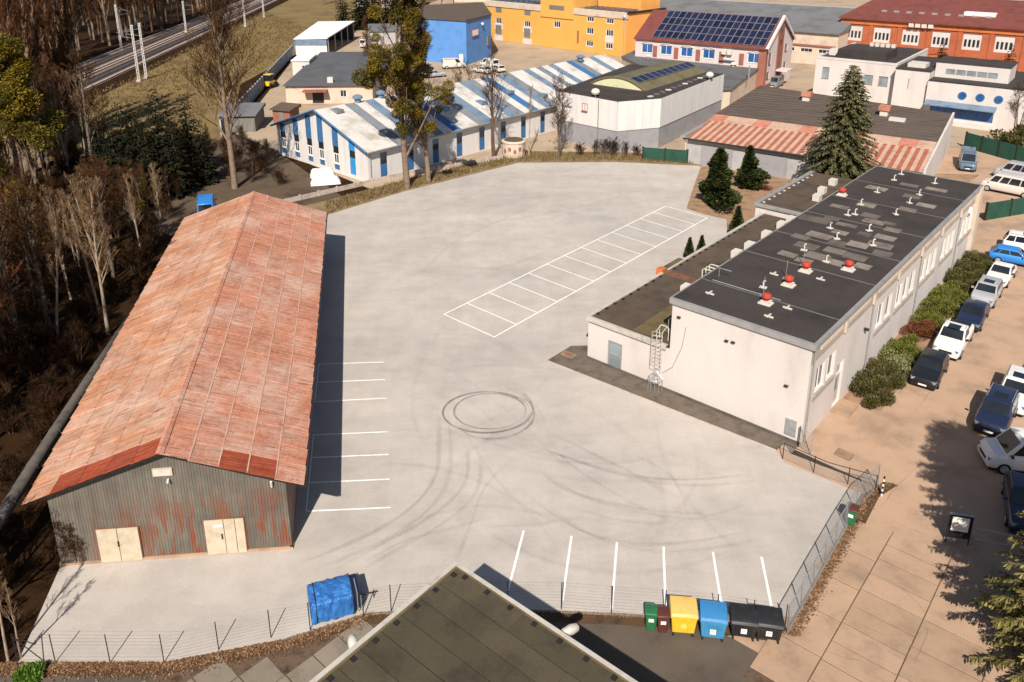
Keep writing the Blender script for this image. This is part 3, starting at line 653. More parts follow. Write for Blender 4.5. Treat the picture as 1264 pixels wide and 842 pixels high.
    def rp(s, side, y, dz=0):   # s = 0 ridge .. 1 eave
        x = Wd/2+side*s*(Wd/2+ov); return pt(x, y, RZ+.10-(RZ-EZ+.02)*s+dz)
    dk = MB()
    for side in (-1, 1):
        q = [rp(0,side,y0+.03,-.05), rp(1,side,y0+.03,-.05), rp(1,side,y1,-.05), rp(0,side,y1,-.05)]; q2 = [(p[0],p[1],p[2]-.09) for p in q]
        dk.add(q+q2, [(0,1,2,3),(4,7,6,5),(0,4,5,1),(1,5,6,2),(2,6,7,3)])
    dk.build('roof_deck', M['steel_dark'], R_)
    nr, nc = 28, 5
    import mathutils
    V = mathutils.Vector
    for side in (-1, 1):
        e = V(rp(1,side,0))-V(rp(0,side,0)); sl = e.length; e /= sl; u = V((b[0], b[1], 0)); n = e.cross(u).normalized()
        if n.z < 0: n = -n
        cw = sl/nc; rl = (y1-y0)/nr
        def sm(mm, rl_):
            m_ = MB(); X, Y = cw/2+.03, rl_/2+.012
            if side > 0: ax = e
            # local x down the slope, y along the shed; lap: raised on the near edge; two low ribs
            pf = [(-Y,.030),(-Y+.05,.030),(-Y+.07,.018),(Y,.004)]
            vs = []
            for xx, dz in ((-X,-.004),(X,.010)):
                for yy, zz in pf: vs.append((xx, yy, zz+dz))
            k = len(pf); fs = [(i, k+i, k+i+1, i+1) for i in range(k-1)]
            vs += [(-X,-Y,-.01),(X,-Y,-.01)]; fs += [(0, 2*k, 2*k+1, k)]
            vs += [(X,Y,-.01)]; fs += [(k+k-1, k, 2*k+1, 2*k+2)]
            return m_.add(vs, fs).mesh('roof_sheet', M[mm])
        base = 'sheet_pink' if side > 0 else 'sheet_left'
        ms = {k: sm(k, rl) for k in (base, 'sheet_red')}
        def place(me, s, y, jit=1):
            y += rnd.uniform(-.03,.03)
            p = V(rp(s, side, y)); o = link('roof_sheet', me, R_)
            ex, ey, ez = e, u, n
            if ex.cross(ey).dot(ez) < 0: ey = -ey
            # keep the raised lap edge towards the front
            mtx = mathutils.Matrix((ex, ey, ez)).transposed().to_4x4()
            if ey.dot(u) < 0: mtx = mathutils.Matrix((-ex, u, ez)).transposed().to_4x4()
            mtx = mathutils.Matrix.Translation(p+n*rnd.uniform(-.004,.006))@mtx@mathutils.Euler((rnd.uniform(-.009,.009)*jit, rnd.uniform(-.007,.007)*jit, rnd.uniform(-.010,.010)*jit)).to_matrix().to_4x4()
            o.matrix_local = mtx
        for r in range(nr):
            for c in range(nc):
                red = r == 0 and ((side > 0 and c in (2, 3, 4) and c != 4) or (side < 0 and c in (0, 1, 2, 3)))
                if r == 0 and side > 0 and c == 4: red = False
                place(ms['sheet_red'] if red else ms[base], (c+.5)/nc, y0+(r+.5)*rl)
    for side in (1,):
        for c in range(1, 5):
            s_ = c/5; q = [rp(s_-.005,side,y0,.036), rp(s_+.005,side,y0,.036), rp(s_+.005,side,y1,.036), rp(s_-.005,side,y1,.036)]; q = q if side > 0 else q[::-1]
            MB().add(q+[(x,y,z-.05) for x, y, z in q], [(0,1,2,3),(0,4,5,1),(1,5,6,2),(3,7,4,0)]).build('seam_strip', M['seam_pale'], R_)
    rc = MB()
    for i in range(28):
        ya, yb = y0-.01+(y1-y0)*i/28, y0+(y1-y0)*(i+1)/28-.02; j = rnd.uniform(0,.012)
        for side in (-1, 1):
            rc.quad(rp(0,side,ya,.075+j), rp(.03,side,ya,.045+j), rp(.03,side,yb,.045+j), rp(0,side,yb,.075+j))
    rc.build('ridge_cap', M['sheet_pink'], R_)
    MB().tube([rp(1.012,1,y0,-.02), rp(1.012,1,y1,-.02)], .06, 6).build('gutter', M['steel_dark'], R_)
    for y in range(2, 40, 3): MB().tube([rp(.99,1,y,-.14), pt(Wd,y,3.5)], .02, 4, False).build('eave_strut', M['steel_dark'], R_)
shed()
# big pipe lying along the wood side of the shed
pp = [(-26.3,27.2,1.9),(-26.0,30,2.5),(-26.3,35,3.0),(-27.4,41,3.25),(-28.8,47,3.3)]
pt_ = thing('heating_pipe', 'fat weathered grey pipe raised on posts beside the rusty shed', 'pipe', (-26.3,30,0))
pp = [P(-40,700,1.7), P(0,640,2.2), P(55,553,2.6), P(112,466,2.9), P(160,395,3.1)]
L_ = [(p[0]+26.3, p[1]-30, p[2]) for p in pp]
MB().tube([(*q, 0) if len(q) == 2 else q for q in L_], .33, 14).build('pipe', M['pipe_grey'], pt_, True)
for i in range(4):
    for f in (.2, .7):
        c = tuple(L_[i][k]+(L_[i+1][k]-L_[i][k])*f for k in range(3)); d = [L_[i+1][k]-L_[i][k] for k in range(3)]; l = sqrt(sum(x*x for x in d))
        MB().tube([tuple(c[k]-d[k]/l*.05 for k in range(3)), tuple(c[k]+d[k]/l*.05 for k in range(3))], .35, 14).build('joint_band', M['pipe_grey'], pt_)
for i in range(1, 5): MB().tube([(L_[i][0], L_[i][1], -.05), (L_[i][0], L_[i][1], L_[i][2]-.31)], .07, 6).build('post', M['steel_dark'], pt_)
# ------------------------------------------------------------------ office building
def office():
    R_ = thing('office_building', 'long white rendered office block with a black bitumen roof and red roof fans', 'building', (OB[0], OB[1], 0), -A41)
    W, Ln, H = 9.38, 40.4, 6.75
    rw = [(12.2,15.6),(16.6,21.3),(22.9,27.2),(28.8,32.9),(35.0,39.3)]
    ops = [(1.2,4.4,2.95,4.75),(5.0,6.3,.12,3.3)]+[(a, b, 2.85, 4.75) for a, b in rw]
    upper = [(1.3,5.2),(5.9,10.4),(11.8,16.2),(16.9,21.6),(23.0,27.3),(28.6,33.0),(34.8,39.4)]
    mb = MB()
    facade(mb, (0,0), FR, W, -.6, H); facade(mb, (W,0), RT, Ln, -.6, 5.45, ops, .22); facade(mb, (W,Ln), BK, W, -.6, H); facade(mb, (0,Ln), LF, Ln, -.6, H)
    mb.build('wall', M['white_wall'], R_)
    mb = MB(); facade(mb, (W+.0,0), RT, Ln, 5.45, H, [(a, b, 5.85, 6.25) for a, b in upper], .12); mb.build('frieze', M['frieze'], R_)
    for a, b in upper: MB().box(W-.06, W+.05, a+.15, b-.15, 5.93, 6.17).build('frieze_panel', M['cream_wall'], R_)
    for a in (5.55,10.95,16.4,22.2,28.0,34.0): MB().box(W+.005, W+.14, a-.14, a+.14, 5.5, 6.6).build('frieze_block', M['cream_wall'], R_)
    for a, b, b0, b1 in [(1.2,4.4,2.95,4.75)]+[(a, b, 2.85, 4.75) for a, b in rw]:
        n = max(2, round((b-a)/1.5)); s = (b-a)/n
        for i in range(n): win(R_, (W,0), RT, a+i*s+.06, a+(i+1)*s-.06, b0+.04, b1-.04, .20, 2, 1, 'white_paint', 'glass', .1, sill=False)
        MB().box(W-.02, W+.10, a-.1, b+.1, b0-.12, b0).build('sill', M['frieze'], R_)
        for i in range(1, n): MB().box(W-.2, W+.03, a+i*s-.13, a+i*s+.13, b0+.005, b1-.005).build('pier', M['white_wall'], R_)
    for a, b, b0, b1 in [(1.0,4.6,2.45,2.83)]+[(a-.2, b+.2, 2.35, 2.72) for a, b in rw]: MB().box(W, W+.022, a, b, b0, b1).build('apron', M['frieze'], R_)
    dr = MB().box(W-.2, W-.15, 5.05, 6.25, .1, 2.25).build('door', M['zinc_pale'], R_); MB().quad((W-.14,5.2,1.1),(W-.14,6.1,1.1),(W-.14,6.1,2.1),(W-.14,5.2,2.1)).build('pane', M['glass_grey'], dr); MB().box(W-.15, W-.08, 5.12, 5.16, .95, 1.15).build('handle', M['steel_dark'], dr)
    win(R_, (W,0), RT, 5.05, 6.25, 2.3, 3.25, .2, 1, 1, 'white_paint', 'glass_grey', sill=False)
    st = MB(); st.box(W, W+1.2, 4.7, 6.6, -.6, .1); st.box(W+1.2, W+1.5, 4.7, 6.6, -.6, -.1); st.build('doorstep', M['tan_slab'], R_)
    for y in (.35, 10.95, 22.3, 34.0): MB().tube([(W+.08,y,-.5),(W+.08,y,6.7)], .055, 6).build('downpipe', M['zinc'], R_)
    MB().box(W-.0, W+.35, Ln-1.1, Ln+.02, -.6, H+.1).build('end_pier', M['cream_wall'], R_)
    MB().box(W+.004, W+.3, 9.6, 9.8, 4.0, 4.15).build('wall_lamp', M['steel_dark'], R_)
    MB().box(W+.004, W+.25, 37.2, 37.5, 5.0, 5.5).build('antenna', M['white_paint'], R_)
    # tall block roof
    rf = MB().box(-.12, W+.16, -.12, Ln+.1, H, H+.16).build('roof', M['bitumen'], R_)
    for y in (4.1, 10.8, 16.3, 22.5, 28.35, 34.4): MB().box(-.1, W+.12, y-.06, y+.06, H+.1595, H+.178).build('seam', M['bitumen_seam'], rf)
    ed = MB(); ed.box(-.16, W+.2, -.17, -.11, H-.16, H+.21); ed.box(-.16, W+.2, -.11, .10, H+.158, H+.21); ed.box(W+.02, W+.24, .10, Ln+.1, H+.162, H+.20); ed.box(W+.162, W+.24, -.1, Ln+.1, H-.14, H+.162); ed.box(-.2, -.122, -.1, Ln+.1, H-.14, H+.2); ed.box(-.2, W+.2, Ln+.102, Ln+.17, H-.14, H+.21)
    ed.build('edge_flashing', M['zinc'], rf)
    r2 = random.Random(3)
    pts = [(4.4,13.3,1.7,1.3),(5.9,13.0,1.4,1.1),(3.0,14.8,1.7,1.2),(5.0,15.2,1.5,1.1),(6.6,15.0,1.6,1.2),(2.9,17.6,1.9,1.2),(4.6,17.0,1.3,1.0),(5.9,17.6,1.5,1.2),(7.6,13.6,1.1,1.0),(3.9,19.3,1.2,.9),(7.2,18.6,1.8,1.2),(5.5,20.2,1.0,.8),(1.2,21.0,2.4,1.4),(2.2,22.2,1.2,1.0),(5.1,23.6,1.7,1.0),(4.4,24.9,1.4,1.1),(6.2,24.0,1.0,.7),(3.2,27.5,1.5,1.1),(6.3,28.6,1.4,1.0),(7.2,30.8,1.5,1.0),(5.5,32.6,1.4,1.0),(2.3,33.0,1.8,1.1),(6.6,36.2,1.8,.9),(4.3,36.0,1.6,.8),(7.0,20.5,1.5,1.0),(2.6,12.2,1.3,.9),(7.9,17.0,1.3,1.0),(1.9,16.3,1.3,.9),(6.9,22.6,1.2,.9),(3.7,21.3,1.6,.7),(1.6,25.5,1.5,.8),(4.0,11.8,1.2,.8)]
    for i, (x, y, a, b) in enumerate(pts): MB().obox((x, y, H+.159), (a, b, .006+.0012*i), r2.uniform(-.05,.05)).build('roof_patch', M['bitumen_patch'], rf)
    vents = [(5.3,12.7),(4.2,17.76),(3.3,24.4),(5.5,21.25),(6.8,18.2),(5.9,26.7),(5.87,30.6),(5.85,33.6),(5.94,38.2),(2.63,39.2),(2.7,36.75),(2.72,31.8),(2.8,27.3),(2.9,23.8),(2.93,19.75),(3.2,13.8),(3.74,5.5)]
    vm = MB(); vm.box(-.24,.24,-.18,.18,0,.04); vm.tube([(0,0,0),(0,0,.42),(.04,0,.5),(.14,0,.52)], .055, 7); vm = vm.mesh('vent_pipe', M['ac_white'])
    for x, y in vents: link('vent_pipe', vm, rf, (x, y, H+.16), r2.uniform(-1, 1))
    fb = MB(); fb.box(-.42,.42,-.34,.34,0,.08); fb.box(-.3,.3,-.3,.3,.08,.22); fb = fb.mesh('fan_base', M['ac_white'])
    fm = MB(); fm.lathe([(.15,.2),(.16,.36),(.28,.42),(.33,.50),(.30,.64),(.18,.72),(.05,.75)], n=14); fm = fm.mesh('roof_fan', M['red_vent'])
    for x, y in ((4.93,3.3),(4.9,6.94),(4.85,9.99),(7.04,12.27),(.6,28.8)):
        o = link('roof_fan', fm, R_, (x, y, H+.16)); link('fan_base', fb, o)
    for x, y in ((4.3,4.3),(4.3,7.9),(4.3,10.9)): MB().tube([(x,y,H+.16),(x,y,H+1.55)], .022, 5).box(x-.2,x+.2,y-.15,y+.15,H+.16,H+.22).build('lightning_rod', M['galv'], rf)
    for x, y in ((6.3,3.5),(3.4,8.0),(6.2,9.3),(5.9,1.6),(1.5,2.2)): MB().box(x-.3,x+.3,y-.05,y+.05,H+.16,H+.25).box(x-.05,x+.05,y-.3,y+.3,H+.25,H+.3).build('cable_bracket', M['ac_white'], rf)
    MB().tube([(.6,5.2,H+.16),(.6,5.2,H+.8),(1.5,5.2,H+.8)], .03, 5).tube([(.6,4.3,H+.2),(5.5,4.3,H+.2)], .03, 4).build('conduit', M['galv'], rf)
    # low annex
    x0, AH, AL = -6.7, 3.2, 29.2
    mb = MB(); facade(mb, (x0,.0), FR, -x0-.002, -.1, AH, [(1.75,2.95,.0,2.1)], .16); facade(mb, (x0,AL), LF, AL, -.1, AH, [(AL-5-i*4.2-1.6, AL-5-i*4.2, 1.0, 2.4) for i in range(5)], .14); mb.build('annex_wall', M['white_wall'], R_)
    for i in range(5): win(R_, (x0,AL), LF, AL-5-i*4.2-1.6, AL-5-i*4.2, 1.0, 2.4, .12, 2, 1)
    d = MB().box(x0+1.78, x0+2.92, .08, .13, .02, 2.07).build('door', M['glass_grey'], R_); MB().box(x0+1.78, x0+1.86, .03, .08, .02, 2.07).box(x0+2.84, x0+2.92, .03, .08, .02, 2.07).box(x0+1.86, x0+2.84, .03, .08, 1.99, 2.07).box(x0+1.86, x0+2.84, .03, .08, .98, 1.06).box(x0+1.86, x0+2.84, .03, .08, .02, .1).build('frame', M['zinc'], d)
    ar = MB().box(x0-.1, -.2, -.1, AL, AH, AH+.12).build('annex_roof', M['bitumen_brown'], R_)
    bw = (-.3-x0)/6
    for i in range(6):
        xa = x0+.5+(i*(-.7-x0)/6); xb = xa+(-.7-x0)/6-.03; MB().box(xa, xb, .45, 10.0, AH+.118, AH+.13+.002*(i % 2)).build('roof_strip', M['bitumen_brown' if i not in (3, 4) else 'bitumen_moss'], ar); MB().box(xa, xb, 10.5, AL-.1, AH+.118, AH+.13+.002*(i % 2)).build('roof_strip', M['bitumen_brown'], ar)
    e = MB(); e.box(x0-.16, x0+.10, -.14, 10.2, AH+.122, AH+.20); e.box(x0-.16, x0+.10, 10.75, AL, AH+.122, AH+.22); e.box(x0+.102, -.22, -.16, .12, AH+.121, AH+.19); e.box(x0-.16, -.22, -.18, -.102, AH-.12, AH+.15); e.build('edge_flashing', M['zinc_pale'], ar)
    for i in range(26): MB().box(x0+.16, x0+.34, .7+i*1.08, .95+i*1.08, AH+.122, AH+.2).build('edge_bracket', M['steel_dark'], ar)
    MB().box(x0-.3, -.3, 10.25, 10.62, AH+.10, AH+.36).build('fire_wall_cap', M['rust'], ar); MB().box(x0-.55, x0-.02, 10.1, 10.78, AH-.25, AH+.42).build('cap_end', M['orange_flash'], ar)
    MB().box(x0-.5, x0-.06, 10.8, 13.6, AH+.05, AH+.28).build('side_ledge', M['bitumen_moss'], ar)
    # second annex, higher
    S0, S1, SX, SH = AL+.02, 43.2, -7.6, 4.05
    mb = MB(); facade(mb, (SX,S0), FR, -SX-.002, 0, SH); facade(mb, (SX,S1), LF, S1-S0, 0, SH); facade(mb, (-.0,S1), BK, -SX, 0, SH); mb.build('rear_annex_wall', M['white_wall'], R_)
    rr = MB().box(SX-.1, -.21, S0-.12, S1+.1, SH, SH+.14).build('rear_annex_roof', M['bitumen_brown'], R_)
    MB().box(SX-.18, SX+.25, S0-.15, S1+.12, SH+.142, SH+.23).box(SX+.25, -.24, S0-.15, S0+.12, SH+.142, SH+.2).box(SX-.18, -.24, S0-.19, S0-.122, SH-.1, SH+.15).build('edge_flashing', M['zinc'], rr)
    for i in range(3): MB().box(SX+.6, -.5, S0+1+i*4.2, S0+1.06+i*4.2, SH+.138, SH+.155).build('seam', M['steel_dark'], rr)
    for i in range(11): MB().box(SX+.4, SX+.62, S0+.6+i*1.2, S0+.85+i*1.2, SH+.14, SH+.2).build('edge_bracket', M['ac_white'], rr)
    # air conditioners on the tall block's long wall above the annex
    am = MB(); am.box(-.72,-.04,-.42,.42,0,.62); am = am.mesh('air_conditioner', M['ac_white']); fg = MB()
    fg.lathe([(.24,0),(.24,.03)], n=14); fg = fg.mesh('fan_grille', M['steel_grey'])
    for x, y, z in ((-3.0,8.2,3.36),(-3.3,17.2,3.36),(-3.25,19.6,3.36),(-3.3,23.1,3.36),(-3.3,26.4,3.36),(-3.2,28.3,3.36),(-3.5,36.5,4.22),(-3.7,40,4.22),(-3.0,33.9,4.22)):
        o = link('air_conditioner', am, R_, (x, y, z)); g = link('fan_grille', fg, o, (-.73, 0, .31)); g.rotation_euler = (0, -pi/2, 0)
        MB().box(-.7, -.06, -.36, -.28, -.06, 0).box(-.7, -.06, .28, .36, -.06, 0).build('bracket', M['steel_grey'], o)
    # caged service ladder and rails on the front
    lx = -.75; ld = MB()
    for s in (-.22, .22): ld.tube([(lx+s,-.16,.2),(lx+s,-.16,4.3),(lx+s,.4,4.5)], .028, 5)
    for i in range(15): ld.tube([(lx-.22,-.16,.4+i*.27),(lx+.22,-.16,.4+i*.27)], .018, 4)
    for i in range(8):
        z = 2.0+i*.32; ld.tube([(lx-.25+.0,-.18,z),(lx-.38,-.5,z),(lx-.2,-.8,z),(lx+.2,-.8,z),(lx+.38,-.5,z),(lx+.25,-.18,z)], .02, 4)
    for px_, py_ in ((-.38,-.5),(-.2,-.8),(.2,-.8),(.38,-.5)): ld.tube([(lx+px_,py_,2.0),(lx+px_,py_,4.25)], .014, 4)
    ld.build('caged_ladder', M['zinc_pale'], R_)
    rl = MB()
    for k in range(3):
        y = .7+k*1.2; rl.tube([(-1.25,y,AH+.1),(-1.25,y,AH+1.0),(-1.15,y,AH+1.12),(-.65,y,AH+1.12),(-.55,y,AH+1.0),(-.55,y,AH+.1)], .035, 5)
    for k in range(3):
        y = 11.6+k*.6; rl.tube([(-3.9,y,AH+.1),(-3.9,y,AH+.8),(-3.75,y,AH+.9),(-2.9,y,AH+.9),(-2.75,y,AH+.8),(-2.75,y,AH+.1)], .05, 5)
    rl.build('ladder_hoops', M['ac_white'], R_)
    cg = MB()
    for i in range(7):
        a = pi*i/6; cg.tube([(lx-.5*cos(a),-.25-.7*sin(a),0),(lx-.5*cos(a),-.25-.7*sin(a),.85),(lx,-.2,1.25)], .02, 4)
    cg.tube([(lx-.5*cos(pi*i/8),-.25-.7*sin(pi*i/8),.85) for i in range(9)], .022, 4); cg.build('ladder_guard', M['galv'], R_)
    MB().tube([(1.1,-.03,5.2),(.9,-.03,3.6),(.3,-.03,1.9),(-.4,-.03,1.2)], .018, 4).build('cable', M['steel_grey'], R_)
    for x, z in ((.55,5.7),(4.0,5.2),(4.45,5.25),(8.1,3.6)): MB().box(x-.12,x+.12,-.14,-.003,z,z+.09).build('bracket_light', M['steel_dark'], R_)
    MB().box(8.3, 9.0, -.05, -.003, .35, 1.5).build('meter_cabinet', M['galv'], R_)
    MB().box(x0-.03, W, -.09, -.003, -.1, .16).build('plinth', M['bitumen_patch'], R_)
office()
# ------------------------------------------------------------------ building whose roof fills the foreground
def fore():
    R_ = thing('flat_roofed_building', 'building seen from above with an olive brown felt strip roof and pale edging', 'building', (-2.2, 25.85, 0), -radians(40))
    W, D, H = 10.9, 15.0, 6.0
    mb = MB(); facade(mb, (0,-D), FR, W, -.1, H); facade(mb, (W,-D), RT, D, -.1, H); facade(mb, (W,0), BK, W, -.1, H, [(1.5+i*3, 3.0+i*3, 1.2, 2.6) for i in range(3)], .15); facade(mb, (0,0), LF, D, -.1, H, [(1.5+i*3, 3.0+i*3, 1.2, 2.6) for i in range(4)], .15); mb.build('wall', M['cream_wall'], R_)
    for i in range(3): win(R_, (W,0), BK, 1.5+i*3, 3+i*3, 1.2, 2.6)
    for i in range(4): win(R_, (0,0), LF, 1.5+i*3, 3+i*3, 1.2, 2.6)
    rf = MB().box(-.25, W+.2, -D-.2, .22, H, H+.16).build('roof', M['steel_dark'], R_)
    y = .05; k = 0
    while y > -D+.5:
        wd = .98; cuts = [-.1]+[c for c in ((3.4+(k*2.7) % 4.2), (7.4+(k*1.3) % 2.2))]+[W+.05]
        for a, b in zip(cuts, cuts[1:]):
            if b-a < .4: continue
            o = MB().box(0, b-a-.012, -wd+.03, 0, 0, .012).build('felt_strip', M['bitumen_olive'], rf, loc=(a, y, H+.16+.004*(k % 2)))
            o.rotation_euler = (rnd.uniform(.004,.010), 0, rnd.uniform(-.0015,.0015))
        y -= wd; k += 1
    e = MB(); e.box(-.30, -.12, -D-.2, .28, H-.1, H+.24); e.box(-.12, W+.24, .13, .28, H-.1, H+.24); e.build('edge_flashing', M['zinc_pale'], rf)
    e = MB(); e.box(-.12, -.02, -D, .12, H+.162, H+.2); e.box(-.02, W+.2, .05, .125, H+.162, H+.2); e.build('drip_edge', M['bitumen_moss'], rf)
    for i in range(14): MB().box(.02, .22, -.35-i*1.0, -.17-i*1.0, H+.165, H+.22).build('gutter_bracket', M['steel_dark'], rf)
    for i in range(9): MB().box(.45+i*1.15, .63+i*1.15, -.17, .03, H+.165, H+.22).build('gutter_bracket', M['steel_dark'], rf)
    # capsule lamps on arms
    for p, q, m in (((-.35,-4.85,H-.9),(-.75,-4.6,H-.35),'ac_white'), ((4.75,.32,H-.8),(4.95,.75,H-.15),'zinc_pale')):
        l = MB(); l.tube([p, (q[0],q[1],q[2]-.12)], .035, 6); o = l.build('lamp_arm', M['steel_grey'], R_)
        h_ = MB(); v = [(q[0]-p[0]), (q[1]-p[1])]; n = hypot(*v); v = (v[0]/n, v[1]/n)
        h_.tube([(q[0]-v[0]*.3,q[1]-v[1]*.3,q[2]-.05),(q[0]-v[0]*.22,q[1]-v[1]*.22,q[2]),(q[0]+v[0]*.1,q[1]+v[1]*.1,q[2]+.03),(q[0]+v[0]*.34,q[1]+v[1]*.34,q[2]+.03),(q[0]+v[0]*.42,q[1]+v[1]*.42,q[2]+.02)], [.10,.15,.19,.15,.04], 12); h_.build('lamp_head', M[m], o, True)
fore()
# ------------------------------------------------------------------ background buildings
def vsub(a, b): return (a[0]-b[0], a[1]-b[1])
def striped_hall():
    a = radians(42); R_ = thing('striped_hall', 'long gabled hall with blue and white striped roof and gable', 'hall', (-17.6, 95.5, 0), -a)
    W, Ln, E_, RZ = 19.8, 62.0, 4.2, 7.7
    cols = [.075,.235,.385,.515,.675,.845]; cw = 1.15; ops = []
    for c in cols: ops.append((c*W-cw/2, c*W+cw/2, .4, 3.5))
    mb = MB(); facade(mb, (-W,0), FR, W, -.1, E_, ops, .12); mb.add([(-W,0,E_),(0,0,E_),(-W/2,0,RZ-.06)], [(0,1,2)])
    sops = [(1.9+i*4.4, 3.0+i*4.4, .1, 3.4) for i in range(13)]
    facade(mb, (0,0), RT, Ln, -.1, E_, sops, .12); facade(mb, (0,Ln), BK, W, -.1, E_); mb.add([(0,Ln,E_),(-W,Ln,E_),(-W/2,Ln,RZ-.06)], [(0,1,2)]); facade(mb, (-W,Ln), LF, Ln, -.1, E_); mb.build('wall', M['panel_white'], R_)
    for c in cols:
        x0, x1 = -W+c*W-cw/2, -W+c*W+cw/2; zt = E_+(RZ-E_)*(1-abs(c-.5)*2)-.15
        MB().box(x0, x1, -.05, -.004, 3.53, zt).build('blue_strip', M['blue_panel' if c != .845 else 'blue_bright'], R_)
        MB().box(x0+.02, x1-.02, .03, .1, 2.6, 3.48).build('dark_panel', M['steel_dark'], R_)
        if c == .845: MB().box(x0+.02, x1-.02, .03, .1, .3, 2.5).build('door', M['blue_bright'], R_)
        else:
            win(R_, (-W,0), FR, c*W-cw/2+.04, c*W+cw/2-.04, 1.2, 2.55, .1, 2, 1, 'white_paint', 'glass', .13); MB().box(x0+.1, x1-.1, .03, .1, .42, 1.1).build('blue_strip', M['blue_panel'], R_)
    for i, (p, q, b0, b1) in enumerate(sops):
        MB().box(-.1, -.03, p+.03, q-.03, b0, 1.9).build('door' if i % 3 == 0 else 'blue_strip', M['blue_panel'], R_); MB().box(-.1, -.03, p+.03, q-.03, 1.95, 2.7).build('dark_panel', M['glass'], R_); MB().box(-.1, -.03, p+.03, q-.03, 2.75, b1-.02).build('blue_strip', M['blue_grey'], R_)
    # roof: every stripe a sheet of its own
    sl = hypot(W/2+.5, RZ-E_+.18); pat = ['white_sheet']*3+['slate_sheet','white_sheet','blue_grey','white_sheet','slate_sheet','white_sheet','blue_panel','white_sheet','white_sheet','slate_sheet','blue_grey','white_sheet','white_sheet','blue_grey','slate_sheet','white_sheet','blue_panel','white_sheet','blue_grey','slate_sheet','white_sheet','white_sheet','blue_grey','white_sheet','slate_sheet','white_sheet','blue_grey','white_sheet','white_sheet','blue_panel','slate_sheet','white_sheet','white_sheet','blue_grey','white_sheet','white_sheet']
    n = len(pat); y0, y1 = -.5, Ln+.4; s = (y1-y0)/n
    for side in (1, -1):
        for i in range(n):
            ya, yb = y0+i*s, y0+(i+1)*s-.05; xe = -W/2+side*(W/2+.55); z0 = E_-.18; j = .03 if pat[i] == 'white_sheet' else 0
            q = [(-W/2,ya,RZ+j), (xe,ya,z0+j), (xe,yb,z0+j), (-W/2,yb,RZ+j)]; q = q if side > 0 else q[::-1]; lo = [(x,y,z-.1) for x, y, z in q]
            MB().add(q+lo, [(0,1,2,3),(4,7,6,5),(0,4,5,1),(1,5,6,2),(2,6,7,3),(3,7,4,0)]).build('roof_stripe', M[pat[i]], R_)
        if side > 0:
            for k in (1, 2, 3): pass
    mb = MB()
    for sd in (1, -1): mb.tube([(-W/2,-.56,RZ+.02),(-W/2+sd*(W/2+.55),-.56,E_-.18)], .14, 4)
    mb.build('barge_board', M['blue_panel'], R_)
    MB().tube([(.62,-.5,E_-.25),(.62,Ln+.3,E_-.25)], .09, 6).build('gutter', M['zinc'], R_); MB().tube([(.1,.3,0),(.1,.3,4)], .06, 6).build('downpipe', M['galv'], R_)
    for y, f in ((2.2,.12),(17,.55),(24,.6),(31,.5),(36,.75),(44,.7),(50,.72)):
        x = -W/2+f*(W/2); z = RZ-(RZ-E_)*f; MB().obox((x,y,z-.1), (1.5,1.1,.42), 0).build('skylight', M['blue_grey' if y > 5 else 'slate_sheet'], R_)
    for x, y in ((-W/2,6.5),(-W/2,10.5),(-W/2+1,54)): MB().lathe([(.45,0),(.45,.5),(.7,.6),(.7,.85),(.2,1.1)], (x, y, RZ-.1), 10).build('roof_vent', M['blue_grey'], R_)
striped_hall()
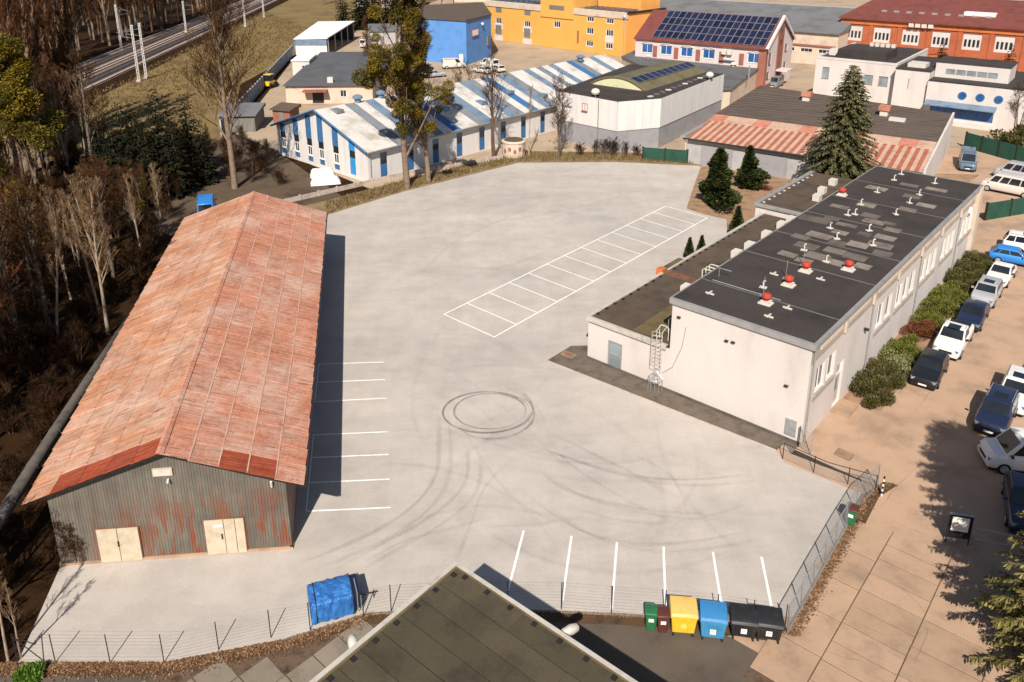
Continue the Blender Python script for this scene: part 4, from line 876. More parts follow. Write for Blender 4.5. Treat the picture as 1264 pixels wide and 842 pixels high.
def warehouse():
    R_ = thing('warehouse', 'warehouse with white upper cladding over grey base and barrel vaulted rooflight', 'warehouse', (20.75, 111.8, 0))
    o = (20.75, 111.8); pts = [vsub(p, o) for p in ((6.72,117),(14.5,109.6),(20.75,111.8),(34.3,131.0),(20.5,140.5))]
    def prism(name, z0, z1, m, out=0.0):
        cx = sum(p[0] for p in pts)/5; cy = sum(p[1] for p in pts)/5
        q = [(p[0]+(p[0]-cx)/hypot(p[0]-cx,p[1]-cy)*out, p[1]+(p[1]-cy)/hypot(p[0]-cx,p[1]-cy)*out) for p in pts]
        return MB().prism(q, z0, z1).build(name, M[m], R_)
    prism('base_wall', -.1, 3.0, 'grey_wall')
    # white cladding as single panels
    for i in range(5):
        a, b = pts[i], pts[(i+1) % 5]; d = (b[0]-a[0], b[1]-a[1]); l = hypot(*d); d = (d[0]/l, d[1]/l); n = max(1, int(l/1.15)); ang = atan2(d[1], d[0])
        me = MB().box(0, l/n-.02, -.10, .0, 3.0, 7.15).mesh('cladding_panel', M['panel_white'])
        for k in range(n): link('cladding_panel', me, R_, (a[0]+d[0]*l*k/n, a[1]+d[1]*l*k/n, 0), ang)
    prism('core', 3.0, 7.05, 'grey_light', -.02); prism('roof', 7.052, 7.2, 'bitumen', .08)
    d = (.771,-.637)
    a = pts[0]; b = pts[1]; l = hypot(b[0]-a[0], b[1]-a[1]); d = ((b[0]-a[0])/l, (b[1]-a[1])/l)
    off = (d[1]*.25, -d[0]*.25)
    win(R_, (a[0]+off[0], a[1]+off[1]), d, 1.0, 2.8, 5.3, 6.5, .2, 2, 1, 'zinc', 'glass_grey'); win(R_, (a[0]+off[0], a[1]+off[1]), d, 4.6, 5.6, 5.0, 6.1, .2, 2, 1, 'brown_brick', 'glass')
    # barrel vault
    u = radians(38); f1 = vsub(P(797,112,7.25), o); f0 = (f1[0]-9.3*cos(u), f1[1]+9.3*sin(u)); L2 = 20.0; dv = (sin(u)*L2, cos(u)*L2); n = 12; arc = []
    for i in range(n+1):
        t = i/n; arc.append((f0[0]+(f1[0]-f0[0])*t, f0[1]+(f1[1]-f0[1])*t, 7.2+1.45*4*t*(1-t)))
    mb = MB()
    for i in range(n): p, q = arc[i], arc[i+1]; mb.quad(p, q, (q[0]+dv[0],q[1]+dv[1],q[2]), (p[0]+dv[0],p[1]+dv[1],p[2]))
    v = mb.build('vault', M['olive_vault'], R_, True)
    e = MB(); e.add([(p[0]-.01*dv[0],p[1]-.01*dv[1],p[2]) for p in arc], [tuple(range(n+1))]); e.add([(p[0]+dv[0],p[1]+dv[1],p[2]) for p in arc], [tuple(range(n,-1,-1))]); e.build('vault_end', M['vault_end'], v)
    MB().tube([(p[0]-.012*dv[0],p[1]-.012*dv[1],p[2]+.08) for p in arc], .16, 5).build('vault_rim', M['olive_vault'], v)
    for k in range(10):
        f = (k+.5)/10*.94+.03; i = 8; p, q = arc[8], arc[10]; c = ((p[0]+q[0])/2+dv[0]*f, (p[1]+q[1])/2+dv[1]*f, (p[2]+q[2])/2+.12); ux = (sin(u), cos(u), 0); e_ = (q[0]-p[0], q[1]-p[1], q[2]-p[2]); l = sqrt(sum(x*x for x in e_)); uy = tuple(-x/l for x in e_)
        nz = ux[0]*uy[1]-ux[1]*uy[0]
        if nz < 0: ux = tuple(-x for x in ux)
        solar_panel(R_, c, ux, uy, 1.82, 1.7)
    for x, y, m in ((735,116,'ac_white'),(876,95,'ac_white')):
        p = vsub(P(x, y, 7.6), o); MB().lathe([(.1,0),(.1,.3),(.5,.4),(.65,.7),(.5,1.05),(.15,1.2)], (p[0], p[1], 7.2), 12).build('roof_dome', M[m], R_)
    for k in range(12):
        f = k/12; p, q = pts[2], pts[3]; x = p[0]+(q[0]-p[0])*f-1.3; y = p[1]+(q[1]-p[1])*f+.9; MB().obox((x,y,7.2), (.8,.5,.12), rnd.uniform(0,3)).build('roof_clutter', M['ac_white' if k % 3 == 0 else 'bitumen_seam'], R_)
    MB().tube([(pts[1][0]-2.4,pts[1][1]+2.1,.2),(pts[1][0]-2.4,pts[1][1]+2.1,7)], .07, 6).build('downpipe', M['steel_grey'], R_)
warehouse()
def hall_behind():
    o = P(902,112)[:2]
    z = 4.3; pts = [vsub(P(*q, z), o) for q in ((768,70),(785,62),(943,78),(902,109),(860,112))]
    pts = [pts[0], pts[1], pts[2], pts[3], pts[4]]
    R_ = thing('low_workshop', 'low workshop with grey felt roof in front of the solar panelled building', 'building', (o[0], o[1], 0))
    if sum((b[0]-a[0])*(b[1]+a[1]) for a, b in zip(pts, pts[1:]+pts[:1])) > 0: pts.reverse()
    MB().prism(pts, -.1, 4.1).build('wall', M['cream_wall'], R_)
    cx = sum(p[0] for p in pts)/5; cy = sum(p[1] for p in pts)/5
    MB().prism([(cx+(p[0]-cx)*1.02, cy+(p[1]-cy)*1.02) for p in pts], 4.1, 4.3).build('roof', M['bitumen_grey'], R_)
    for x, y in ((800,70),(905,80),(880,97)): p = vsub(P(x,y,4.6), o); MB().lathe([(.3,0),(.3,.3),(.6,.4),(.3,.8)], (p[0],p[1],4.3), 10).build('roof_vent', M['ac_white'], R_)
    p = vsub(P(925,85,6), o); MB().tube([(p[0],p[1],4.2),(p[0],p[1],6.6)], .12, 6).build('flue', M['galv'], R_)
hall_behind()
def solar_building():
    a = radians(35); R_ = thing('solar_building', 'white and brown brick gabled building with solar panels covering its roof', 'building', (47.5, 152.6, 0), -a)
    W, D, E_, RZ = 27.0, 16.6, 8.2, 13.0
    ops = []; xs = [1.4,5.6,10.0,14.6,23.6]
    for x in xs: ops.append((x, x+2.5, 5.2, 7.0))
    rops = [(2.0,3.6,4.6,7.0),(1.6,3.2,1.9,3.4),(11.6,13.2,6.0,7.6),(11.8,13.4,2.6,4.0)]
    mb = MB(); facade(mb, (-W,0), FR, W, 0, E_, ops, .2); facade(mb, (0,0), RT, D, 0, E_, rops, .2); mb.add([(0,0,E_),(0,D,E_),(0,D/2,RZ)], [(0,1,2)])
    facade(mb, (0,D), BK, W, 0, E_); facade(mb, (-W,D), LF, D, 0, E_); mb.add([(-W,D,E_),(-W,0,E_),(-W,D/2,RZ)], [(0,1,2)]); mb.build('wall', M['pink_wall'], R_)
    for x in xs:
        f = win(R_, (-W,0), FR, x, x+2.5, 5.2, 7.0, .18, 2, 1, 'white_paint', 'glass_blue', .12); MB().tube([(-W+x-.1+2.7*i/6, -.04, 7.0+.42*sin(pi*i/6)) for i in range(7)], .10, 4).build('arch', M['white_wall'], R_)
    for p, q, b0, b1 in rops: win(R_, (0,0), RT, p, q, b0, b1, .18, 2, 1, 'brown_brick', 'glass', .1)
    for x in (3.9+.1, 8.6, 13.2, 18.0, 22.0): MB().box(-W+x, -W+x+.9, -.10, -.003, 4.6, 6.8).build('pier', M['brown_brick'], R_)
    MB().box(-1.3, -.003, -.12, -.003, 0, E_).build('corner_pier', M['brown_brick'], R_); MB().box(.003, .14, -.12, 1.0, 0, E_).build('corner_pier', M['brown_brick'], R_); MB().box(.003, .16, 6.6, 9.9, 0, 11.9).build('centre_pier', M['brown_brick'], R_)
    for z, h_ in ((3.5,1.2),(8.0,.9),(10.4,.8)): MB().box(.165, .19, 7.7, 8.7, z, z+h_).build('window', M['glass'], R_)
    MB().box(.2, 2.4, 6.4, 10.0, 3.0, 3.25).build('canopy', M['pink_wall'], R_); MB().box(.003, .3, .0, 6.4, 0, 1.1).build('plinth', M['brown_brick'], R_)
    for k in range(2): MB().box(-W+18.6+k*1.1, -W+19.5+k*1.1, -.6, -.01, 6.4, 7.2).build('air_conditioner', M['ac_white'], R_)
    MB().box(-W+18.2, -W+21.2, -.5, -.01, 5.2, 5.35).build('shelf', M['steel_grey'], R_)
    rf = MB()
    for sd, yy in ((-1, -.4), (1, D+.4)):
        ze = E_-.23; q = [(-W-.3,yy,ze),(.15,yy,ze),(.15,D/2,RZ+.08),(-W-.3,D/2,RZ+.08)]; q = q if sd < 0 else q[::-1]
        rf.add(q+[(x,y,z-.18) for x, y, z in q], [(0,1,2,3),(4,7,6,5),(0,4,5,1),(1,5,6,2),(3,7,4,0)])
    rf.build('roof', M['red_roof'], R_)
    g = MB(); g.add([(.02,-.5,E_-.1),(.55,-.5,E_-.1),(.55,D/2,RZ+.55),(.02,D/2,RZ+.55)], [(0,1,2,3)]); g.add([(.02,D+.5,E_-.1),(.02,D/2,RZ+.55),(.55,D/2,RZ+.55),(.55,D+.5,E_-.1)], [(0,1,2,3)])
    g.add([(.55,-.5,E_-.1),(.55,-.5,E_-.7),(.55,D/2,RZ-.1),(.55,D+.5,E_-.7),(.55,D+.5,E_-.1),(.55,D/2,RZ+.55)], [(0,1,2,5),(5,2,3,4)]); g.build('gable_coping', M['pink_wall'], R_)
    s = hypot(D/2+.4, RZ-E_+.3); uy = (0, (D/2+.4)/s, (RZ-E_+.3)/s); nr, nc = 4, 17; pw = 1.36; ph = (s-1.0)/nr
    for r in range(nr):
        for c in range(nc):
            t = .75+ph*(r+.5); p = (-pw*(c+.5)-.4, -.4+uy[1]*t, E_-.23+uy[2]*t); n = (0, -uy[2], uy[1]); p = (p[0], p[1]+n[1]*.12, p[2]+n[2]*.12); solar_panel(R_, p, (1,0,0), uy, pw-.06, ph-.10)
solar_building()
def yellow():
    a = radians(44); R_ = thing('yellow_building', 'tall yellow rendered building with a central tower and white window surrounds', 'building', (26.9, 194, 0), -a)
    W, D, H = 47, 16, 10.1
    cx = lambda px_: (px_-773.6)/(773.6-602.5)
    cl = [(4.6,'L'),(15.2,'L'),(36.2,'R'),(42.2,'R')]; ops = []
    for c, k in cl:
        for z0, z1 in ((1.2,2.6),(4.2,5.8),(7.2,8.4)): ops.append((c-1.1, c+1.1, z0+.3, z1+.3))
    ops.append((25.5-1.1, 25.5+1.1, 5.2, 6.8))
    mb = MB(); facade(mb, (-W,0), FR, W, 0, H, ops, .15); mb.build('front_wall', M['yellow_wall'], R_)
    mb = MB(); facade(mb, (0,0), RT, D, 0, H, [(7,8,3.3,4.5),(9.5,10.5,6,7)], .15); facade(mb, (0,D), BK, W, 0, H); facade(mb, (-W,D), LF, D, 0, H); mb.build('side_wall', M['orange_wall'], R_)
    win(R_, (0,0), RT, 7, 8, 3.3, 4.5); win(R_, (0,0), RT, 9.5, 10.5, 6, 7)
    for c, k in cl:
        for j, (z0, z1) in enumerate(((1.2,2.6),(4.2,5.8),(7.2,8.4))):
            if k == 'L' and j == 2: MB().box(-W+c-1.05, -W+c+1.05, -.05, .1, z0+.33, z1+.27).build('shutter', M['wood_grey'], R_)
            elif k == 'L' and j == 0: MB().box(-W+c-1.05, -W+c+1.05, -.05, .1, z0+.33, z1+.27).build('shutter', M['zinc'], R_)
            else: win(R_, (-W,0), FR, c-1.1, c+1.1, z0+.3, z1+.3, .14, 3, 1, 'white_paint', 'glass', .14)
        if k == 'L':
            MB().box(-W+c-1.6, -W+c+1.6, -.06, -.004, 2.95, 4.45).build('white_surround', M['white_wall'], R_); MB().box(-W+c-1.1, -W+c+1.1, -.12, -.062, 2.0, 4.1).build('shutter', M['wood_grey'], R_); MB().box(-W+c-1.6, -W+c+1.6, -.06, -.004, 0, 1.45).build('white_surround', M['white_wall'], R_)
        else:
            MB().box(-W+c-1.3, -W+c+1.3, -.05, -.004, 3.0, 4.4).build('white_surround', M['white_wall' if c > 40 else 'yellow_wall'], R_); MB().box(-W+c-1.3, -W+c+1.3, -.12, -.004, 8.75, 8.9).build('lintel', M['white_wall'], R_)
    win(R_, (-W,0), FR, 25.5-1.1, 25.5+1.1, 5.2, 6.8, .14, 3, 1, 'white_paint', 'glass', .14)
    MB().box(-W+32.2, -W+32.7, -.15, -.004, 2.0, 5.0).build('downpipe', M['brown_brick'], R_)
    MB().box(-W+20, -W+31, -.25, 9, H-3.5 if False else 7.6, 15.0).build('tower', M['yellow_wall'], R_)
    MB().box(-W+23, -W+28, -.30, -.252, 9.6, 10.7).build('shutter', M['wood_grey'], R_)
    for x0, x1 in ((-W-.2,-W+19.98), (-W+31.02,.2)): MB().box(x0, x1, -.22, .5, 8.95, H+.35).build('cornice', M['cream_wall'], R_)
    MB().box(-W, -.3, .5, D, H, H+.25).build('roof', M['slate_roof'], R_)
    MB().box(-14, -1, 7, D-1, H+.25, H+3.3).build('penthouse', M['orange_wall'], R_)
    MB().box(-.2, .3, -.1, D, H-.05, H+.42).build('edge_flashing', M['steel_dark'], R_)
    for r in range(3):
        for c in range(8): solar_panel(R_, (-13.2+c*1.72, 1.6+r*1.65, H+.55), (1,0,0), (0,cos(.15),sin(.15)), 1.6, 1.5)
    for r in range(2):
        for c in range(8): solar_panel(R_, (-45+c*2.0, 2+r*1.8, H+.55), (1,0,0), (0,cos(.15),sin(.15)), 1.8, 1.6)
    MB().tube([(-.3,-.4,0),(-.3,-.4,9.2)], .09, 6).lathe([(.28,0),(.4,.3),(.28,.6)], (-.3,-.4,9.2), 10).build('lamp_pole', M['galv'], R_)
yellow()
def blue_hall():
    o = (-10.2, 183.0); z = 9.7; pts = [vsub(P(523,23,z), o), (0,0), vsub(P(606,19,z), o), vsub((-8,225), o), vsub((-26,215), o)]
    R_ = thing('blue_hall', 'plain bright blue rendered hall with flat roof and a white sign', 'building', (o[0], o[1], 0))
    MB().prism(pts, -.1, z).build('wall', M['blue_wall'], R_)
    cx = sum(p[0] for p in pts)/5; cy = sum(p[1] for p in pts)/5
    MB().prism([(cx+(p[0]-cx)*1.02, cy+(p[1]-cy)*1.02) for p in pts], z, z+.35).build('roof', M['brown_roof'], R_)
    d = vsub(pts[2], pts[1]); l = hypot(*d); d = (d[0]/l, d[1]/l); n = (d[1], -d[0])
    def on(t, off): return (pts[1][0]+d[0]*t+n[0]*off, pts[1][1]+d[1]*t+n[1]*off)
    c = on(l*.32, .15); sg = MB().obox((c[0], c[1], 6.0), (3.1, .2, 1.5), atan2(d[1], d[0])).build('sign', M['red_vent'], R_); c = on(l*.32, .27); MB().obox((c[0], c[1], 6.12), (2.85, .06, 1.26), atan2(d[1], d[0])).build('sign_face', M['white_paint'], sg)
    c = on(l*.6, .3); MB().lathe([(.2,0),(.35,.3),(.2,.6)], (c[0], c[1], 8.0), 10).build('lamp', M['white_paint'], R_)
    c = on(l*.85, .2); MB().obox((c[0], c[1], 3.0), (1.3,.3,2.2), atan2(d[1], d[0])).build('shutter', M['wood_grey'], R_)
    d2 = vsub(pts[1], pts[0]); l2 = hypot(*d2); d2 = (d2[0]/l2, d2[1]/l2); n2 = (d2[1], -d2[0]); c = (pts[1][0]-d2[0]*1.4+n2[0]*.06, pts[1][1]-d2[1]*1.4+n2[1]*.06)
    MB().obox((c[0], c[1], 0), (1.0,.1,2.3), atan2(d2[1], d2[0])).build('door', M['white_paint'], R_)
blue_hall()
def shelter():
    a = radians(0); o = (-52.3, 197.0); R_ = thing('open_shelter', 'lean-to shelter with a white metal roof, dark blue fascia and open side', 'shelter', (o[0], o[1], 0), 0)
    W, D = 7.6, 28.0; dx = -.3
    rf = MB(); q = [(-.2,0,4.0),(W+.2,.6,4.1),(W+1.6,D+1.5,4.9),(-.6,D,4.9)]; rf.add(q+[(x,y,z-.22) for x, y, z in q], [(0,1,2,3),(4,7,6,5),(0,4,5,1),(1,5,6,2),(2,6,7,3),(3,7,4,0)]); rf.build('roof', M['white_paint'], R_)
    MB().box(0, W, .25, .4, 2.3, 3.75).build('fascia', M['blue_grey'], R_); MB().box(0, W, .3, .42, 0, 2.3).build('front_wall', M['panel_white'], R_); MB().box(-.3, -.1, .4, D, 0, 3.8).build('side_wall', M['blue_grey'], R_); MB().box(-.5, W+1.5, D-.3, D-.1, 0, 4.6).build('back_wall', M['steel_dark'], R_)
    for i in range(5): MB().box(W+.05+i*.3, W+.25+i*.3, 1.2+i*6.6, 1.4+i*6.6, 0, 4.0+.14*i).build('post', M['galv'], R_)
shelter()
def dark_roof_house():
    o = (-39.9, 141.6); R_ = thing('dark_roofed_house', 'low cream house with a dark grey hipped felt roof', 'building', (o[0], o[1], 0), radians(3))
    W, D = 15.2, 39.0
    mb = MB(); facade(mb, (0,0), FR, W, -.1, 3.2, [(4.6,6.6,0,2.5),(9.5,10.6,1.1,2.3)], .2); facade(mb, (W,0), RT, D, -.1, 3.2); facade(mb, (W,D), BK, W, -.1, 3.2); facade(mb, (0,D), LF, D, -.1, 3.2); mb.build('wall', M['cream_wall'], R_)
    win(R_, (0,0), FR, 9.5, 10.6, 1.1, 2.3); MB().box(4.65, 6.55, .15, .19, 0, 2.45).build('door', M['steel_dark'], R_)
    e = [(-.5,-.5,3.2),(W+.5,-.5,3.2),(W+.5,D+.5,3.2),(-.5,D+.5,3.2)]; r = [(5.2,18,4.6),(10.2,18,4.6),(10.0,30,4.6),(5.2,30,4.6)]
    MB().add(e+r, [(0,1,5,4),(1,2,6,5),(2,3,7,6),(3,0,4,7),(4,5,6,7),(3,2,1,0)]).build('roof', M['dark_grey_roof'], R_)
    for x, y, m in ((7.6,2.0,'ac_white'),(9.3,15,'ac_white'),(10.5,24,'ac_white')): MB().box(x-.5,x+.5,y-.4,y+.4,3.2,4.3).build('chimney', M[m], R_)
    MB().box(-3.2, .2, 22, 30, 0, 4.0).build('side_wing', M['white_wall'], R_); MB().box(-3.4, .3, 21.8, 30.2, 4.0, 4.2).build('wing_roof', M['white_paint'], R_); win(R_, (-3.2,22), FR, 1.9, 2.9, 1.4, 3.2, -.02, 2, 1)
    MB().box(3.2, 7.4, -1.8, -.02, 2.3, 2.5).build('canopy', M['brown_brick'], R_)
dark_roof_house()
def small_shed(loc, rz, W, D, H, label, wm, rm):
    R_ = thing('small_shed', label, 'shed', (*loc, 0), rz)
    MB().box(0, W, 0, D, -.1, H).build('wall', M[wm], R_); MB().add([(-.3,-.4,H),(W+.3,-.4,H),(W+.3,D+.3,H+.5),(-.3,D+.3,H+.5),(-.3,-.4,H-.12),(W+.3,-.4,H-.12),(W+.3,D+.3,H-.02),(-.3,D+.3,H-.02)], [(0,1,2,3),(0,4,5,1),(1,5,6,2),(2,6,7,3),(3,7,4,0)]).build('roof', M[rm], R_)
    MB().box(W*.35, W*.35+1.0, -.06, -.002, 0, 2.0).build('door', M['wood_grey'], R_)
small_shed((-44.5,121), radians(4), 5.2, 6.5, 2.6, 'small grey shed with a flat pale roof beside the grass bank', 'wood_grey', 'slate_roof')
small_shed((-38.3,127.5), radians(-20), 3.2, 2.6, 2.2, 'small brown brick lean-to near the striped hall gable', 'brown_brick', 'brown_roof')
small_shed((-37.5,216), radians(10), 8, 12, 3.4, 'grey concrete shed under dark trees beside the white roofed shelter', 'grey_light', 'slate_roof')
def white_building():
    a = radians(38); R_ = thing('white_clinic', 'modern white flat roofed building with round windows and blue glazing', 'building', (63.6, 134.0, 0), -a)
    mb = MB(); facade(mb, (-13.2,0), FR, 13.2, -.2, 8.0, [(8.2,9.7,4.4,6.0),(10.6,12.1,4.4,6.0),(1.2,2.4,4.6,6.6)], .2); facade(mb, (0,0), RT, 22, -.2, 8.0); facade(mb, (0,22), BK, 13.2, -.2, 8.0); facade(mb, (-13.2,22), LF, 22, -.2, 8.0); mb.build('wall', M['white_wall'], R_)
    for p, q, b0, b1 in ((8.2,9.7,4.4,6.0),(10.6,12.1,4.4,6.0),(1.2,2.4,4.6,6.6)): win(R_, (-13.2,0), FR, p, q, b0, b1, .18, 1, 1, 'zinc', 'glass_grey', .12)
    MB().box(-13.1, -.1, .1, 21.9, 8.0, 8.15).build('roof', M['bitumen'], R_); MB().box(-13.2, 0, -.05, .3, 8.0, 8.35).box(-.3, .05, .3, 22, 8.0, 8.35).box(-13.2,-12.9,.3,22,8.0,8.35).build('parapet', M['white_wall'], R_)
    MB().box(-10.5, -2.5, 2.5, 10, 8.15, 9.6).build('plant_room', M['bitumen'], R_); MB().box(-12.4, -4.8, 4, 6, 8.15, 9.2).build('light_shaft', M['white_wall'], R_)
    for i in range(5): MB().box(-7.0+i*.9, -6.4+i*.9, 9, 9.8, 9.6, 10.2).build('roof_unit', M['ac_white'], R_)
    # stair block and right wing
    y0 = -1.6
    MB().box(.25, 5.4, y0, 14, -.2, 7.7).build('stair_block', M['white_wall'], R_); MB().box(.2, 5.45, y0-.05, 14.05, 7.7, 7.95).build('stair_roof', M['bitumen'], R_)
    MB().box(1.5, 4.2, y0+2, y0+5, 7.95, 8.6).build('roof_unit', M['ac_white'], R_); MB().box(2.4, 2.55, y0-.08, y0-.004, 4.8, 6.4).build('wall_lamp', M['frieze'], R_)
    W0, W1 = 5.42, 30.0
    mb = MB(); rx = [10.6, 13.1, 15.6]; gl = (6.3, 15.3, .9, 2.9); facade(mb, (W0,y0-.6), FR, W1-W0, -.2, 6.4, [(gl[0]-W0,gl[1]-W0,gl[2],gl[3])], .3); facade(mb, (W1,y0-.6), RT, 18, -.2, 6.4); facade(mb, (W1,y0+17.4), BK, W1-W0, -.2, 6.4); mb.build('wing_wall', M['white_wall'], R_)
    MB().box(W0+.02, W1-.02, y0-.5, y0+17.3, 6.4, 6.6).build('wing_roof', M['bitumen'], R_)
    MB().box(5.5, 16.0, y0+3.2, y0+10, 6.6, 9.0).build('clerestory', M['white_wall'], R_); MB().box(5.4, 16.1, y0+3.1, y0+10.1, 9.0, 9.15).build('clerestory_roof', M['bitumen'], R_)
    for i in range(5): win(R_, (6.8,y0+3.15), FR, .3+i*1.5, 1.65+i*1.5, 7.3, 8.1, .05, 1, 1, 'zinc', 'glass_grey', .1, sill=False)
    for x in rx:
        o = MB().lathe([(.62,0),(.62,.1)], n=18).build('round_window', M['blue_panel'], R_, loc=(x, y0-.6, 4.7)); o.rotation_euler = (pi/2, 0, 0); g = MB().lathe([(.48,.1),(.48,.115)], n=18).build('pane', M['glass_blue'], o)
    for i in range(8): win(R_, (W0,y0-.6), FR, gl[0]-W0+.05+i*1.11, gl[0]-W0+1.13+i*1.11, .95, 2.85, .26, 1, 1, 'blue_panel', 'glass_blue', .16, sill=False)
    MB().add([(5.6,y0-2.1,3.0),(15.6,y0-2.1,3.0),(15.6,y0-.62,3.5),(5.6,y0-.62,3.5),(5.6,y0-2.1,2.85),(15.6,y0-2.1,2.85),(15.6,y0-.62,3.3),(5.6,y0-.62,3.3)], [(0,1,2,3),(4,7,6,5),(0,4,5,1),(1,5,6,2),(3,7,4,0)]).build('canopy', M['blue_grey'], R_)
    MB().box(6.2, 15.5, y0-1.7, y0-.62, -.2, .5).build('terrace_wall', M['white_wall'], R_)
white_building()
def red_brick():
    a = radians(38.6); o = P(1040,21,10); R_ = thing('red_brick_building', 'large red brick building with white window bays and maroon roof', 'building', (o[0], o[1], 0), -a)
    W, D, H = 62, 26, 10.0; ops = []; n = 10
    for i in range(n): ops.append((1.2+i*6.0, 4.8+i*6.0, 4.9, 8.3))
    lo = [(1.2+i*6.0, 4.8+i*6.0, .6, 3.4) for i in range(n)]
    mb = MB(); facade(mb, (0,0), FR, W, -.2, 8.7, ops+lo, .35); facade(mb, (0,D), LF, D, -.2, 8.7); mb.build('wall', M['red_brick'], R_)
    MB().box(-.15, W, -.25, D, 8.7, H).build('cornice_band', M['orange_brick'], R_)
    for i, (p, q, b0, b1) in enumerate(ops):
        MB().box(p+.02, q-.02, .16, .3, b0+.02, b1-.02).build('white_bay', M['white_wall'], R_)
        for k in range(4): MB().box(p+.35+k*.8, p+.80+k*.8, .10, .155, b0+.7, b0+2.2).build('window', M['glass'], R_)
        MB().box(p+.02, q-.02, .2, .3, .62, 3.38).build('lower_bay', M['orange_brick'], R_)
        MB().box(p-1.0, p-.25, -.14, -.003, 0, 8.68).build('pilaster', M['red_brick'], R_)
    for i in range(4): MB().box(14.4+i*1.3, 15.4+i*1.3, -.8, -.26, 8.9, 9.7).build('air_conditioner', M['ac_white'], R_)
    rf = MB(); q = [(-.6,-.8,H),(W,-.8,H),(W,11,14.5),(5,11,14.5)]; rf.add(q+[(x,y,z-.25) for x, y, z in q], [(0,1,2,3),(0,4,5,1),(3,7,4,0)]); rf.add([(-.6,-.8,H),(5,11,14.5),(5,16,14.5),(-.6,D,H)], [(0,1,2,3)]); rf.add([(5,11,14.5),(W,11,14.5),(W,D,H),(-.6,D,H),(5,16,14.5)], [(0,1,2,3,4)]); rf.build('roof', M['red_roof'], R_)
    for i in range(9): MB().obox((8+i*2.6, 3.6, H+1.25), (1.1,1.2,.55), 0).build('roof_window', M['zinc'], R_)
    MB().box(24, 30, 3.5, 7.5, H+1.3, H+2.4).build('roof_hatch', M['white_paint'], R_)
red_brick()
def grey_hall():
    a = radians(36); o = P(1036,40,7.5); R_ = thing('grey_roofed_hall', 'long hall with a large grey sheet roof and pale wall behind the solar panelled building', 'building', (o[0], o[1], 0), -a)
    W, D = 95, 40
    mb = MB(); facade(mb, (-W,0), FR, W, -.2, 7.3, [(W-12+i*4, W-9.4+i*4, 2.6, 3.4) for i in range(3)], .2); facade(mb, (0,0), RT, D, -.2, 7.3); mb.build('wall', M['cream_wall'], R_)
    for i in range(3): win(R_, (-W,0), FR, W-12+i*4, W-9.4+i*4, 2.6, 3.4, .15, 3, 1)
    MB().box(-13, -.4, -.3, -.004, 4.0, 4.35).build('pipe_rack', M['brown_brick'], R_)
    rf = MB(); rf.add([(-W,-.6,7.3),(.4,-.6,7.3),(.4,20,11),(-W,20,11),(.4,D,7.3),(-W,D,7.3)], [(0,1,2,3),(3,2,4,5)]); rf.add([(-W,-.6,7.3),(-W,-.6,7.0),(.4,-.6,7.0),(.4,-.6,7.3)], [(0,1,2,3)]); rf.add([(.4,-.6,7.3),(.4,D,7.3),(.4,20,11)], [(0,1,2)]); rf.build('roof', M['slate_roof'], R_)
    for k in range(3): MB().box(-W, .3, 22+k*9, 23+k*9, 10.4-k*1.6, 10.9-k*1.6).build('roof_rail', M['grey_light'], R_)
grey_hall()
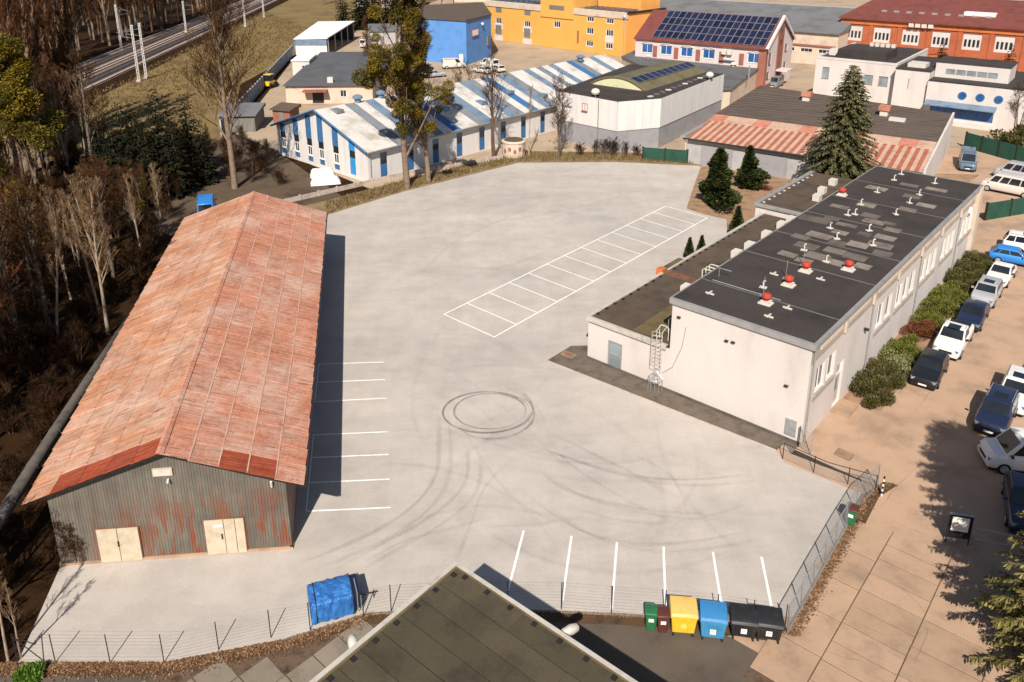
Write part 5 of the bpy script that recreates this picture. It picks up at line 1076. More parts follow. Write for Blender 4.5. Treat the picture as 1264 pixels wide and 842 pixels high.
def rust_hall():
    a = radians(33.3); R_ = thing('striped_rust_garage', 'low garage row with rust striped front roof and dark brown felt behind', 'garage', (23.3, 104.6, 0), -a)
    W, Y1, D0, D1 = 28.4, 10.0, 31.0, 25.0
    mb = MB(); facade(mb, (0,0), FR, W, -.2, 3.4); mb.add([(W,0,-.2),(W,D1,-.2),(W,D1,5.2),(W,Y1,4.4),(W,0,3.4)], [(0,1,2,3,4)]); mb.add([(0,D0,-.2),(0,0,-.2),(0,0,3.4),(0,Y1,4.4),(0,D0,5.2)], [(0,1,2,3,4)]); mb.add([(W,D1,-.2),(0,D0,-.2),(0,D0,5.2),(W,D1,5.2)], [(0,1,2,3)]); w_ = mb.build('wall', M['grey_light'], R_)
    MB().add([(W+.01,-.1,-.2),(W+.25,-.1,-.2),(W+.25,D1+.1,-.2),(W+.01,D1+.1,-.2),(W+.01,-.1,3.7),(W+.25,-.1,3.7),(W+.25,D1+.1,5.6),(W+.01,D1+.1,5.6)], [(0,1,5,4),(1,2,6,5),(2,3,7,6),(3,0,4,7),(4,5,6,7)]).build('end_wall', M['white_wall'], R_)
    n = 60; s = W/n
    for i in range(n):
        x0 = i*s; z = .06 if i % 2 else 0; q = [(x0,-.55,3.38+z),(x0+s-.01,-.55,3.38+z),(x0+s-.01,7.6,4.15+z),(x0,7.6,4.15+z)]
        MB().add(q+[(x,y,v-.08) for x, y, v in q], [(0,1,2,3),(0,4,5,1),(1,5,6,2),(3,7,4,0)]).build('roof_sheet', M['pale_stripe' if i % 2 else 'rust_stripe'], R_)
    for i in range(14):
        x0 = i*W/14; q = [(x0,7.55,4.30),(x0+W/14-.03,7.55,4.30),(x0+W/14-.03,Y1+.6,4.6),(x0,Y1+.6,4.6)]; MB().add(q+[(x,y,v-.1) for x, y, v in q], [(0,1,2,3),(0,4,5,1),(1,5,6,2),(3,7,4,0)]).build('roof_sheet', M['pale_stripe' if i % 3 else 'pink_roof'], R_)
    MB().add([(-.1,Y1+.4,4.62),(W,Y1+.4,4.62),(W,D1,5.4),(-.1,D0,5.4),(-.1,Y1+.4,4.4),(W,Y1+.4,4.4),(W,D1,5.18),(-.1,D0,5.18)], [(0,1,2,3),(0,4,5,1),(1,5,6,2),(3,7,4,0)]).build('felt_roof', M['brown_roof'], R_)
    for i in range(11):
        y = Y1+1.4+i*1.35; z = 4.63+(y-Y1-.4)*.055; MB().box(.2, W-.2, y, y+.07, z, z+.035).build('seam', M['bitumen_seam'], R_)
    MB().box(-.75, -.05, -.7, Y1, 3.5, 3.75).build('verge_flashing', M['zinc'], R_); MB().tube([(-.4,-.65,3.4),(W,-.65,3.35)], .11, 6).build('gutter', M['steel_dark'], R_); MB().tube([(-.3,-.6,3.3),(-.15,-.12,2.9),(-.15,-.12,-.1)], .07, 6).build('downpipe', M['ac_white'], R_)
    for x, y in ((20.5,20),(9,24)):
        MB().box(x-.5,x+.5,y-.5,y+.5,4.9,5.9).build('chimney', M['ac_white'], R_); MB().box(x-.7,x+.7,y-.7,y+.7,5.9,6.5).build('chimney_cap', M['pink_roof'], R_)
    MB().box(21.5, 23.5, 17.6, 18.8, 5.0, 5.35).build('roof_hatch', M['ac_white'], R_)
    for x in (2, 9, 16, 23): MB().box(x, x+4.2, -.08, -.004, -.1, 2.7).build('garage_door', M['grey_wall'], R_)
rust_hall()
# far skyline blocks behind the blue hall and yellow building
def far_block(px0, px1, ytop, ybase, H, label, wm, rm, D=16):
    a, b = P(px0, ybase), P(px1, ybase); d = vsub(b, a); l = hypot(*d); R_ = thing('far_building', label, 'building', (a[0], a[1], 0), atan2(d[1], d[0]))
    ops = [(1.5+i*4.0, 3.3+i*4.0, z, z+1.6) for i in range(int((l-2)/4)) for z in (1.2, 4.6) if z+2 < H]
    mb = MB(); facade(mb, (0,0), FR, l, -.2, H, ops, .2); facade(mb, (l,0), RT, D, -.2, H); facade(mb, (0,D), LF, D, -.2, H); mb.build('wall', M[wm], R_)
    for o_ in ops: win(R_, (0,0), FR, *o_, .18, 2, 1)
    MB().box(-.4, l+.4, -.4, D+.4, H, H+.4).build('roof', M[rm], R_)
far_block(440, 520, 0, 10, 7, 'cream block among the trees behind the mistletoe trees', 'cream_wall', 'slate_roof')
far_block(560, 605, -8, 2, 8, 'pale yellow block just behind the blue hall', 'cream_wall', 'brown_roof')
def pale_wall(a, b, h_, label, m, wd=.2, cat='wall', name='boundary_wall'):
    d = vsub(b, a); l = hypot(*d); R_ = thing(name, label, cat, (a[0], a[1], 0), atan2(d[1], d[0])); n = max(1, int(l/2.4))
    for i in range(n): MB().box(l*i/n+.02, l*(i+1)/n-.02, 0, wd*.6, -.05, h_).build('panel', M[m], R_)
    for i in range(n+1): MB().box(l*i/n-.09, l*i/n+.09, -.05, wd*.6+.05, -.05, h_+.12).build('post', M['zinc_pale' if m != 'fence_green' else 'steel_dark'], R_)
pale_wall((-43.5,118.5), (-52.8,196), 2.4, 'long dark panel fence running up beside the grass bank', 'blue_grey', cat='fence', name='panel_fence')
pale_wall(P(322,258)[:2], P(500,217)[:2], .5, 'low pale concrete wall along the striped hall', 'duct')
pale_wall(P(500,217)[:2], P(620,196)[:2], .5, 'low pale concrete edging behind the bare trees by the striped hall', 'duct')
pale_wall(P(793,197)[:2], P(848,201)[:2], 1.7, 'dark green sheeted fence between warehouse and garage row', 'fence_green', cat='fence', name='sheeted_fence')
pale_wall(P(1190,182)[:2], P(1275,206)[:2], 2.2, 'dark green sheeted fence behind the parked vans', 'fence_green', cat='fence', name='sheeted_fence')
pale_wall(P(1216,272)[:2], P(1275,262)[:2], 1.9, 'dark green sheeted fence between the vans and the white estate car', 'fence_green', cat='fence', name='sheeted_fence')
# ------------------------------------------------------------------ vegetation
def norm(v): l = sqrt(v[0]**2+v[1]**2+v[2]**2) or 1; return (v[0]/l, v[1]/l, v[2]/l)
def bare(seed, H, spread=.32, fast=.5, nl=(15, 7, 6, 4), r0=.22, bare_to=.25, sag=0, trunks=1, tw=.013, bend=.10):
    """leafless tree, H tall. returns trunk+limb mesh, twig mesh and some branch points"""
    r = random.Random(seed); T = MB(); C = MB(); tips = []
    def grow(p, d, ln, rad, lvl):
        segs = (9, 5, 3, 2, 1)[lvl]; pts = [p]; rr = [rad]; dirs = []
        for i in range(segs):
            j = bend*(1.0 if lvl else .35)
            up = (.16*fast if lvl else .06)
            d = norm((d[0]+r.uniform(-j, j), d[1]+r.uniform(-j, j), d[2]+r.uniform(-j, j)*.6+up-sag*lvl*.03)); dirs.append(d)
            p = (p[0]+d[0]*ln/segs, p[1]+d[1]*ln/segs, p[2]+d[2]*ln/segs); pts.append(p)
            rr.append(max(tw*.6, rad*(1-.82*(i+1)/segs)))
        (T if lvl < 2 else C).tube(pts, rr, (8, 5, 4, 3, 3)[lvl], False)
        if lvl == 4: return
        if lvl in (1, 2): tips.append(pts[-1]); tips.append(pts[len(pts)//2])
        n = nl[lvl] if lvl < len(nl) else 0
        n = max(1, int(n*r.uniform(.8, 1.25)))
        for k in range(n):
            lo = bare_to if lvl == 0 else .18
            f = lo+(1-lo)*(k+r.random())/n; f = min(.985, f); x = f*segs; i = min(segs-1, int(x)); t = x-i
            q = tuple(pts[i][a]+(pts[i+1][a]-pts[i][a])*t for a in range(3)); dd = dirs[i]
            ang = r.uniform(0, 2*pi)+k*2.4
            side = norm((cos(ang), sin(ang), r.uniform(-.1,.25)))
            k_ = (spread*1.9 if lvl == 0 else .85)*r.uniform(.7, 1.25)
            nd = norm((dd[0]+side[0]*k_*(1.6-fast), dd[1]+side[1]*k_*(1.6-fast), dd[2]+side[2]*k_))
            l2 = (H*spread*(1.15-.75*f) if lvl == 0 else ln*(.62-.25*f))*r.uniform(.75, 1.2)
            grow(q, nd, l2, max(tw, (rr[i]*(1-t)+rr[i+1]*t)*(.55 if lvl == 0 else .5)), lvl+1)
    for k in range(trunks):
        a = 2*pi*k/trunks+r.random(); off = .15*(trunks > 1)
        grow((off*cos(a), off*sin(a), -.1), norm((off*cos(a)*1.2+r.uniform(-.04,.04), off*sin(a)*1.2+r.uniform(-.04,.04), 1)), H*(1 if k == 0 else r.uniform(.7, .95))*.97, r0*(1 if trunks == 1 else .75), 0)
    return T, C, tips
VAR = {}
def variant(key, bm, tm, **kw):
    T, C, tips = bare(**kw); me = T.mesh('trunk', M[bm]); me.polygons.foreach_set('use_smooth', [True]*len(me.polygons))
    VAR[key] = (me, C.mesh('crown', M[tm]), tips, kw['H'])
variant('oak', 'bark_grey', 'twig_brown', seed=1, H=14, spread=.36, fast=.5, nl=(14,7,6,4), r0=.26, tw=.020)
variant('lime', 'bark_brown', 'twig_red', seed=2, H=15, spread=.28, fast=.75, nl=(17,7,6,4), r0=.24, tw=.020)
variant('poplar', 'bark_mid', 'twig_red', seed=3, H=26, spread=.17, fast=1.15, nl=(40,8,5,3), r0=.46, bare_to=.10, tw=.026)
variant('birch', 'bark_pale', 'twig_tan', seed=4, H=12, spread=.26, fast=.7, nl=(16,6,5,4), r0=.15, bare_to=.35, tw=.012)
variant('birch2', 'bark_pale', 'twig_tan', seed=9, H=11, spread=.22, fast=.9, nl=(13,6,5,3), r0=.13, bare_to=.4, tw=.012, bend=.14)
variant('ash', 'bark_mid', 'twig_brown', seed=5, H=22, spread=.34, fast=.7, nl=(20,8,6,4), r0=.36, bare_to=.22, tw=.022)
variant('mist', 'bark_mid', 'twig_brown', seed=25, H=20, spread=.33, fast=.5, nl=(20,6,5,3), r0=.34, bare_to=.16, tw=.02)
variant('scrub', 'bark_brown', 'twig_scrub', seed=6, H=4.2, spread=.42, fast=.6, nl=(10,6,5,3), r0=.06, bare_to=.08, trunks=4, tw=.010)
variant('scrub2', 'bark_brown', 'twig_scrub', seed=8, H=3.2, spread=.5, fast=.5, nl=(9,6,5,3), r0=.05, bare_to=.05, trunks=5, tw=.010)
variant('leaner', 'bark_grey', 'twig_brown', seed=12, H=9, spread=.34, fast=.55, nl=(12,6,5,4), r0=.17, bare_to=.3, trunks=2, tw=.013)
variant('yardtree', 'bark_brown', 'twig_brown', seed=15, H=13, spread=.34, fast=.6, nl=(11,7,6,4), r0=.30, bare_to=.35, tw=.016)
def ball_mesh(seed, n, m, leaf=.12):
    r = random.Random(seed); mb = MB()
    for _ in range(n):
        z = r.uniform(-1, 1); a = r.uniform(0, 2*pi); q = sqrt(1-z*z); d = (q*cos(a), q*sin(a), z); R0 = r.uniform(.45, 1.0)**.6*r.uniform(.85, 1.08)
        c = (d[0]*R0, d[1]*R0, d[2]*R0*.92); t = norm((d[0]+r.gauss(0,.6), d[1]+r.gauss(0,.6), d[2]+r.gauss(0,.6))); b = norm((t[1], -t[0], r.uniform(-.6,.6))); s = leaf*r.uniform(.7, 1.5)
        mb.quad(tuple(c[i]-b[i]*s*.45 for i in range(3)), tuple(c[i]+t[i]*s-b[i]*s*.2 for i in range(3)), tuple(c[i]+t[i]*s*1.3+b[i]*s*.2 for i in range(3)), tuple(c[i]+b[i]*s*.45 for i in range(3)))
    return mb.mesh('mistletoe_ball', M[m])
BALL = [ball_mesh(21, 1300, 'mistletoe'), ball_mesh(22, 1300, 'mistletoe_gold'), ball_mesh(23, 1100, 'mistletoe')]
def tree(key, p, H, label, group=None, rz=None, balls=(), name='bare_tree', lean=(0, 0), seed=0, cat='tree'):
    tm, cm, tips, H0 = VAR[key]; r = random.Random(seed+int(p[0]*31+p[1]*17)); s = H/H0
    t = thing(name, label, cat, (p[0], p[1], -.04), rz if rz is not None else r.uniform(0, 6.28), group); t.scale = (s, s, s)
    if lean != (0, 0): t.rotation_euler = (lean[0], lean[1], t.rotation_euler[2])
    link('trunk', tm, t); link('crown', cm, t)
    for (k, R0, bm) in balls:
        q = tips[k % len(tips)]; o = link('mistletoe_ball', BALL[bm % 3], t, q, r.uniform(0, 6)); o.scale = (R0/s,)*3
    return t
# --- the wood on the left
r = random.Random(44); WG = 'bare trees of the wood'; WL = 'bare brown tree standing in the dark wood between the rusty shed and the railway'
spots = []
def free(x, y, d): return all(hypot(x-a, y-b) > d for a, b in spots)
tries = 0
while len(spots) < 150 and tries < 14000:
    tries += 1; y = r.uniform(27, 116); x = r.uniform(-70, -27.5-(y-33)*.19)
    px_ = CX+x*(KS*RR/(y+YC))/KS
    if px_ < -90 or px_ > 330 or not free(x, y, 2.2): continue
    if x < -60 and y > 85: continue
    if y < 60 and x > -24-(y-33)*.19-7: continue
    spots.append((x, y))
def top_limit(p, H):
    """keep the wood below the grass bank seen beyond it"""
    while H > 3:
        s = (CH-H)/CH; t_ = KS*RR/(p[1]/s+YC); tx, ty = CX+p[0]/s*t_/KS, t_+HY
        if (tx < 80 and ty > 235) or (tx < 100 and p[1] > 92) or (tx >= 80 and ty > 205+max(0, (tx-230))*.4): break
        H -= .4
    return H
for i, (x, y) in enumerate(spots):
    k = ('oak','lime','birch','oak','birch2')[i % 5]; H = r.uniform(10, 15) if y < 60 else r.uniform(10, 15)
    H = top_limit((x, y), H)
    b = [(r.randrange(0, 60), r.uniform(.35, .7), r.randrange(3)) for _ in range(r.randrange(0, 3))] if i % 4 == 1 else ()
    tree(k, (x, y), H, WL if 'birch' not in k else 'pale barked bare tree standing in the dark wood by the railway', WG if 'birch' not in k else 'pale bare trees of the wood', balls=b)
# tall poplars by the track
for i, (px_, py_, H) in enumerate(((20,205,26),(42,190,29),(62,185,28),(84,178,28),(98,172,29),(12,190,28),(75,200,25),(-15,205,27),(35,215,24),(52,205,27),(92,190,27),(28,180,30),(70,172,30),(0,215,26),(106,185,26))):
    tree('poplar', P(px_, py_), H, 'tall upright red brown poplar between the wood and the railway', 'tall poplars by the railway')
r = random.Random(71)
for i in range(120):
    y = r.uniform(105, 350); o_ = RW(-16.5-r.random()**1.6*34, y-110)
    tree(('lime','poplar','ash')[i % 3], o_, r.uniform(17, 25), 'bare brown tree on the far side of the railway tracks', 'trees beyond the railway')
# mistletoe laden trees, left edge
mb_ = lambda seed, n, lo, hi: [(random.Random(seed+i*7).randrange(0, 300), random.Random(seed*3+i).uniform(lo, hi), (0, 1, 2, 1)[i % 4]) for i in range(n)]
tree('mist', (-54.3, 88.8), 17, 'bare tree thick with golden mistletoe balls at the edge of the wood', balls=mb_(5, 40, .9, 1.7), name='mistletoe_tree')
tree('mist', (-49.5, 78), 14, 'smaller mistletoe hung tree within the wood below the poplars', balls=mb_(8, 16, .6, 1.2), name='mistletoe_tree')
# pale slender trees beside the shed
tree('birch', P(134,412), 12.2, 'slender pale barked tree right beside the rusty shed roof', rz=.6, lean=(0,.05)); tree('birch2', P(72,428), 10.5, 'slender leaning pale tree deep in the wood left of the shed', rz=2.0, lean=(0,.10))
tree('ash', P(290,232), 23.5, 'big pale forked bare tree behind the far end of the rusty shed', rz=1.2)
tree('birch2', P(26,812), 4.6, 'young pale sapling at the corner of the wire fence', rz=.4); tree('birch2', P(10,815), 5.6, 'thin pale tree outside the wire fence beside the dark bank', rz=3.0)
tree('scrub', P(97,694), 2.6, 'leafless shrub against the corrugated front of the shed'); tree('leaner', P(-25,770), 8.5, 'bare tree on the dark bank casting branch shadows on the yard', rz=2.2)
r = random.Random(19)
for k in range(60):
    y = r.uniform(22.5, 64); x = -23.2-(y-33)*.19-r.uniform(.8, 7) if y > 31.5 else r.uniform(-31, -18.5-(31.5-y)*.3)
    if y < 31.5 and x > P(22,818)[0]-.6-(31.5-y)*.2: continue
    tree(('scrub','scrub2')[k % 2], (x, y), r.uniform(1.4, 3.0), 'leafless scrub bush on the dark bank beside the heating pipe', 'scrub on the bank', name='scrub_bush', cat='bush')
tree('leaner', (-26.5,29.5), 6.5, 'bare tree on the slope between heating pipe and yard corner', rz=.2)
r = random.Random(9)
SL = 'leafless scrub bush on the dark floor of the wood'; n = 0
while n < 110:
    y = r.uniform(24, 112); x = r.uniform(-62, -25-(y-33)*.19); px_ = CX+x*(KS*RR/(y+YC))/KS
    if px_ < -60 or px_ > 330: continue
    if x > -26.8-(y-33)*.19 and y > 30: continue
    n += 1; tree(('scrub','scrub2')[n % 2], (x, y), r.uniform(2.0, 4.6), SL, 'scrub in the wood', name='scrub_bush', cat='bush')
# --- conifers
def conifer(seed, H, R0, m, droop=.25, whorl=.34, dens=1.0, spray=.34, bare_to=.04, nb=9, pw=.82, nw=.30, mul=2):
    r = random.Random(seed); T = MB(); T.tube([(0,0,-.1),(0,0,H*.5),(0,0,H*.98)], [H*.016, H*.01, .02], 7, False); C = MB(); B_ = MB(); z = H*bare_to
    while z < H*.985:
        f = z/H; L0 = R0*(1-f)**pw+.10; k = max(4, int(nb*(.5+.5*(1-f))))
        ph = r.uniform(0, 6.28)
        for i in range(k):
            a = ph+2*pi*i/k+r.uniform(-.22,.22); ln = L0*r.uniform(.72, 1.12); zz = z+r.uniform(-.5,.5)*whorl; n = max(2, int(ln/.20*dens))
            pr = []
            for j in range(n+1):
                t = j/n; d = ln*t; h_ = zz+ (f-.25)*.5*d - droop*d*t + .10*d*t*t*1.5
                pr.append((cos(a)*d, sin(a)*d, h_))
            if ln > .8: T.tube([pr[0], pr[n//2], pr[n]], [.035, .02, .008], 3, False)
            for j in range(max(1, int(n*.18)), n+1):
                p = pr[j]; t = j/n
                for _ in range(mul):
                    sa = a+r.choice((-1, 1))*r.uniform(.3, 1.1); s = spray*r.uniform(.7, 1.3)*(1.15-.45*t)*min(1, .45+L0*.35); dz = -r.uniform(.15, .75)*s
                    q = (p[0]+cos(sa)*s, p[1]+sin(sa)*s, p[2]+dz); wv = (-sin(sa)*s*nw, cos(sa)*s*nw, r.uniform(-.12,.12)*s)
                    C.quad((p[0]-wv[0]*.6, p[1]-wv[1]*.6, p[2]+.03), (p[0]*.35+q[0]*.65-wv[0], p[1]*.35+q[1]*.65-wv[1], p[2]*.4+q[2]*.6-wv[2]), q, (p[0]*.35+q[0]*.65+wv[0], p[1]*.35+q[1]*.65+wv[1], p[2]*.4+q[2]*.6+wv[2]))
        z += whorl*(1.15-.5*f)
    return T.mesh('trunk', M['bark_brown']), C.mesh('crown', M[m])
def put(ms, p, label, s=1, rz=0, name='spruce_tree', group=None, cat='tree'):
    t = thing(name, label, cat, (p[0], p[1], -.03), rz, group); t.scale = (s,)*3; link('trunk', ms[0], t); link('crown', ms[1], t); return t
SP = conifer(31, 15.8, 5.2, 'spruce_needle', .46, .30, 1.3, .50, .05, 12, .74, .20, 3)
put(SP, (38.0, 90.0), 'tall grey green spruce between the office block and the rust striped garages', 1.0, .5)
SP2 = conifer(32, 18.0, 6.0, 'spruce_near', .34, .22, 2.0, .38, .10, 17, .48, .13, 5)
put(SP2, (25.5, 25.1), 'large spruce beside the slab pavement casting a broad shadow on the road', 1.0, 1.0)
DK = conifer(33, 8, 2.0, 'dark_needle', .25, .34, .9, .5, .02, 9)
for i, (px_, py_, s) in enumerate(((160,228,1.3),(203,222,1.45),(238,214,1.3),(180,235,1.2),(222,240,1.1),(150,250,1.1),(255,225,1.0),(132,236,1.1),(190,248,1.1),(215,228,1.3),(172,222,1.2))): put(DK, P(px_, py_), 'nearly black young conifer below the grass bank', s, i*1.3, 'dark_conifer', 'dark conifers at the wood edge')
for i, (px_, py_, s) in enumerate(((425,40,1.6),(445,36,1.9),(465,38,1.7),(455,30,1.9),(480,33,1.6))): put(DK, P(px_, py_), 'dark evergreen tree in the shady clump behind the white roofed shelter', s, i, 'dark_conifer', 'dark evergreens behind the shelter')
for px_, py_, s, l in ((1050,72,.9,'small dark fir against the left end of the red brick building'),(1158,96,1.0,'narrow dark fir before the middle of the red brick building'),(1240,108,1.05,'narrow dark fir before the right bays of the red brick building')): put(DK, P(px_, py_), l, s, 0, 'dark_conifer')
def tuft_cone(seed, H, R0, m, n, leaf=.16, flat=.75, lump=.12, power=.7):
    """dense clipped or columnar evergreen: leaf tufts over the whole volume"""
    r = random.Random(seed); C = MB(); lumps = [(r.uniform(0, 6.28), r.uniform(0, 1), r.uniform(.6, 1.4)) for _ in range(26)]
    for _ in range(n):
        f = r.random()**1.25; z = f*H; a = r.uniform(0, 6.28)
        prof = (1-f)**power*(1-.35*max(0, .16-f)/.16); k = 1+lump*sum(g*math.exp(-((((a-b+pi) % (2*pi))-pi)/.45)**2-((f-c)/.08)**2) for b, c, g in lumps)-lump*.5
        R1 = R0*prof*k*(r.random()**.25); p = (R1*cos(a), R1*sin(a), z+.05); s = leaf*r.uniform(.6, 1.5)
        o = norm((cos(a)+r.gauss(0,.4), sin(a)+r.gauss(0,.4), r.uniform(.1, 1.2))); b = norm((-o[1]+r.gauss(0,.3), o[0]+r.gauss(0,.3), r.gauss(0,.4)))
        C.quad(tuple(p[i]-b[i]*s*.4 for i in range(3)), tuple(p[i]+o[i]*s*.8-b[i]*s*.35 for i in range(3)), tuple(p[i]+o[i]*s*1.2+b[i]*s*.3 for i in range(3)), tuple(p[i]+b[i]*s*.4 for i in range(3)))
    T = MB(); T.tube([(0,0,-.1),(0,0,H*.85)], [R0*.09, .02], 6, False); return T.mesh('trunk', M['bark_brown']), C.mesh('crown', M[m])
TJ = tuft_cone(41, 6.3, 2.3, 'thuja_leaf', 12000, .27, lump=.7, power=.85); TJ2 = tuft_cone(42, 4.9, 1.75, 'thuja_leaf', 9000, .24, lump=.7, power=.85)
put(TJ, P(884,251), 'broad dark green thuja on the corner of the yard', 1, 0, 'thuja_tree'); put(TJ2, P(922,230), 'smaller dark green thuja beside the garage row wall', 1, 0, 'thuja_tree')
CN = tuft_cone(43, 2.0, .55, 'thuja_leaf', 2200, .10, lump=.05, power=.85)
for px_, py_, zt, s, l in ((852,294,2.0,1.0,'little clipped conifer by the annex, left of the close pair'),(867,290,2.0,.95,'little clipped conifer by the annex, right of the close pair'),(912,256,3.2,1.6,'larger clipped cone of dark green by the annex roof edge')):
    q = P(px_, py_, zt); put(CN, q, l, s, 0, 'clipped_conifer')
def bush_mesh(seed, n, m, sx, sy, sz, leaf=.12):
    r = random.Random(seed); C = MB(); lumps = [(r.gauss(0,.6), r.gauss(0,.6), r.uniform(.3,.9), r.uniform(.25,.5)) for _ in range(14)]
    for _ in range(n):
        l = r.choice(lumps); z = r.uniform(-1, 1); a = r.uniform(0, 6.28); q = sqrt(1-z*z); k = l[3]*r.random()**.3
        p = ((l[0]*.75+q*cos(a)*k*1.3)*sx, (l[1]*.75+q*sin(a)*k*1.3)*sy, max(.02, (l[2]*.6+z*k)*sz)); s = leaf*r.uniform(.6, 1.5)
        o = norm((q*cos(a)+r.gauss(0,.5), q*sin(a)+r.gauss(0,.5), z+.5+r.gauss(0,.4))); b = norm((-o[1]+r.gauss(0,.4), o[0], r.gauss(0,.5)))
        C.quad(tuple(p[i]-b[i]*s*.4 for i in range(3)), tuple(p[i]+o[i]*s*.8-b[i]*s*.35 for i in range(3)), tuple(p[i]+o[i]*s*1.2+b[i]*s*.3 for i in range(3)), tuple(p[i]+b[i]*s*.4 for i in range(3)))
    T = MB()
    for k in range(5): a = k*1.26; T.tube([(0,0,-.05),(cos(a)*sx*.35,sin(a)*sy*.35,sz*.5)], [.03,.012], 4, False)
    return T.mesh('stem', M['bark_brown']), C.mesh('foliage', M[m])
def bush(ms, p, label, s=1, rz=0, name='hedge_bush', group=None):
    t = thing(name, label, 'bush', (p[0], p[1], -.02), rz, group); t.scale = (s,)*3; link('stem', ms[0], t); link('foliage', ms[1], t); return t
HB = {k: bush_mesh(50+i, 7500, m, 1.2, 2.0, .95, .09) for i, (k, m) in enumerate((('g','hedge_leaf'),('d','hedge_dark'),('p','hedge_pale'),('r','hedge_red')))}
sheet('planting_bed', [LW(9.45,6.9), LW(11.9,6.9), LW(11.9,40.6), LW(9.45,40.6)], -.004, 'bed_soil')
for y, k, l, s in ((8.6,'d','dark olive hedge bush nearest the office door, beside the black car',1.0),(11.2,'d','dark olive hedge bush second from the office door',.95),(13.6,'p','pale variegated hedge bush along the office wall',.9),(16.2,'g','bright green low hedge bush between pale bush and red shrub',.9),(20.4,'r','low reddish brown shrub along the office wall',.85),(23.0,'g','green hedge bush just past the red shrub',.8),(26.2,'g','green hedge bush in the middle of the office hedge',1.0),(29.0,'g','green hedge bush beside the silver car',1.0),(32.0,'d','dark hedge bush beside the white saloon car',1.0),(35.0,'d','dark hedge bush before the office end pier',.95),(38.0,'d','dark hedge bush at the far end of the office wall',.9)):
    q = LW(10.75, y); bush(HB[k], q, l, s, -A41)
GB = bush_mesh(60, 1800, 'bright_leaf', .5, .5, .5, .08); bush(GB, P(34,838), 'small bright green bush below the wire fence', 1, 0, 'green_bush')
OL = bush_mesh(61, 3600, 'hedge_dark', 2.2, 2.2, 3.4, .25)
bush(OL, P(1250,188), 'tall olive bush beside the blue glazed entrance', 1.0, 0, 'olive_bush'); bush(OL, P(1160,100), 'olive shrub in front of the red brick building', .9, 1, 'olive_bush'); bush(OL, P(1262,180), 'round olive bush right of the blue glazed entrance', 1.1, 2, 'olive_bush')
tree('scrub', P(1130,138), 3.4, 'bare brown shrub against the white clinic wall', name='scrub_bush', cat='bush'); tree('leaner', P(1256,165), 8, 'bare pale tree in front of the blue glazed entrance')
bush(HB['r'], P(938,232), 'small rusty shrub at the foot of the smaller thuja', .6, 1, 'low_shrub')
# --- row of trees between yard and striped hall
tree('mist', P(503,232), 24, 'tall bare tree loaded with mistletoe balls in front of the striped hall', balls=mb_(60, 78, .5, 1.1), name='mistletoe_tree', rz=2.5)
tree('mist', P(529,225), 20, 'second mistletoe tree with darker balls beside the tallest one', balls=mb_(90, 32, .45, .95), name='mistletoe_tree', rz=.9)
tree('yardtree', P(610,196), 13.5, 'dark bare tree between the striped hall and the cable drum', rz=.4)
tree('leaner', P(690,194), 10.5, 'leaning two stemmed bare tree before the warehouse', rz=1.0, lean=(0,.10))
tree('birch2', P(653,191), 9.5, 'thin pale leaning pole of a tree beside the cable drum', rz=2.0, lean=(0,.14))
tree('leaner', P(575,150), 9, 'bare tree behind the striped hall near the blue hall', rz=.3); tree('lime', P(455,95), 12, 'bare tree beside the dark roofed house')
for i, (px_, py_, H) in enumerate(((735,192,2.2),(755,192,2.4),(772,192,2.0),(715,192,1.8),(745,190,2.2),(785,193,1.6))): tree(('scrub','scrub2')[i % 2], P(px_, py_), H, 'reddish leafless shrub at the foot of the grey warehouse wall', 'shrubs by the warehouse', name='scrub_bush', cat='bush')
for i, (px_, py_, H) in enumerate(((300,180,3),(315,200,3.2),(295,205,3.4),(325,215,2.6),(280,195,3.6),(345,228,2.0),(310,225,3.0),(285,215,3.0),(330,190,2.2))): tree(('scrub','scrub2')[i % 2], P(px_, py_), H, 'leafless scrub bush on the brown ground left of the striped hall', 'scrub by the striped hall', name='scrub_bush', cat='bush')
for i, (px_, py_, H) in enumerate(((470,30,15),(500,22,17),(520,14,16),(545,16,15),(415,12,14),(400,6,14),(560,10,15),(490,12,18),(440,14,15))): tree(('lime','oak')[i % 2], P(px_, py_), H, 'bare brown tree in the far clump behind the blue hall', 'far clump of bare trees')
# ------------------------------------------------------------------ vehicles
def quad_off(mb, a, b, c, d, ins=(.08,.08,.08,.08), off=.014):
    """inset quad (a b = lower edge, d c = upper edge) pushed outwards"""
    def L(p, q, t): return tuple(p[i]+(q[i]-p[i])*t for i in range(3))
    l, r_, bt, tp = ins
    a1, b1, c1, d1 = L(a,b,l), L(a,b,1-r_), L(d,c,1-r_), L(d,c,l)
    q = [L(a1,d1,bt), L(b1,c1,bt), L(b1,c1,1-tp), L(a1,d1,1-tp)]
    u = tuple(q[1][i]-q[0][i] for i in range(3)); v = tuple(q[3][i]-q[0][i] for i in range(3))
    n = norm((u[1]*v[2]-u[2]*v[1], u[2]*v[0]-u[0]*v[2], u[0]*v[1]-u[1]*v[0]))
    mb.quad(*[tuple(p[i]+n[i]*off for i in range(3)) for p in q]); return mb
WH = {}
def wheel_mesh(R0, wd):
    k = (R0, wd)
    if k not in WH:
        t = MB(); t.lathe([(R0*.62,-wd/2),(R0*.93,-wd/2),(R0,-wd/2+.03),(R0,wd/2-.03),(R0*.93,wd/2),(R0*.62,wd/2)], n=18)
        rm = MB(); rm.lathe([(R0*.64,-wd/2-.004),(R0*.64,wd/2+.004),(R0*.2,wd/2+.012),(R0*.1,wd/2+.02)], n=18); WH[k] = (t.mesh('wheel', M['rubber']), rm.mesh('rim', M['galv']))
    return WH[k]
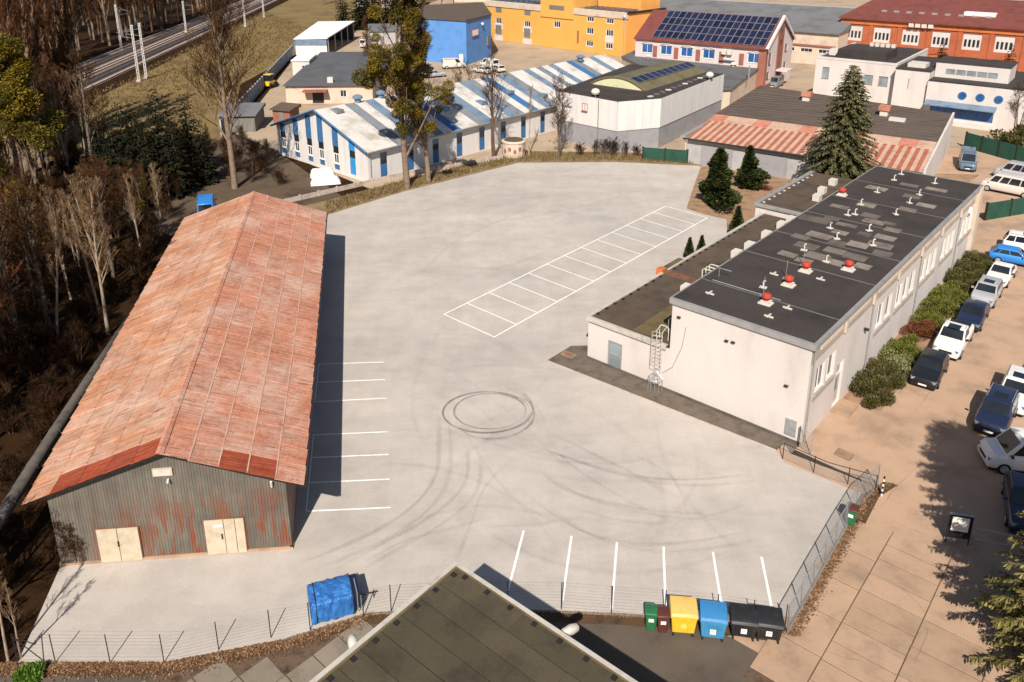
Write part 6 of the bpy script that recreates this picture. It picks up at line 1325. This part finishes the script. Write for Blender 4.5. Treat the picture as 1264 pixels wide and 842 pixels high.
def car(label, p, heading, paint, style='hatch', L=4.4, W=1.8, H=1.48, name='parked_car', cat='car', group=None, plate=True):
    R_ = thing(name, label, cat, (p[0], p[1], p[2] if len(p) > 2 else -.01), heading, group); h = L/2; w_ = W/2
    st = dict(hatch=(.98,.94,-h+.02,-h+.62,.82,.05,.90), saloon=(.96,.94,-h+.55,-h+1.35,.80,.02,.90), suv=(1.12,1.10,-h+.02,-h+.40,1.0,.32,.92), pickup=(1.14,1.12,-.75,-.5,1.15,.55,.92), van=(1.2,1.12,-h+.02,-h+.10,h-.85,h-1.6,.95), minibus=(1.2,1.12,-h+.02,-h+.10,h-.7,h-1.4,.95))[style]
    belt, hood, xr0, xr1, xf0, xf1, tw = st
    zs = .30
    S = [(-h,.48,belt*.86,.84),(-h+.10,.32,belt*.97,.94),(-h+.7,zs,belt,1.0),(0,zs,belt,1.0),(xf0,zs,belt,1.0),((xf0+h)/2+.1,zs,(belt+hood)/2-.03,.985),(h-.28,.28,hood*.95,.95),(h-.07,.28,hood*.84,.90),(h,.34,hood*.62,.82)]
    mb = MB(); n = 8
    for x, zl, zh, k in S:
        y = w_*k
        for q in ((-y*.90,zl),(-y*.985,zl+.14),(-y,(zl+zh)/2),(-y*.975,zh-.13),(-y*.88,zh),(y*.88,zh),(y*.975,zh-.13),(y,(zl+zh)/2),(y*.985,zl+.14),(y*.90,zl)): mb.v.append((x, q[0], q[1]))
    m = 10
    for i in range(len(S)-1):
        for j in range(m): mb.f.append((i*m+j, i*m+(j+1) % m, (i+1)*m+(j+1) % m, (i+1)*m+j)); mb.m.append(0)
    mb.f.append(tuple(range(m-1,-1,-1))); mb.m.append(0); mb.f.append(tuple(range((len(S)-1)*m, len(S)*m))); mb.m.append(0)
    for f_i, f in enumerate(mb.f): mb.f[f_i] = tuple(reversed(f))
    b = mb.build('body', M[paint], R_); bevel(b, .035, 2, 30); smooth_by(b, 50)
    b0 = belt-.05; y0 = w_*.90; y1 = w_*tw*.86; zt = H-.05
    xm = (xr1+xf1)/2
    v = [(xr0,-y0,b0),(xf0,-y0,b0),(xf0,y0,b0),(xr0,y0,b0),(xr1,-y1,zt),(xf1,-y1,zt),(xf1,y1,zt),(xr1,y1,zt),(xr1+.2,-y1*.8,H),(xf1-.2,-y1*.8,H),(xf1-.2,y1*.8,H),(xr1+.2,y1*.8,H)]
    g = MB(); g.add(v, [(0,1,5,4),(1,2,6,5),(2,3,7,6),(3,0,4,7),(4,5,9,8),(5,6,10,9),(6,7,11,10),(7,4,8,11),(8,9,10,11)])
    gb = g.build('cabin', M[paint], R_); bevel(gb, .03, 2, 20); smooth_by(gb, 40)
    quad_off(MB(), v[1], v[2], v[6], v[5], (.06,.06,.10,.06)).build('windscreen', M['car_glass'], R_)
    quad_off(MB(), v[3], v[0], v[4], v[7], (.08,.08,.16,.10)).build('rear_window', M['car_glass'], R_)
    def side(a, b_, c, d, parts):
        for f0, f1 in parts:
            la = tuple(a[i]+(b_[i]-a[i])*f0 for i in range(3)); lb = tuple(a[i]+(b_[i]-a[i])*f1 for i in range(3)); ud = tuple(d[i]+(c[i]-d[i])*f0 for i in range(3)); uc = tuple(d[i]+(c[i]-d[i])*f1 for i in range(3))
            quad_off(MB(), la, lb, uc, ud, (.05,.05,.14,.12)).build('side_window', M['car_glass'], R_)
    parts = dict(hatch=((.03,.22),(.22,.56),(.56,.95)), saloon=((.06,.48),(.48,.94)), suv=((.03,.26),(.26,.60),(.60,.95)), pickup=((.05,.45),(.45,.94)), van=((.72,.96),) if style == 'van' else (), minibus=((.04,.3),(.3,.56),(.56,.76),(.78,.97)))[style]
    side(v[0], v[1], v[5], v[4], parts); side(v[2], v[3], v[7], v[6], tuple((1-b_, 1-a) for a, b_ in parts))
    R0 = .33 if style in ('hatch','saloon') else .37; wd = .22; tm, rm = wheel_mesh(R0, wd)
    for fx in (-h+.82, h-.86):
        for s in (-1, 1):
            o = link('wheel', tm, R_, (fx, s*(w_-wd/2+.015), R0)); o.rotation_euler = (-s*pi/2, 0, 0); link('rim', rm, o)
    for s in (-1, 1):
        MB().obox((h-.14, s*w_*.70, hood*.66), (.24,w_*.34,.17), -s*.35).build('headlight', M['glass_grey'], R_); MB().obox((-h+.04, s*w_*.70, belt*.68), (.10,w_*.20,.20), 0).build('tail_light', M['red_vent'], R_)
        MB().obox((xf0-.28, s*(w_+.06), belt+.0), (.12,.20,.13), 0).build('mirror', M[paint if paint != 'paint_white' else 'plastic_black'], R_)
    MB().box(h-.08, h+.012, -w_*.45, w_*.45, hood*.50, hood*.66).build('grille', M['plastic_black'], R_)
    if plate: MB().box(h-.02, h+.02, -.26, .26, hood*.36, hood*.36+.11).build('number_plate', M['white_paint'], R_); MB().box(-h-.03, -h+.02, -.26, .26, belt*.55, belt*.55+.11).build('number_plate', M['white_paint'], R_)
    MB().box(-h+.1, h-.1, -w_*.86, w_*.86, .17, .33).build('underbody', M['plastic_black'], R_)
    if style == 'pickup': MB().box(-h+.18, -.85, -w_*.74, w_*.74, belt+.003, belt+.018).build('load_bed', M['plastic_black'], R_); 
    if style in ('suv', 'pickup'):
        MB().box(xm-.05, xm+.75, -w_*.42, w_*.42, H-.004, H+.008).build('sunroof', M['car_glass'], R_)
        for s in (-1, 1): MB().tube([(xr1+.15,s*y1*.92,H+.03),(xf1-.2,s*y1*.92,H+.03)], .02, 5).build('roof_rail', M['galv'], R_)
    return R_
HU = atan2(-cos(A41), -sin(A41))        # facing down the lane, towards the yard gate
LR = lambda x, y: LW(x, y)
for (x, y), pa, stl, L_, H_, l, dh in (((13.0,13.7),'paint_black','hatch',4.4,1.46,'black hatchback parked at the near end of the row by the hedge',.06), ((13.1,19.5),'paint_white','pickup',5.2,1.82,'white double cab pickup with dark load bed by the hedge',.03), ((13.2,25.0),'paint_navy','saloon',4.7,1.44,'dark navy saloon parked between white pickup and silver car',.05), ((13.1,30.0),'paint_silver','suv',4.3,1.62,'silver grey compact car parked beside the green hedge',.02), ((13.1,35.4),'paint_white','saloon',4.6,1.46,'white saloon car between the silver and the blue car',.0)):
    car(l, LR(x, y), HU+dh, pa, stl, L_, 1.85 if stl != 'pickup' else 1.95, H_)
HV = atan2(-sin(A41), cos(A41))
car('bright blue hatchback parked crosswise by the end pier of the office', LR(13.4,40.6), HV+.12, 'paint_blue', 'hatch', 4.5, 1.8, 1.48)
car('white boxy estate car parked crosswise beyond the blue car', LR(14.0,44.4), HV+.16, 'paint_white', 'suv', 5.0, 1.9, 1.85)
car('grey blue van parked facing the yard by the white garage end wall', P(1193,206), HU+.25, 'paint_greyblue', 'minibus', 5.4, 2.0, 2.2, 'parked_van', 'van')
car('cream minibus with dark side windows parked by the sandy patch', P(1243,238), HV+2.95+.12, 'paint_cream', 'minibus', 5.6, 2.0, 2.2, 'parked_van', 'van'); car('silver minibus parked just behind the cream one', P(1258,222), HV+2.95+.1, 'paint_silver', 'minibus', 5.6, 2.0, 2.2, 'parked_van', 'van')
car('grey van parked at the gable of the solar panelled building', P(957,107), HU+.15, 'paint_grey', 'minibus', 5.2, 2.0, 2.1, 'parked_van', 'van')
car('dark navy SUV parked nose out across the road from the hedge', P(1228,520), HU+.02, 'paint_navy', 'suv', 4.7, 1.9, 1.7); car('white SUV parked behind the dark navy one', P(1252,494), HU+.05, 'paint_white', 'suv', 4.6, 1.85, 1.68)
car('black car half out of view beyond the white SUV', P(1285,478), HU, 'paint_black', 'hatch', 4.4, 1.8, 1.47); car('dark blue car standing in the spruce shadow beside the notice board', P(1262,634), HU+.25, 'paint_navy', 'hatch', 4.5, 1.85, 1.5)
# white pickup with camper style box across the bay
car('white high van parked across the bay in front of the navy SUV', P(1274,577), radians(170), 'paint_white', 'van', 5.6, 2.05, 2.15, 'parked_van', 'van')
for px_, py_, pa, stl, l, hd in ((560,84,'paint_cream','van','cream van parked before the left end of the blue hall',.3),(604,84,'paint_white','van','white van parked at the corner of the yellow building',2.2),(596,90,'paint_white','saloon','white car parked beside the white van by the yellow building',2.4),(614,88,'paint_cream','hatch','cream small car near the yellow building wall',2.1),(454,58,'paint_white','van','white van parked beside the dark roofed house',1.2),(462,50,'paint_white','saloon','white car parked between shelter and mistletoe trees',1.0),(522,88,'paint_navy','hatch','dark blue car behind the mistletoe trees',.5),(537,95,'paint_silver','hatch','silver car in the yard behind the striped hall',.5),(256,266,'paint_blue','van','blue van half hidden behind the rusty shed',1.9)):
    car(l, P(px_, py_), hd, pa, stl, 4.6 if stl != 'van' else 5.2, 1.9, 1.5 if stl != 'van' else 2.2, 'parked_van' if stl == 'van' else 'parked_car', 'van' if stl == 'van' else 'car')
# orange container and yellow loader
t = thing('orange_skip', 'orange metal skip beside the blue hall', 'skip', (*P(556,84)[:2], 0), .3); MB().prism([(-1.4,-.9),(1.4,-.9),(1.4,.9),(-1.4,.9)], .2, 2.0).build('bin', M['paint_orange'], t); MB().box(-1.6,1.6,-1.0,1.0,2.0,2.15).build('rim', M['orange_flash'], t)
for s in (-1, 1): MB().box(-1.2,1.2,s*.7-.1,s*.7+.1,0,.2).build('skid', M['steel_dark'], t)
t = thing('yellow_loader', 'small yellow loader parked by the long panel fence', 'machine', (*P(333,108)[:2], 0), 1.3)
MB().box(-1.2,1.0,-.7,.7,.5,1.3).build('chassis', M['paint_yellow'], t); MB().box(-.5,.7,-.6,.6,1.3,2.5).build('cab', M['car_glass'], t); MB().box(-.6,.8,-.68,.68,2.5,2.62).build('cab_roof', M['paint_yellow'], t); MB().add([(1.3,-1,.2),(2.1,-1,.15),(2.1,1,.15),(1.3,1,.2),(1.25,-1,1.0),(1.25,1,1.0)], [(0,1,2,3),(0,3,5,4),(0,4,1),(3,2,5)]).build('bucket', M['steel_dark'], t)
for x in (-.8,.7):
    for s in (-1, 1): o = link('wheel', wheel_mesh(.5,.35)[0], t, (x, s*.85, .5)); o.rotation_euler = (-s*pi/2,0,0)
# covered white heap by the striped hall
def tarp_heap(name, label, cat, p, rz, dims, m, seed, extra=None):
    r_ = random.Random(seed); a, b, c = dims; t = thing(name, label, cat, (p[0], p[1], 0), rz); mb = MB(); n = 14; k = 10
    for j in range(k+1):
        for i in range(n+1):
            u, v = i/n, j/k; x = (u-.5)*a; y = (v-.5)*b; e = min(u, 1-u, v, 1-v); z = c*min(1, (e*9)**.55)*(1+.0*u)+r_.uniform(-.05,.05)
            mb.v.append((x+r_.uniform(-.04,.04), y+r_.uniform(-.04,.04), max(0, z) if e > 0 else .0))
    for j in range(k):
        for i in range(n): q = j*(n+1)+i; mb.f.append((q, q+1, q+n+2, q+n+1)); mb.m.append(0)
    o = mb.build('cover', M[m], t, True); return t
tarp_heap('covered_boat', 'white sheeted boat lying beside the striped hall gable', 'boat', P(402,226), .25, (3.6,1.8,.7), 'white_paint', 2); tarp_heap('covered_car', 'white sheeted car standing behind the sheeted boat', 'car', P(398,217), .3, (3.0,1.5,.9), 'white_paint', 3)
# round cream tank by the verge
q = P(634,192); t = thing('water_tank', 'squat round cream tank with dark stains by the verge', 'tank', (q[0], q[1], 0)); MB().lathe([(1.55,0),(1.62,.5),(1.6,1.9),(1.7,2.0),(1.7,2.15),(1.5,2.25)], n=16).build('shell', M['cream_wall'], t); MB().lathe([(1.35,2.252),(1.3,2.32)], n=16).build('lid', M['brown_roof'], t)
for i in range(5): a = -1.2+i*.45; MB().obox((1.61*cos(a-pi/2+.4),1.61*sin(a-pi/2+.4),.7+.3*(i % 2)), (.35,.06,.5), a+.4).build('hatch', M['brown_brick'], t)
# ------------------------------------------------------------------ bins
def big_bin(p, label, pm, lidm, rz, seed=0, W=1.2, D=.92, H=1.12):
    t = thing('waste_container', label, 'waste bin', (p[0], p[1], -.02), rz); mb = MB(); a, b = W/2, W/2*.86
    v = [(-b,.06,.2),(b,.06,.2),(b,D-.06,.2),(-b,D-.06,.2),(-a,0,H),(a,0,H),(a,D,H),(-a,D,H)]
    mb.add(v, [(3,2,1,0),(0,1,5,4),(1,2,6,5),(2,3,7,6),(3,0,4,7),(4,5,6,7)]); o = mb.build('body', M[pm], t); bevel(o, .04, 2); smooth_by(o)
    MB().box(-a-.03, a+.03, -.03, D+.03, H-.09, H-.01).build('rim', M[pm], t)
    l = MB(); n = 6; pr = [(-.05,H+.0),(.02,H+.10),(D*.35,H+.19),(D*.7,H+.24),(D+.02,H+.24),(D+.05,H+.0)]
    for x in (-a-.02, a+.02): l.v += [(x, y, z) for y, z in pr]
    for i in range(n-1): l.f.append((i, i+n, i+n+1, i+1)); l.m.append(0)
    l.f.append(tuple(range(n-1,-1,-1))[::-1]); l.f.append(tuple(range(n, 2*n))[::-1]); l.m += [0,0]
    o = l.build('lid', M[lidm], t); bevel(o, .03, 2); smooth_by(o)
    for x in (-a*.75, a*.75):
        for y in (.12, D-.15): MB().tube([(x-.04,y,.1),(x+.04,y,.1)], .09, 10).tube([(x,y,.1),(x,y,.22)], .03, 5).build('castor', M['rubber'], t)
    for s in (-1, 1): MB().tube([(s*(a+.06),D*.3,H-.2),(s*(a+.06),D*.7,H-.2)], .03, 6).box(min(s*(a-.02),s*(a+.06)),max(s*(a-.02),s*(a+.06)),D*.3,D*.36,H-.22,H-.18).build('trunnion', M['galv'], t)
    k = {'bin_yellow': 0, 'bin_blue': 1}.get(pm, 2); yy = lambda z: .06*(H-z)/(H-.2)-.012
    if k == 0: MB().add([(.15*cos(q*pi/6), yy(.62+.15*sin(q*pi/6)), .62+.15*sin(q*pi/6)) for q in range(12)], [tuple(range(12))]).build('sticker', M['sticker_yellow'], t)
    else: MB().add([(-.13,yy(.42),.42),(.13,yy(.42),.42),(.13,yy(.72),.72),(-.13,yy(.72),.72)], [(0,1,2,3)]).build('sticker', M['white_paint'], t); MB().add([(-.09,yy(.58)-.003,.58),(.09,yy(.58)-.003,.58),(.09,yy(.61)-.003,.61),(-.09,yy(.61)-.003,.61)], [(0,1,2,3)]).build('sticker_print', M['steel_grey'], t)
    for x in (-.36, -.2, .2, .36):
        MB().add([(x*W/1.2-.025,yy(.28)-.008,.28),(x*W/1.2+.025,yy(.28)-.008,.28),(x*W/1.2+.025,yy(H-.12)-.008,H-.12),(x*W/1.2-.025,yy(H-.12)-.008,H-.12),(x*W/1.2-.025,yy(.28)+.02,.28),(x*W/1.2+.025,yy(.28)+.02,.28),(x*W/1.2+.025,yy(H-.12)+.02,H-.12),(x*W/1.2-.025,yy(H-.12)+.02,H-.12)], [(0,1,2,3),(0,3,7,4),(1,5,6,2)]).build('rib', M[pm], t)
    MB().tube([(-a*.5,-.06,H-.03),(-a*.5,-.09,H-.03),(a*.5,-.09,H-.03),(a*.5,-.06,H-.03)], .018, 5).build('handle', M[pm], t); return t
big_bin(P(843,787), 'large yellow recycling container between brown and blue bins', 'bin_yellow', 'bin_lid_yellow', -.10, W=1.15, H=1.2); big_bin(P(879,793), 'large blue paper container between yellow and black bins', 'bin_blue', 'bin_lid_blue', -.16, W=1.15, H=1.2)
big_bin(P(917,792), 'large black waste container beside the blue one', 'bin_black', 'bin_black', -.16, W=1.15, H=.98); big_bin(P(948,795), 'large black waste container at the corner of the mesh fence', 'bin_black', 'bin_black', -.18, W=1.15, H=.98)
def wheelie(p, label, pm, lidm, rz, s=1.0):
    t = thing('wheelie_bin', label, 'waste bin', (p[0], p[1], -.02), rz); t.scale = (s,)*3
    mb = MB(); mb.add([(-.2,.04,.05),(.2,.04,.05),(.2,.46,.05),(-.2,.46,.05),(-.27,0,.98),(.27,0,.98),(.27,.56,.98),(-.27,.56,.98)], [(3,2,1,0),(0,1,5,4),(1,2,6,5),(2,3,7,6),(3,0,4,7),(4,5,6,7)]); o = mb.build('body', M[pm], t); bevel(o, .03, 2); smooth_by(o)
    l = MB(); pr = [(-.03,.97),(-.02,1.03),(.2,1.08),(.5,1.07),(.6,.99)]; n = 5
    for x in (-.29,.29): l.v += [(x, y, z) for y, z in pr]
    for i in range(n-1): l.f.append((i, i+n, i+n+1, i+1)); l.m.append(0)
    l.f += [tuple(range(n)), tuple(range(2*n-1, n-1, -1))]; l.m += [0,0]; o = l.build('lid', M[lidm], t); bevel(o, .025, 2); smooth_by(o)
    MB().tube([(-.25,.62,1.0),(.25,.62,1.0)], .025, 6).build('handle', M[pm], t)
    for x in (-.24,.24): MB().tube([(x-.03,.5,.1),(x+.03,.5,.1)], .1, 12).build('wheel', M['rubber'], t)
    MB().add([(-.12,.012,.55),(.12,.012,.55),(.12,.004,.75),(-.12,.004,.75)], [(0,1,2,3)]).build('sticker', M['white_paint'], t)
wheelie(P(803,780), 'small green wheelie bin at the end of the bin row', 'bin_green', 'bin_green', -.12); wheelie(P(818,783), 'small dark brown wheelie bin beside the green one', 'bin_brown', 'bin_brown', -.05)
wheelie(P(1048,650), 'green wheelie bin with brown lid standing inside the mesh fence corner', 'bin_green', 'bin_brown', -.6, 1.05)
# ------------------------------------------------------------------ blue tarpaulin covered trailer
def trailer():
    a = P(386,774); b = P(444,758); d = (b[0]-a[0], b[1]-a[1]); rz = atan2(d[1], d[0]); W = hypot(*d); D, H = 1.5, 1.28
    t = thing('covered_trailer', 'small trailer wrapped in a blue tarpaulin beside the wire fence', 'trailer', (a[0], a[1], 0), rz)
    r_ = random.Random(5); mb = MB(); nx, ny = 26, 34
    prof = [(0,0.12),(-.01,.5),(.0,.95),(.03,1.12),(.35,1.2),(.75,1.26),(1.1,1.24),(1.45,1.12),(1.5,.9),(1.52,.5),(1.5,.15)]
    def pf(v):
        x = v*(len(prof)-1); i = min(len(prof)-2, int(x)); f = x-i; return (prof[i][0]+(prof[i+1][0]-prof[i][0])*f, prof[i][1]+(prof[i+1][1]-prof[i][1])*f)
    for i in range(nx+1):
        for j in range(ny+1):
            u, v = i/nx, j/ny; y, z = pf(v); e = min(u, 1-u); k = min(1, (e*14)**.5) if e < .07 else 1
            wr = .028*sin(9*u*pi+7*v+2*sin(11*v))+.024*sin(23*u+31*v)+.02*sin(41*u-17*v)+r_.uniform(-.008,.008)
            y = .75+(y-.75)*(.93+.07*k); z = z*(.95+.05*k); mb.v.append((-.03+u*W*.93, y-wr*(1 if v < .35 else .2), z+wr*(.7 if v > .3 else .2)))
    for i in range(nx):
        for j in range(ny): q = i*(ny+1)+j; mb.f.append((q, q+ny+1, q+ny+2, q+1)); mb.m.append(0)
    mb.f.append(tuple(range(ny, -1, -1))[::-1]); mb.m.append(0); mb.f.append(tuple(nx*(ny+1)+j for j in range(ny, -1, -1))); mb.m.append(0)
    o = mb.build('tarpaulin', M['tarp'], t, True)
    for u in (.12, .90): MB().tube([(-.03+u*W, y-.03 if i < 3 else y, z+.03) for i, (y, z) in enumerate(prof[:9])], .02, 5).build('strap', M['steel_dark'], t)
    MB().box(W*.905, W+.1, .12, 1.35, .35, 1.12).build('tail_panel', M['paint_navy'], t); MB().tube([(W*.98,.05,.15),(W*.98,.05,1.2),(W*.98,.9,1.25)], .025, 6).tube([(W+.12,.1,.1),(W+.12,.1,.95)], .02, 5).tube([(W+.12,.4,.1),(W+.16,.15,.7)], .02, 5).build('frame_pole', M['galv'], t)
    MB().box(.1, W, .1, 1.4, .28, .40).build('chassis', M['steel_dark'], t)
    for y in (.12, 1.38): 
        w2 = link('wheel', wheel_mesh(.28,.16)[0], t, (W*.5, y, .28)); w2.rotation_euler = (pi/2, 0, 0)
    MB().tube([(W,.75,.35),(W+.9,.75,.33)], .035, 6).tube([(W+.8,.75,.0),(W+.8,.75,.4)], .025, 5).build('drawbar', M['steel_dark'], t)
trailer()
# ------------------------------------------------------------------ wire fence along the foot of the yard
def path_pts(path, step):
    out = []; carry = 0
    for a, b in zip(path, path[1:]):
        l = hypot(b[0]-a[0], b[1]-a[1]); s = carry
        while s < l: out.append((a[0]+(b[0]-a[0])*s/l, a[1]+(b[1]-a[1])*s/l)); s += step
        carry = s-l
    return out+[tuple(path[-1][:2])]
FP = [P(22,817),P(68.4,817.8),P(136,818),P(202.6,818),P(270,802),P(334.5,787),P(400,773),P(483,755),P(556,751),P(627,751),P(692.8,752),P(754.7,757),P(820,762),P(884,767),P(928,774),P(968,780)]
for part, lab in ((FP[:7]+[P(383,777.5)], 'strand wire fence on thin dark posts between the yard corner and the blue trailer'), ([P(449,762)]+FP[7:], 'strand wire fence on thin dark posts between the blue trailer and the waste bins')):
    part = [p for i, p in enumerate(part) if not (i == 6 and len(part) == 8)]
    o0 = part[0]; t = thing('wire_fence', lab, 'fence', (o0[0], o0[1], 0))
    for p in part: MB().tube([(p[0]-o0[0],p[1]-o0[1],-.1),(p[0]-o0[0],p[1]-o0[1],1.55)], .024, 6).build('post', M['steel_dark'], t)
    for k in range(9):
        z = .12+k*.175; MB().tube([(p[0]-o0[0],p[1]-o0[1],z) for p in part], .0032, 4).build('wire', M['steel_dark'], t)
    if part[0] == FP[0]: MB().tube([(0,0,1.4),(1.1,.05,.0)], .022, 5).tube([(.25,.9,0),(0,0,1.4)], .022, 5).build('brace', M['steel_dark'], t)
def mesh_fence(path, H, label, name='mesh_fence', step=2.2, toprail='galv', pitch=.13, postm='galv', wire=.0042, lean=0.0):
    o0 = path[0]; t = thing(name, label, 'fence', (o0[0], o0[1], 0)); pts = path_pts(path, step)
    for p in pts: MB().tube([(p[0]-o0[0],p[1]-o0[1],-.1),(p[0]-o0[0]+lean,p[1]-o0[1],H+.05)], .03, 6).build('post', M[postm], t)
    mb = MB()
    for a, b in zip(path, path[1:]):
        dx, dy = b[0]-a[0], b[1]-a[1]; l = hypot(dx, dy); dx /= l; dy /= l; n = int((l+H)/pitch)
        for k in range(n):
            s = k*pitch
            for sg in (0, 1):
                x0, x1 = s-H, s
                z0, z1 = (0.03, H) if sg == 0 else (H, 0.03)
                c0, c1 = max(0, x0), min(l, x1)
                if c1 <= c0: continue
                za = z0+(z1-z0)*(c0-x0)/(x1-x0); zb = z0+(z1-z0)*(c1-x0)/(x1-x0)
                mb.tube([(a[0]-o0[0]+dx*c0+lean*za/H, a[1]-o0[1]+dy*c0, za), (a[0]-o0[0]+dx*c1+lean*zb/H, a[1]-o0[1]+dy*c1, zb)], wire, 3, False)
    mb.build('chain_link', M['galv'], t)
    MB().tube([(p[0]-o0[0]+lean,p[1]-o0[1],H) for p in path], .025, 6).build('top_rail', M[toprail], t); MB().tube([(p[0]-o0[0],p[1]-o0[1],.06) for p in path], .015, 5).build('bottom_wire', M['galv'], t); return t
mesh_fence([P(972,783),P(1004,724),P(1037,664),P(1062,622),P(1083,603)], 1.55, 'galvanised chain link fence between yard and slab pavement', lean=-.08, postm='steel_grey', step=1.7)
mesh_fence([P(966,566),P(1020,590),P(1080,607)], 1.05, 'low mesh barrier with dark top rail between office corner and lane', step=1.9, toprail='steel_dark', postm='steel_dark')
q = P(990,549); t = thing('access_gate', 'small galvanised gate at the corner of the office', 'gate', (q[0]-.3, q[1]-.2, 0), -1.0)
for x in (0, .9): MB().tube([(x,0,-.1),(x,0,1.45)], .035, 6).build('post', M['steel_dark' if x == 0 else 'galv'], t)
for i in range(7): MB().tube([(.1+i*.115,0,.15),(.1+i*.115,0,1.35)], .012, 5).build('bar', M['galv'], t)
MB().tube([(.03,0,.15),(.87,0,.15)], .02, 5).tube([(.03,0,1.35),(.87,0,1.35)], .02, 5).build('rail', M['galv'], t)
# manhole, striped post, notice board and its railing
q = P(1042,561); t = thing('manhole_cover', 'square rusty manhole cover in the lane', 'manhole', (q[0], q[1], -.016), -.75); MB().box(-.5,.5,-.42,.42,0,.03).build('frame', M['bitumen_patch'], t); MB().box(-.42,.42,-.35,.35,.03,.045).build('lid', M['bed_soil'], t)
q = P(1088,612); t = thing('marker_post', 'black and white striped corner post', 'post', (q[0], q[1], 0))
for i in range(8): MB().tube([(0,0,i*.16),(0,0,i*.16+.16)], .05, 8).build('band', M['plastic_black' if i % 2 else 'white_paint'], t)
q = P(1167,668); t = thing('notice_board', 'dark framed notice board with a white sheet beside the road', 'sign', (q[0], q[1], 0), -.25)
for x in (0, 1.05): MB().tube([(x,0,-.1),(x,0,1.75)], .035, 6).build('post', M['steel_dark'], t)
MB().box(-.02,1.07,-.05,.0,.35,1.75).build('board', M['plastic_black'], t); MB().box(.10,.90,-.075,-.052,.78,1.62).build('sheet', M['white_paint'], t); MB().box(-.06,1.11,-.09,.03,1.75,1.81).build('cap', M['galv'], t)
for i in range(6): MB().box(.17,.17+.3+.3*((i*7) % 3)/2,-.0775,-.0755,1.50-i*.11,1.525-i*.11).build('text_line', M['zinc_pale'], t)
t = thing('road_railing', 'thin grey railing running off beside the notice board', 'railing', (q[0]+1.25, q[1]-.35, 0), -.30)
for i in range(3): MB().tube([(i*1.5,0,-.1),(i*1.5,0,1.1)], .03, 6).build('post', M['galv'], t)
for z in (.45, 1.08): MB().tube([(0,0,z),(3.0,0,z)], .025, 6).build('rail', M['galv'], t)
# small green barrow by the car end: concrete block beside low building corner
q = P(702,438); t = thing('drain_cover', 'rusty drain grate at the annex corner', 'drain', (q[0], q[1], -.006), -.7); MB().box(-.5,.5,-.3,.3,0,.06).build('frame', M['tan_slab'], t)
for i in range(5): MB().box(-.4+i*.17,-.3+i*.17,-.24,.24,.06,.075).build('slat', M['rust'], t)
for o in scn.objects:
    if o.parent is None and o.type in ('MESH', 'EMPTY') and 'kind' not in o and 'label' not in o: print('UNLABELLED', o.name)
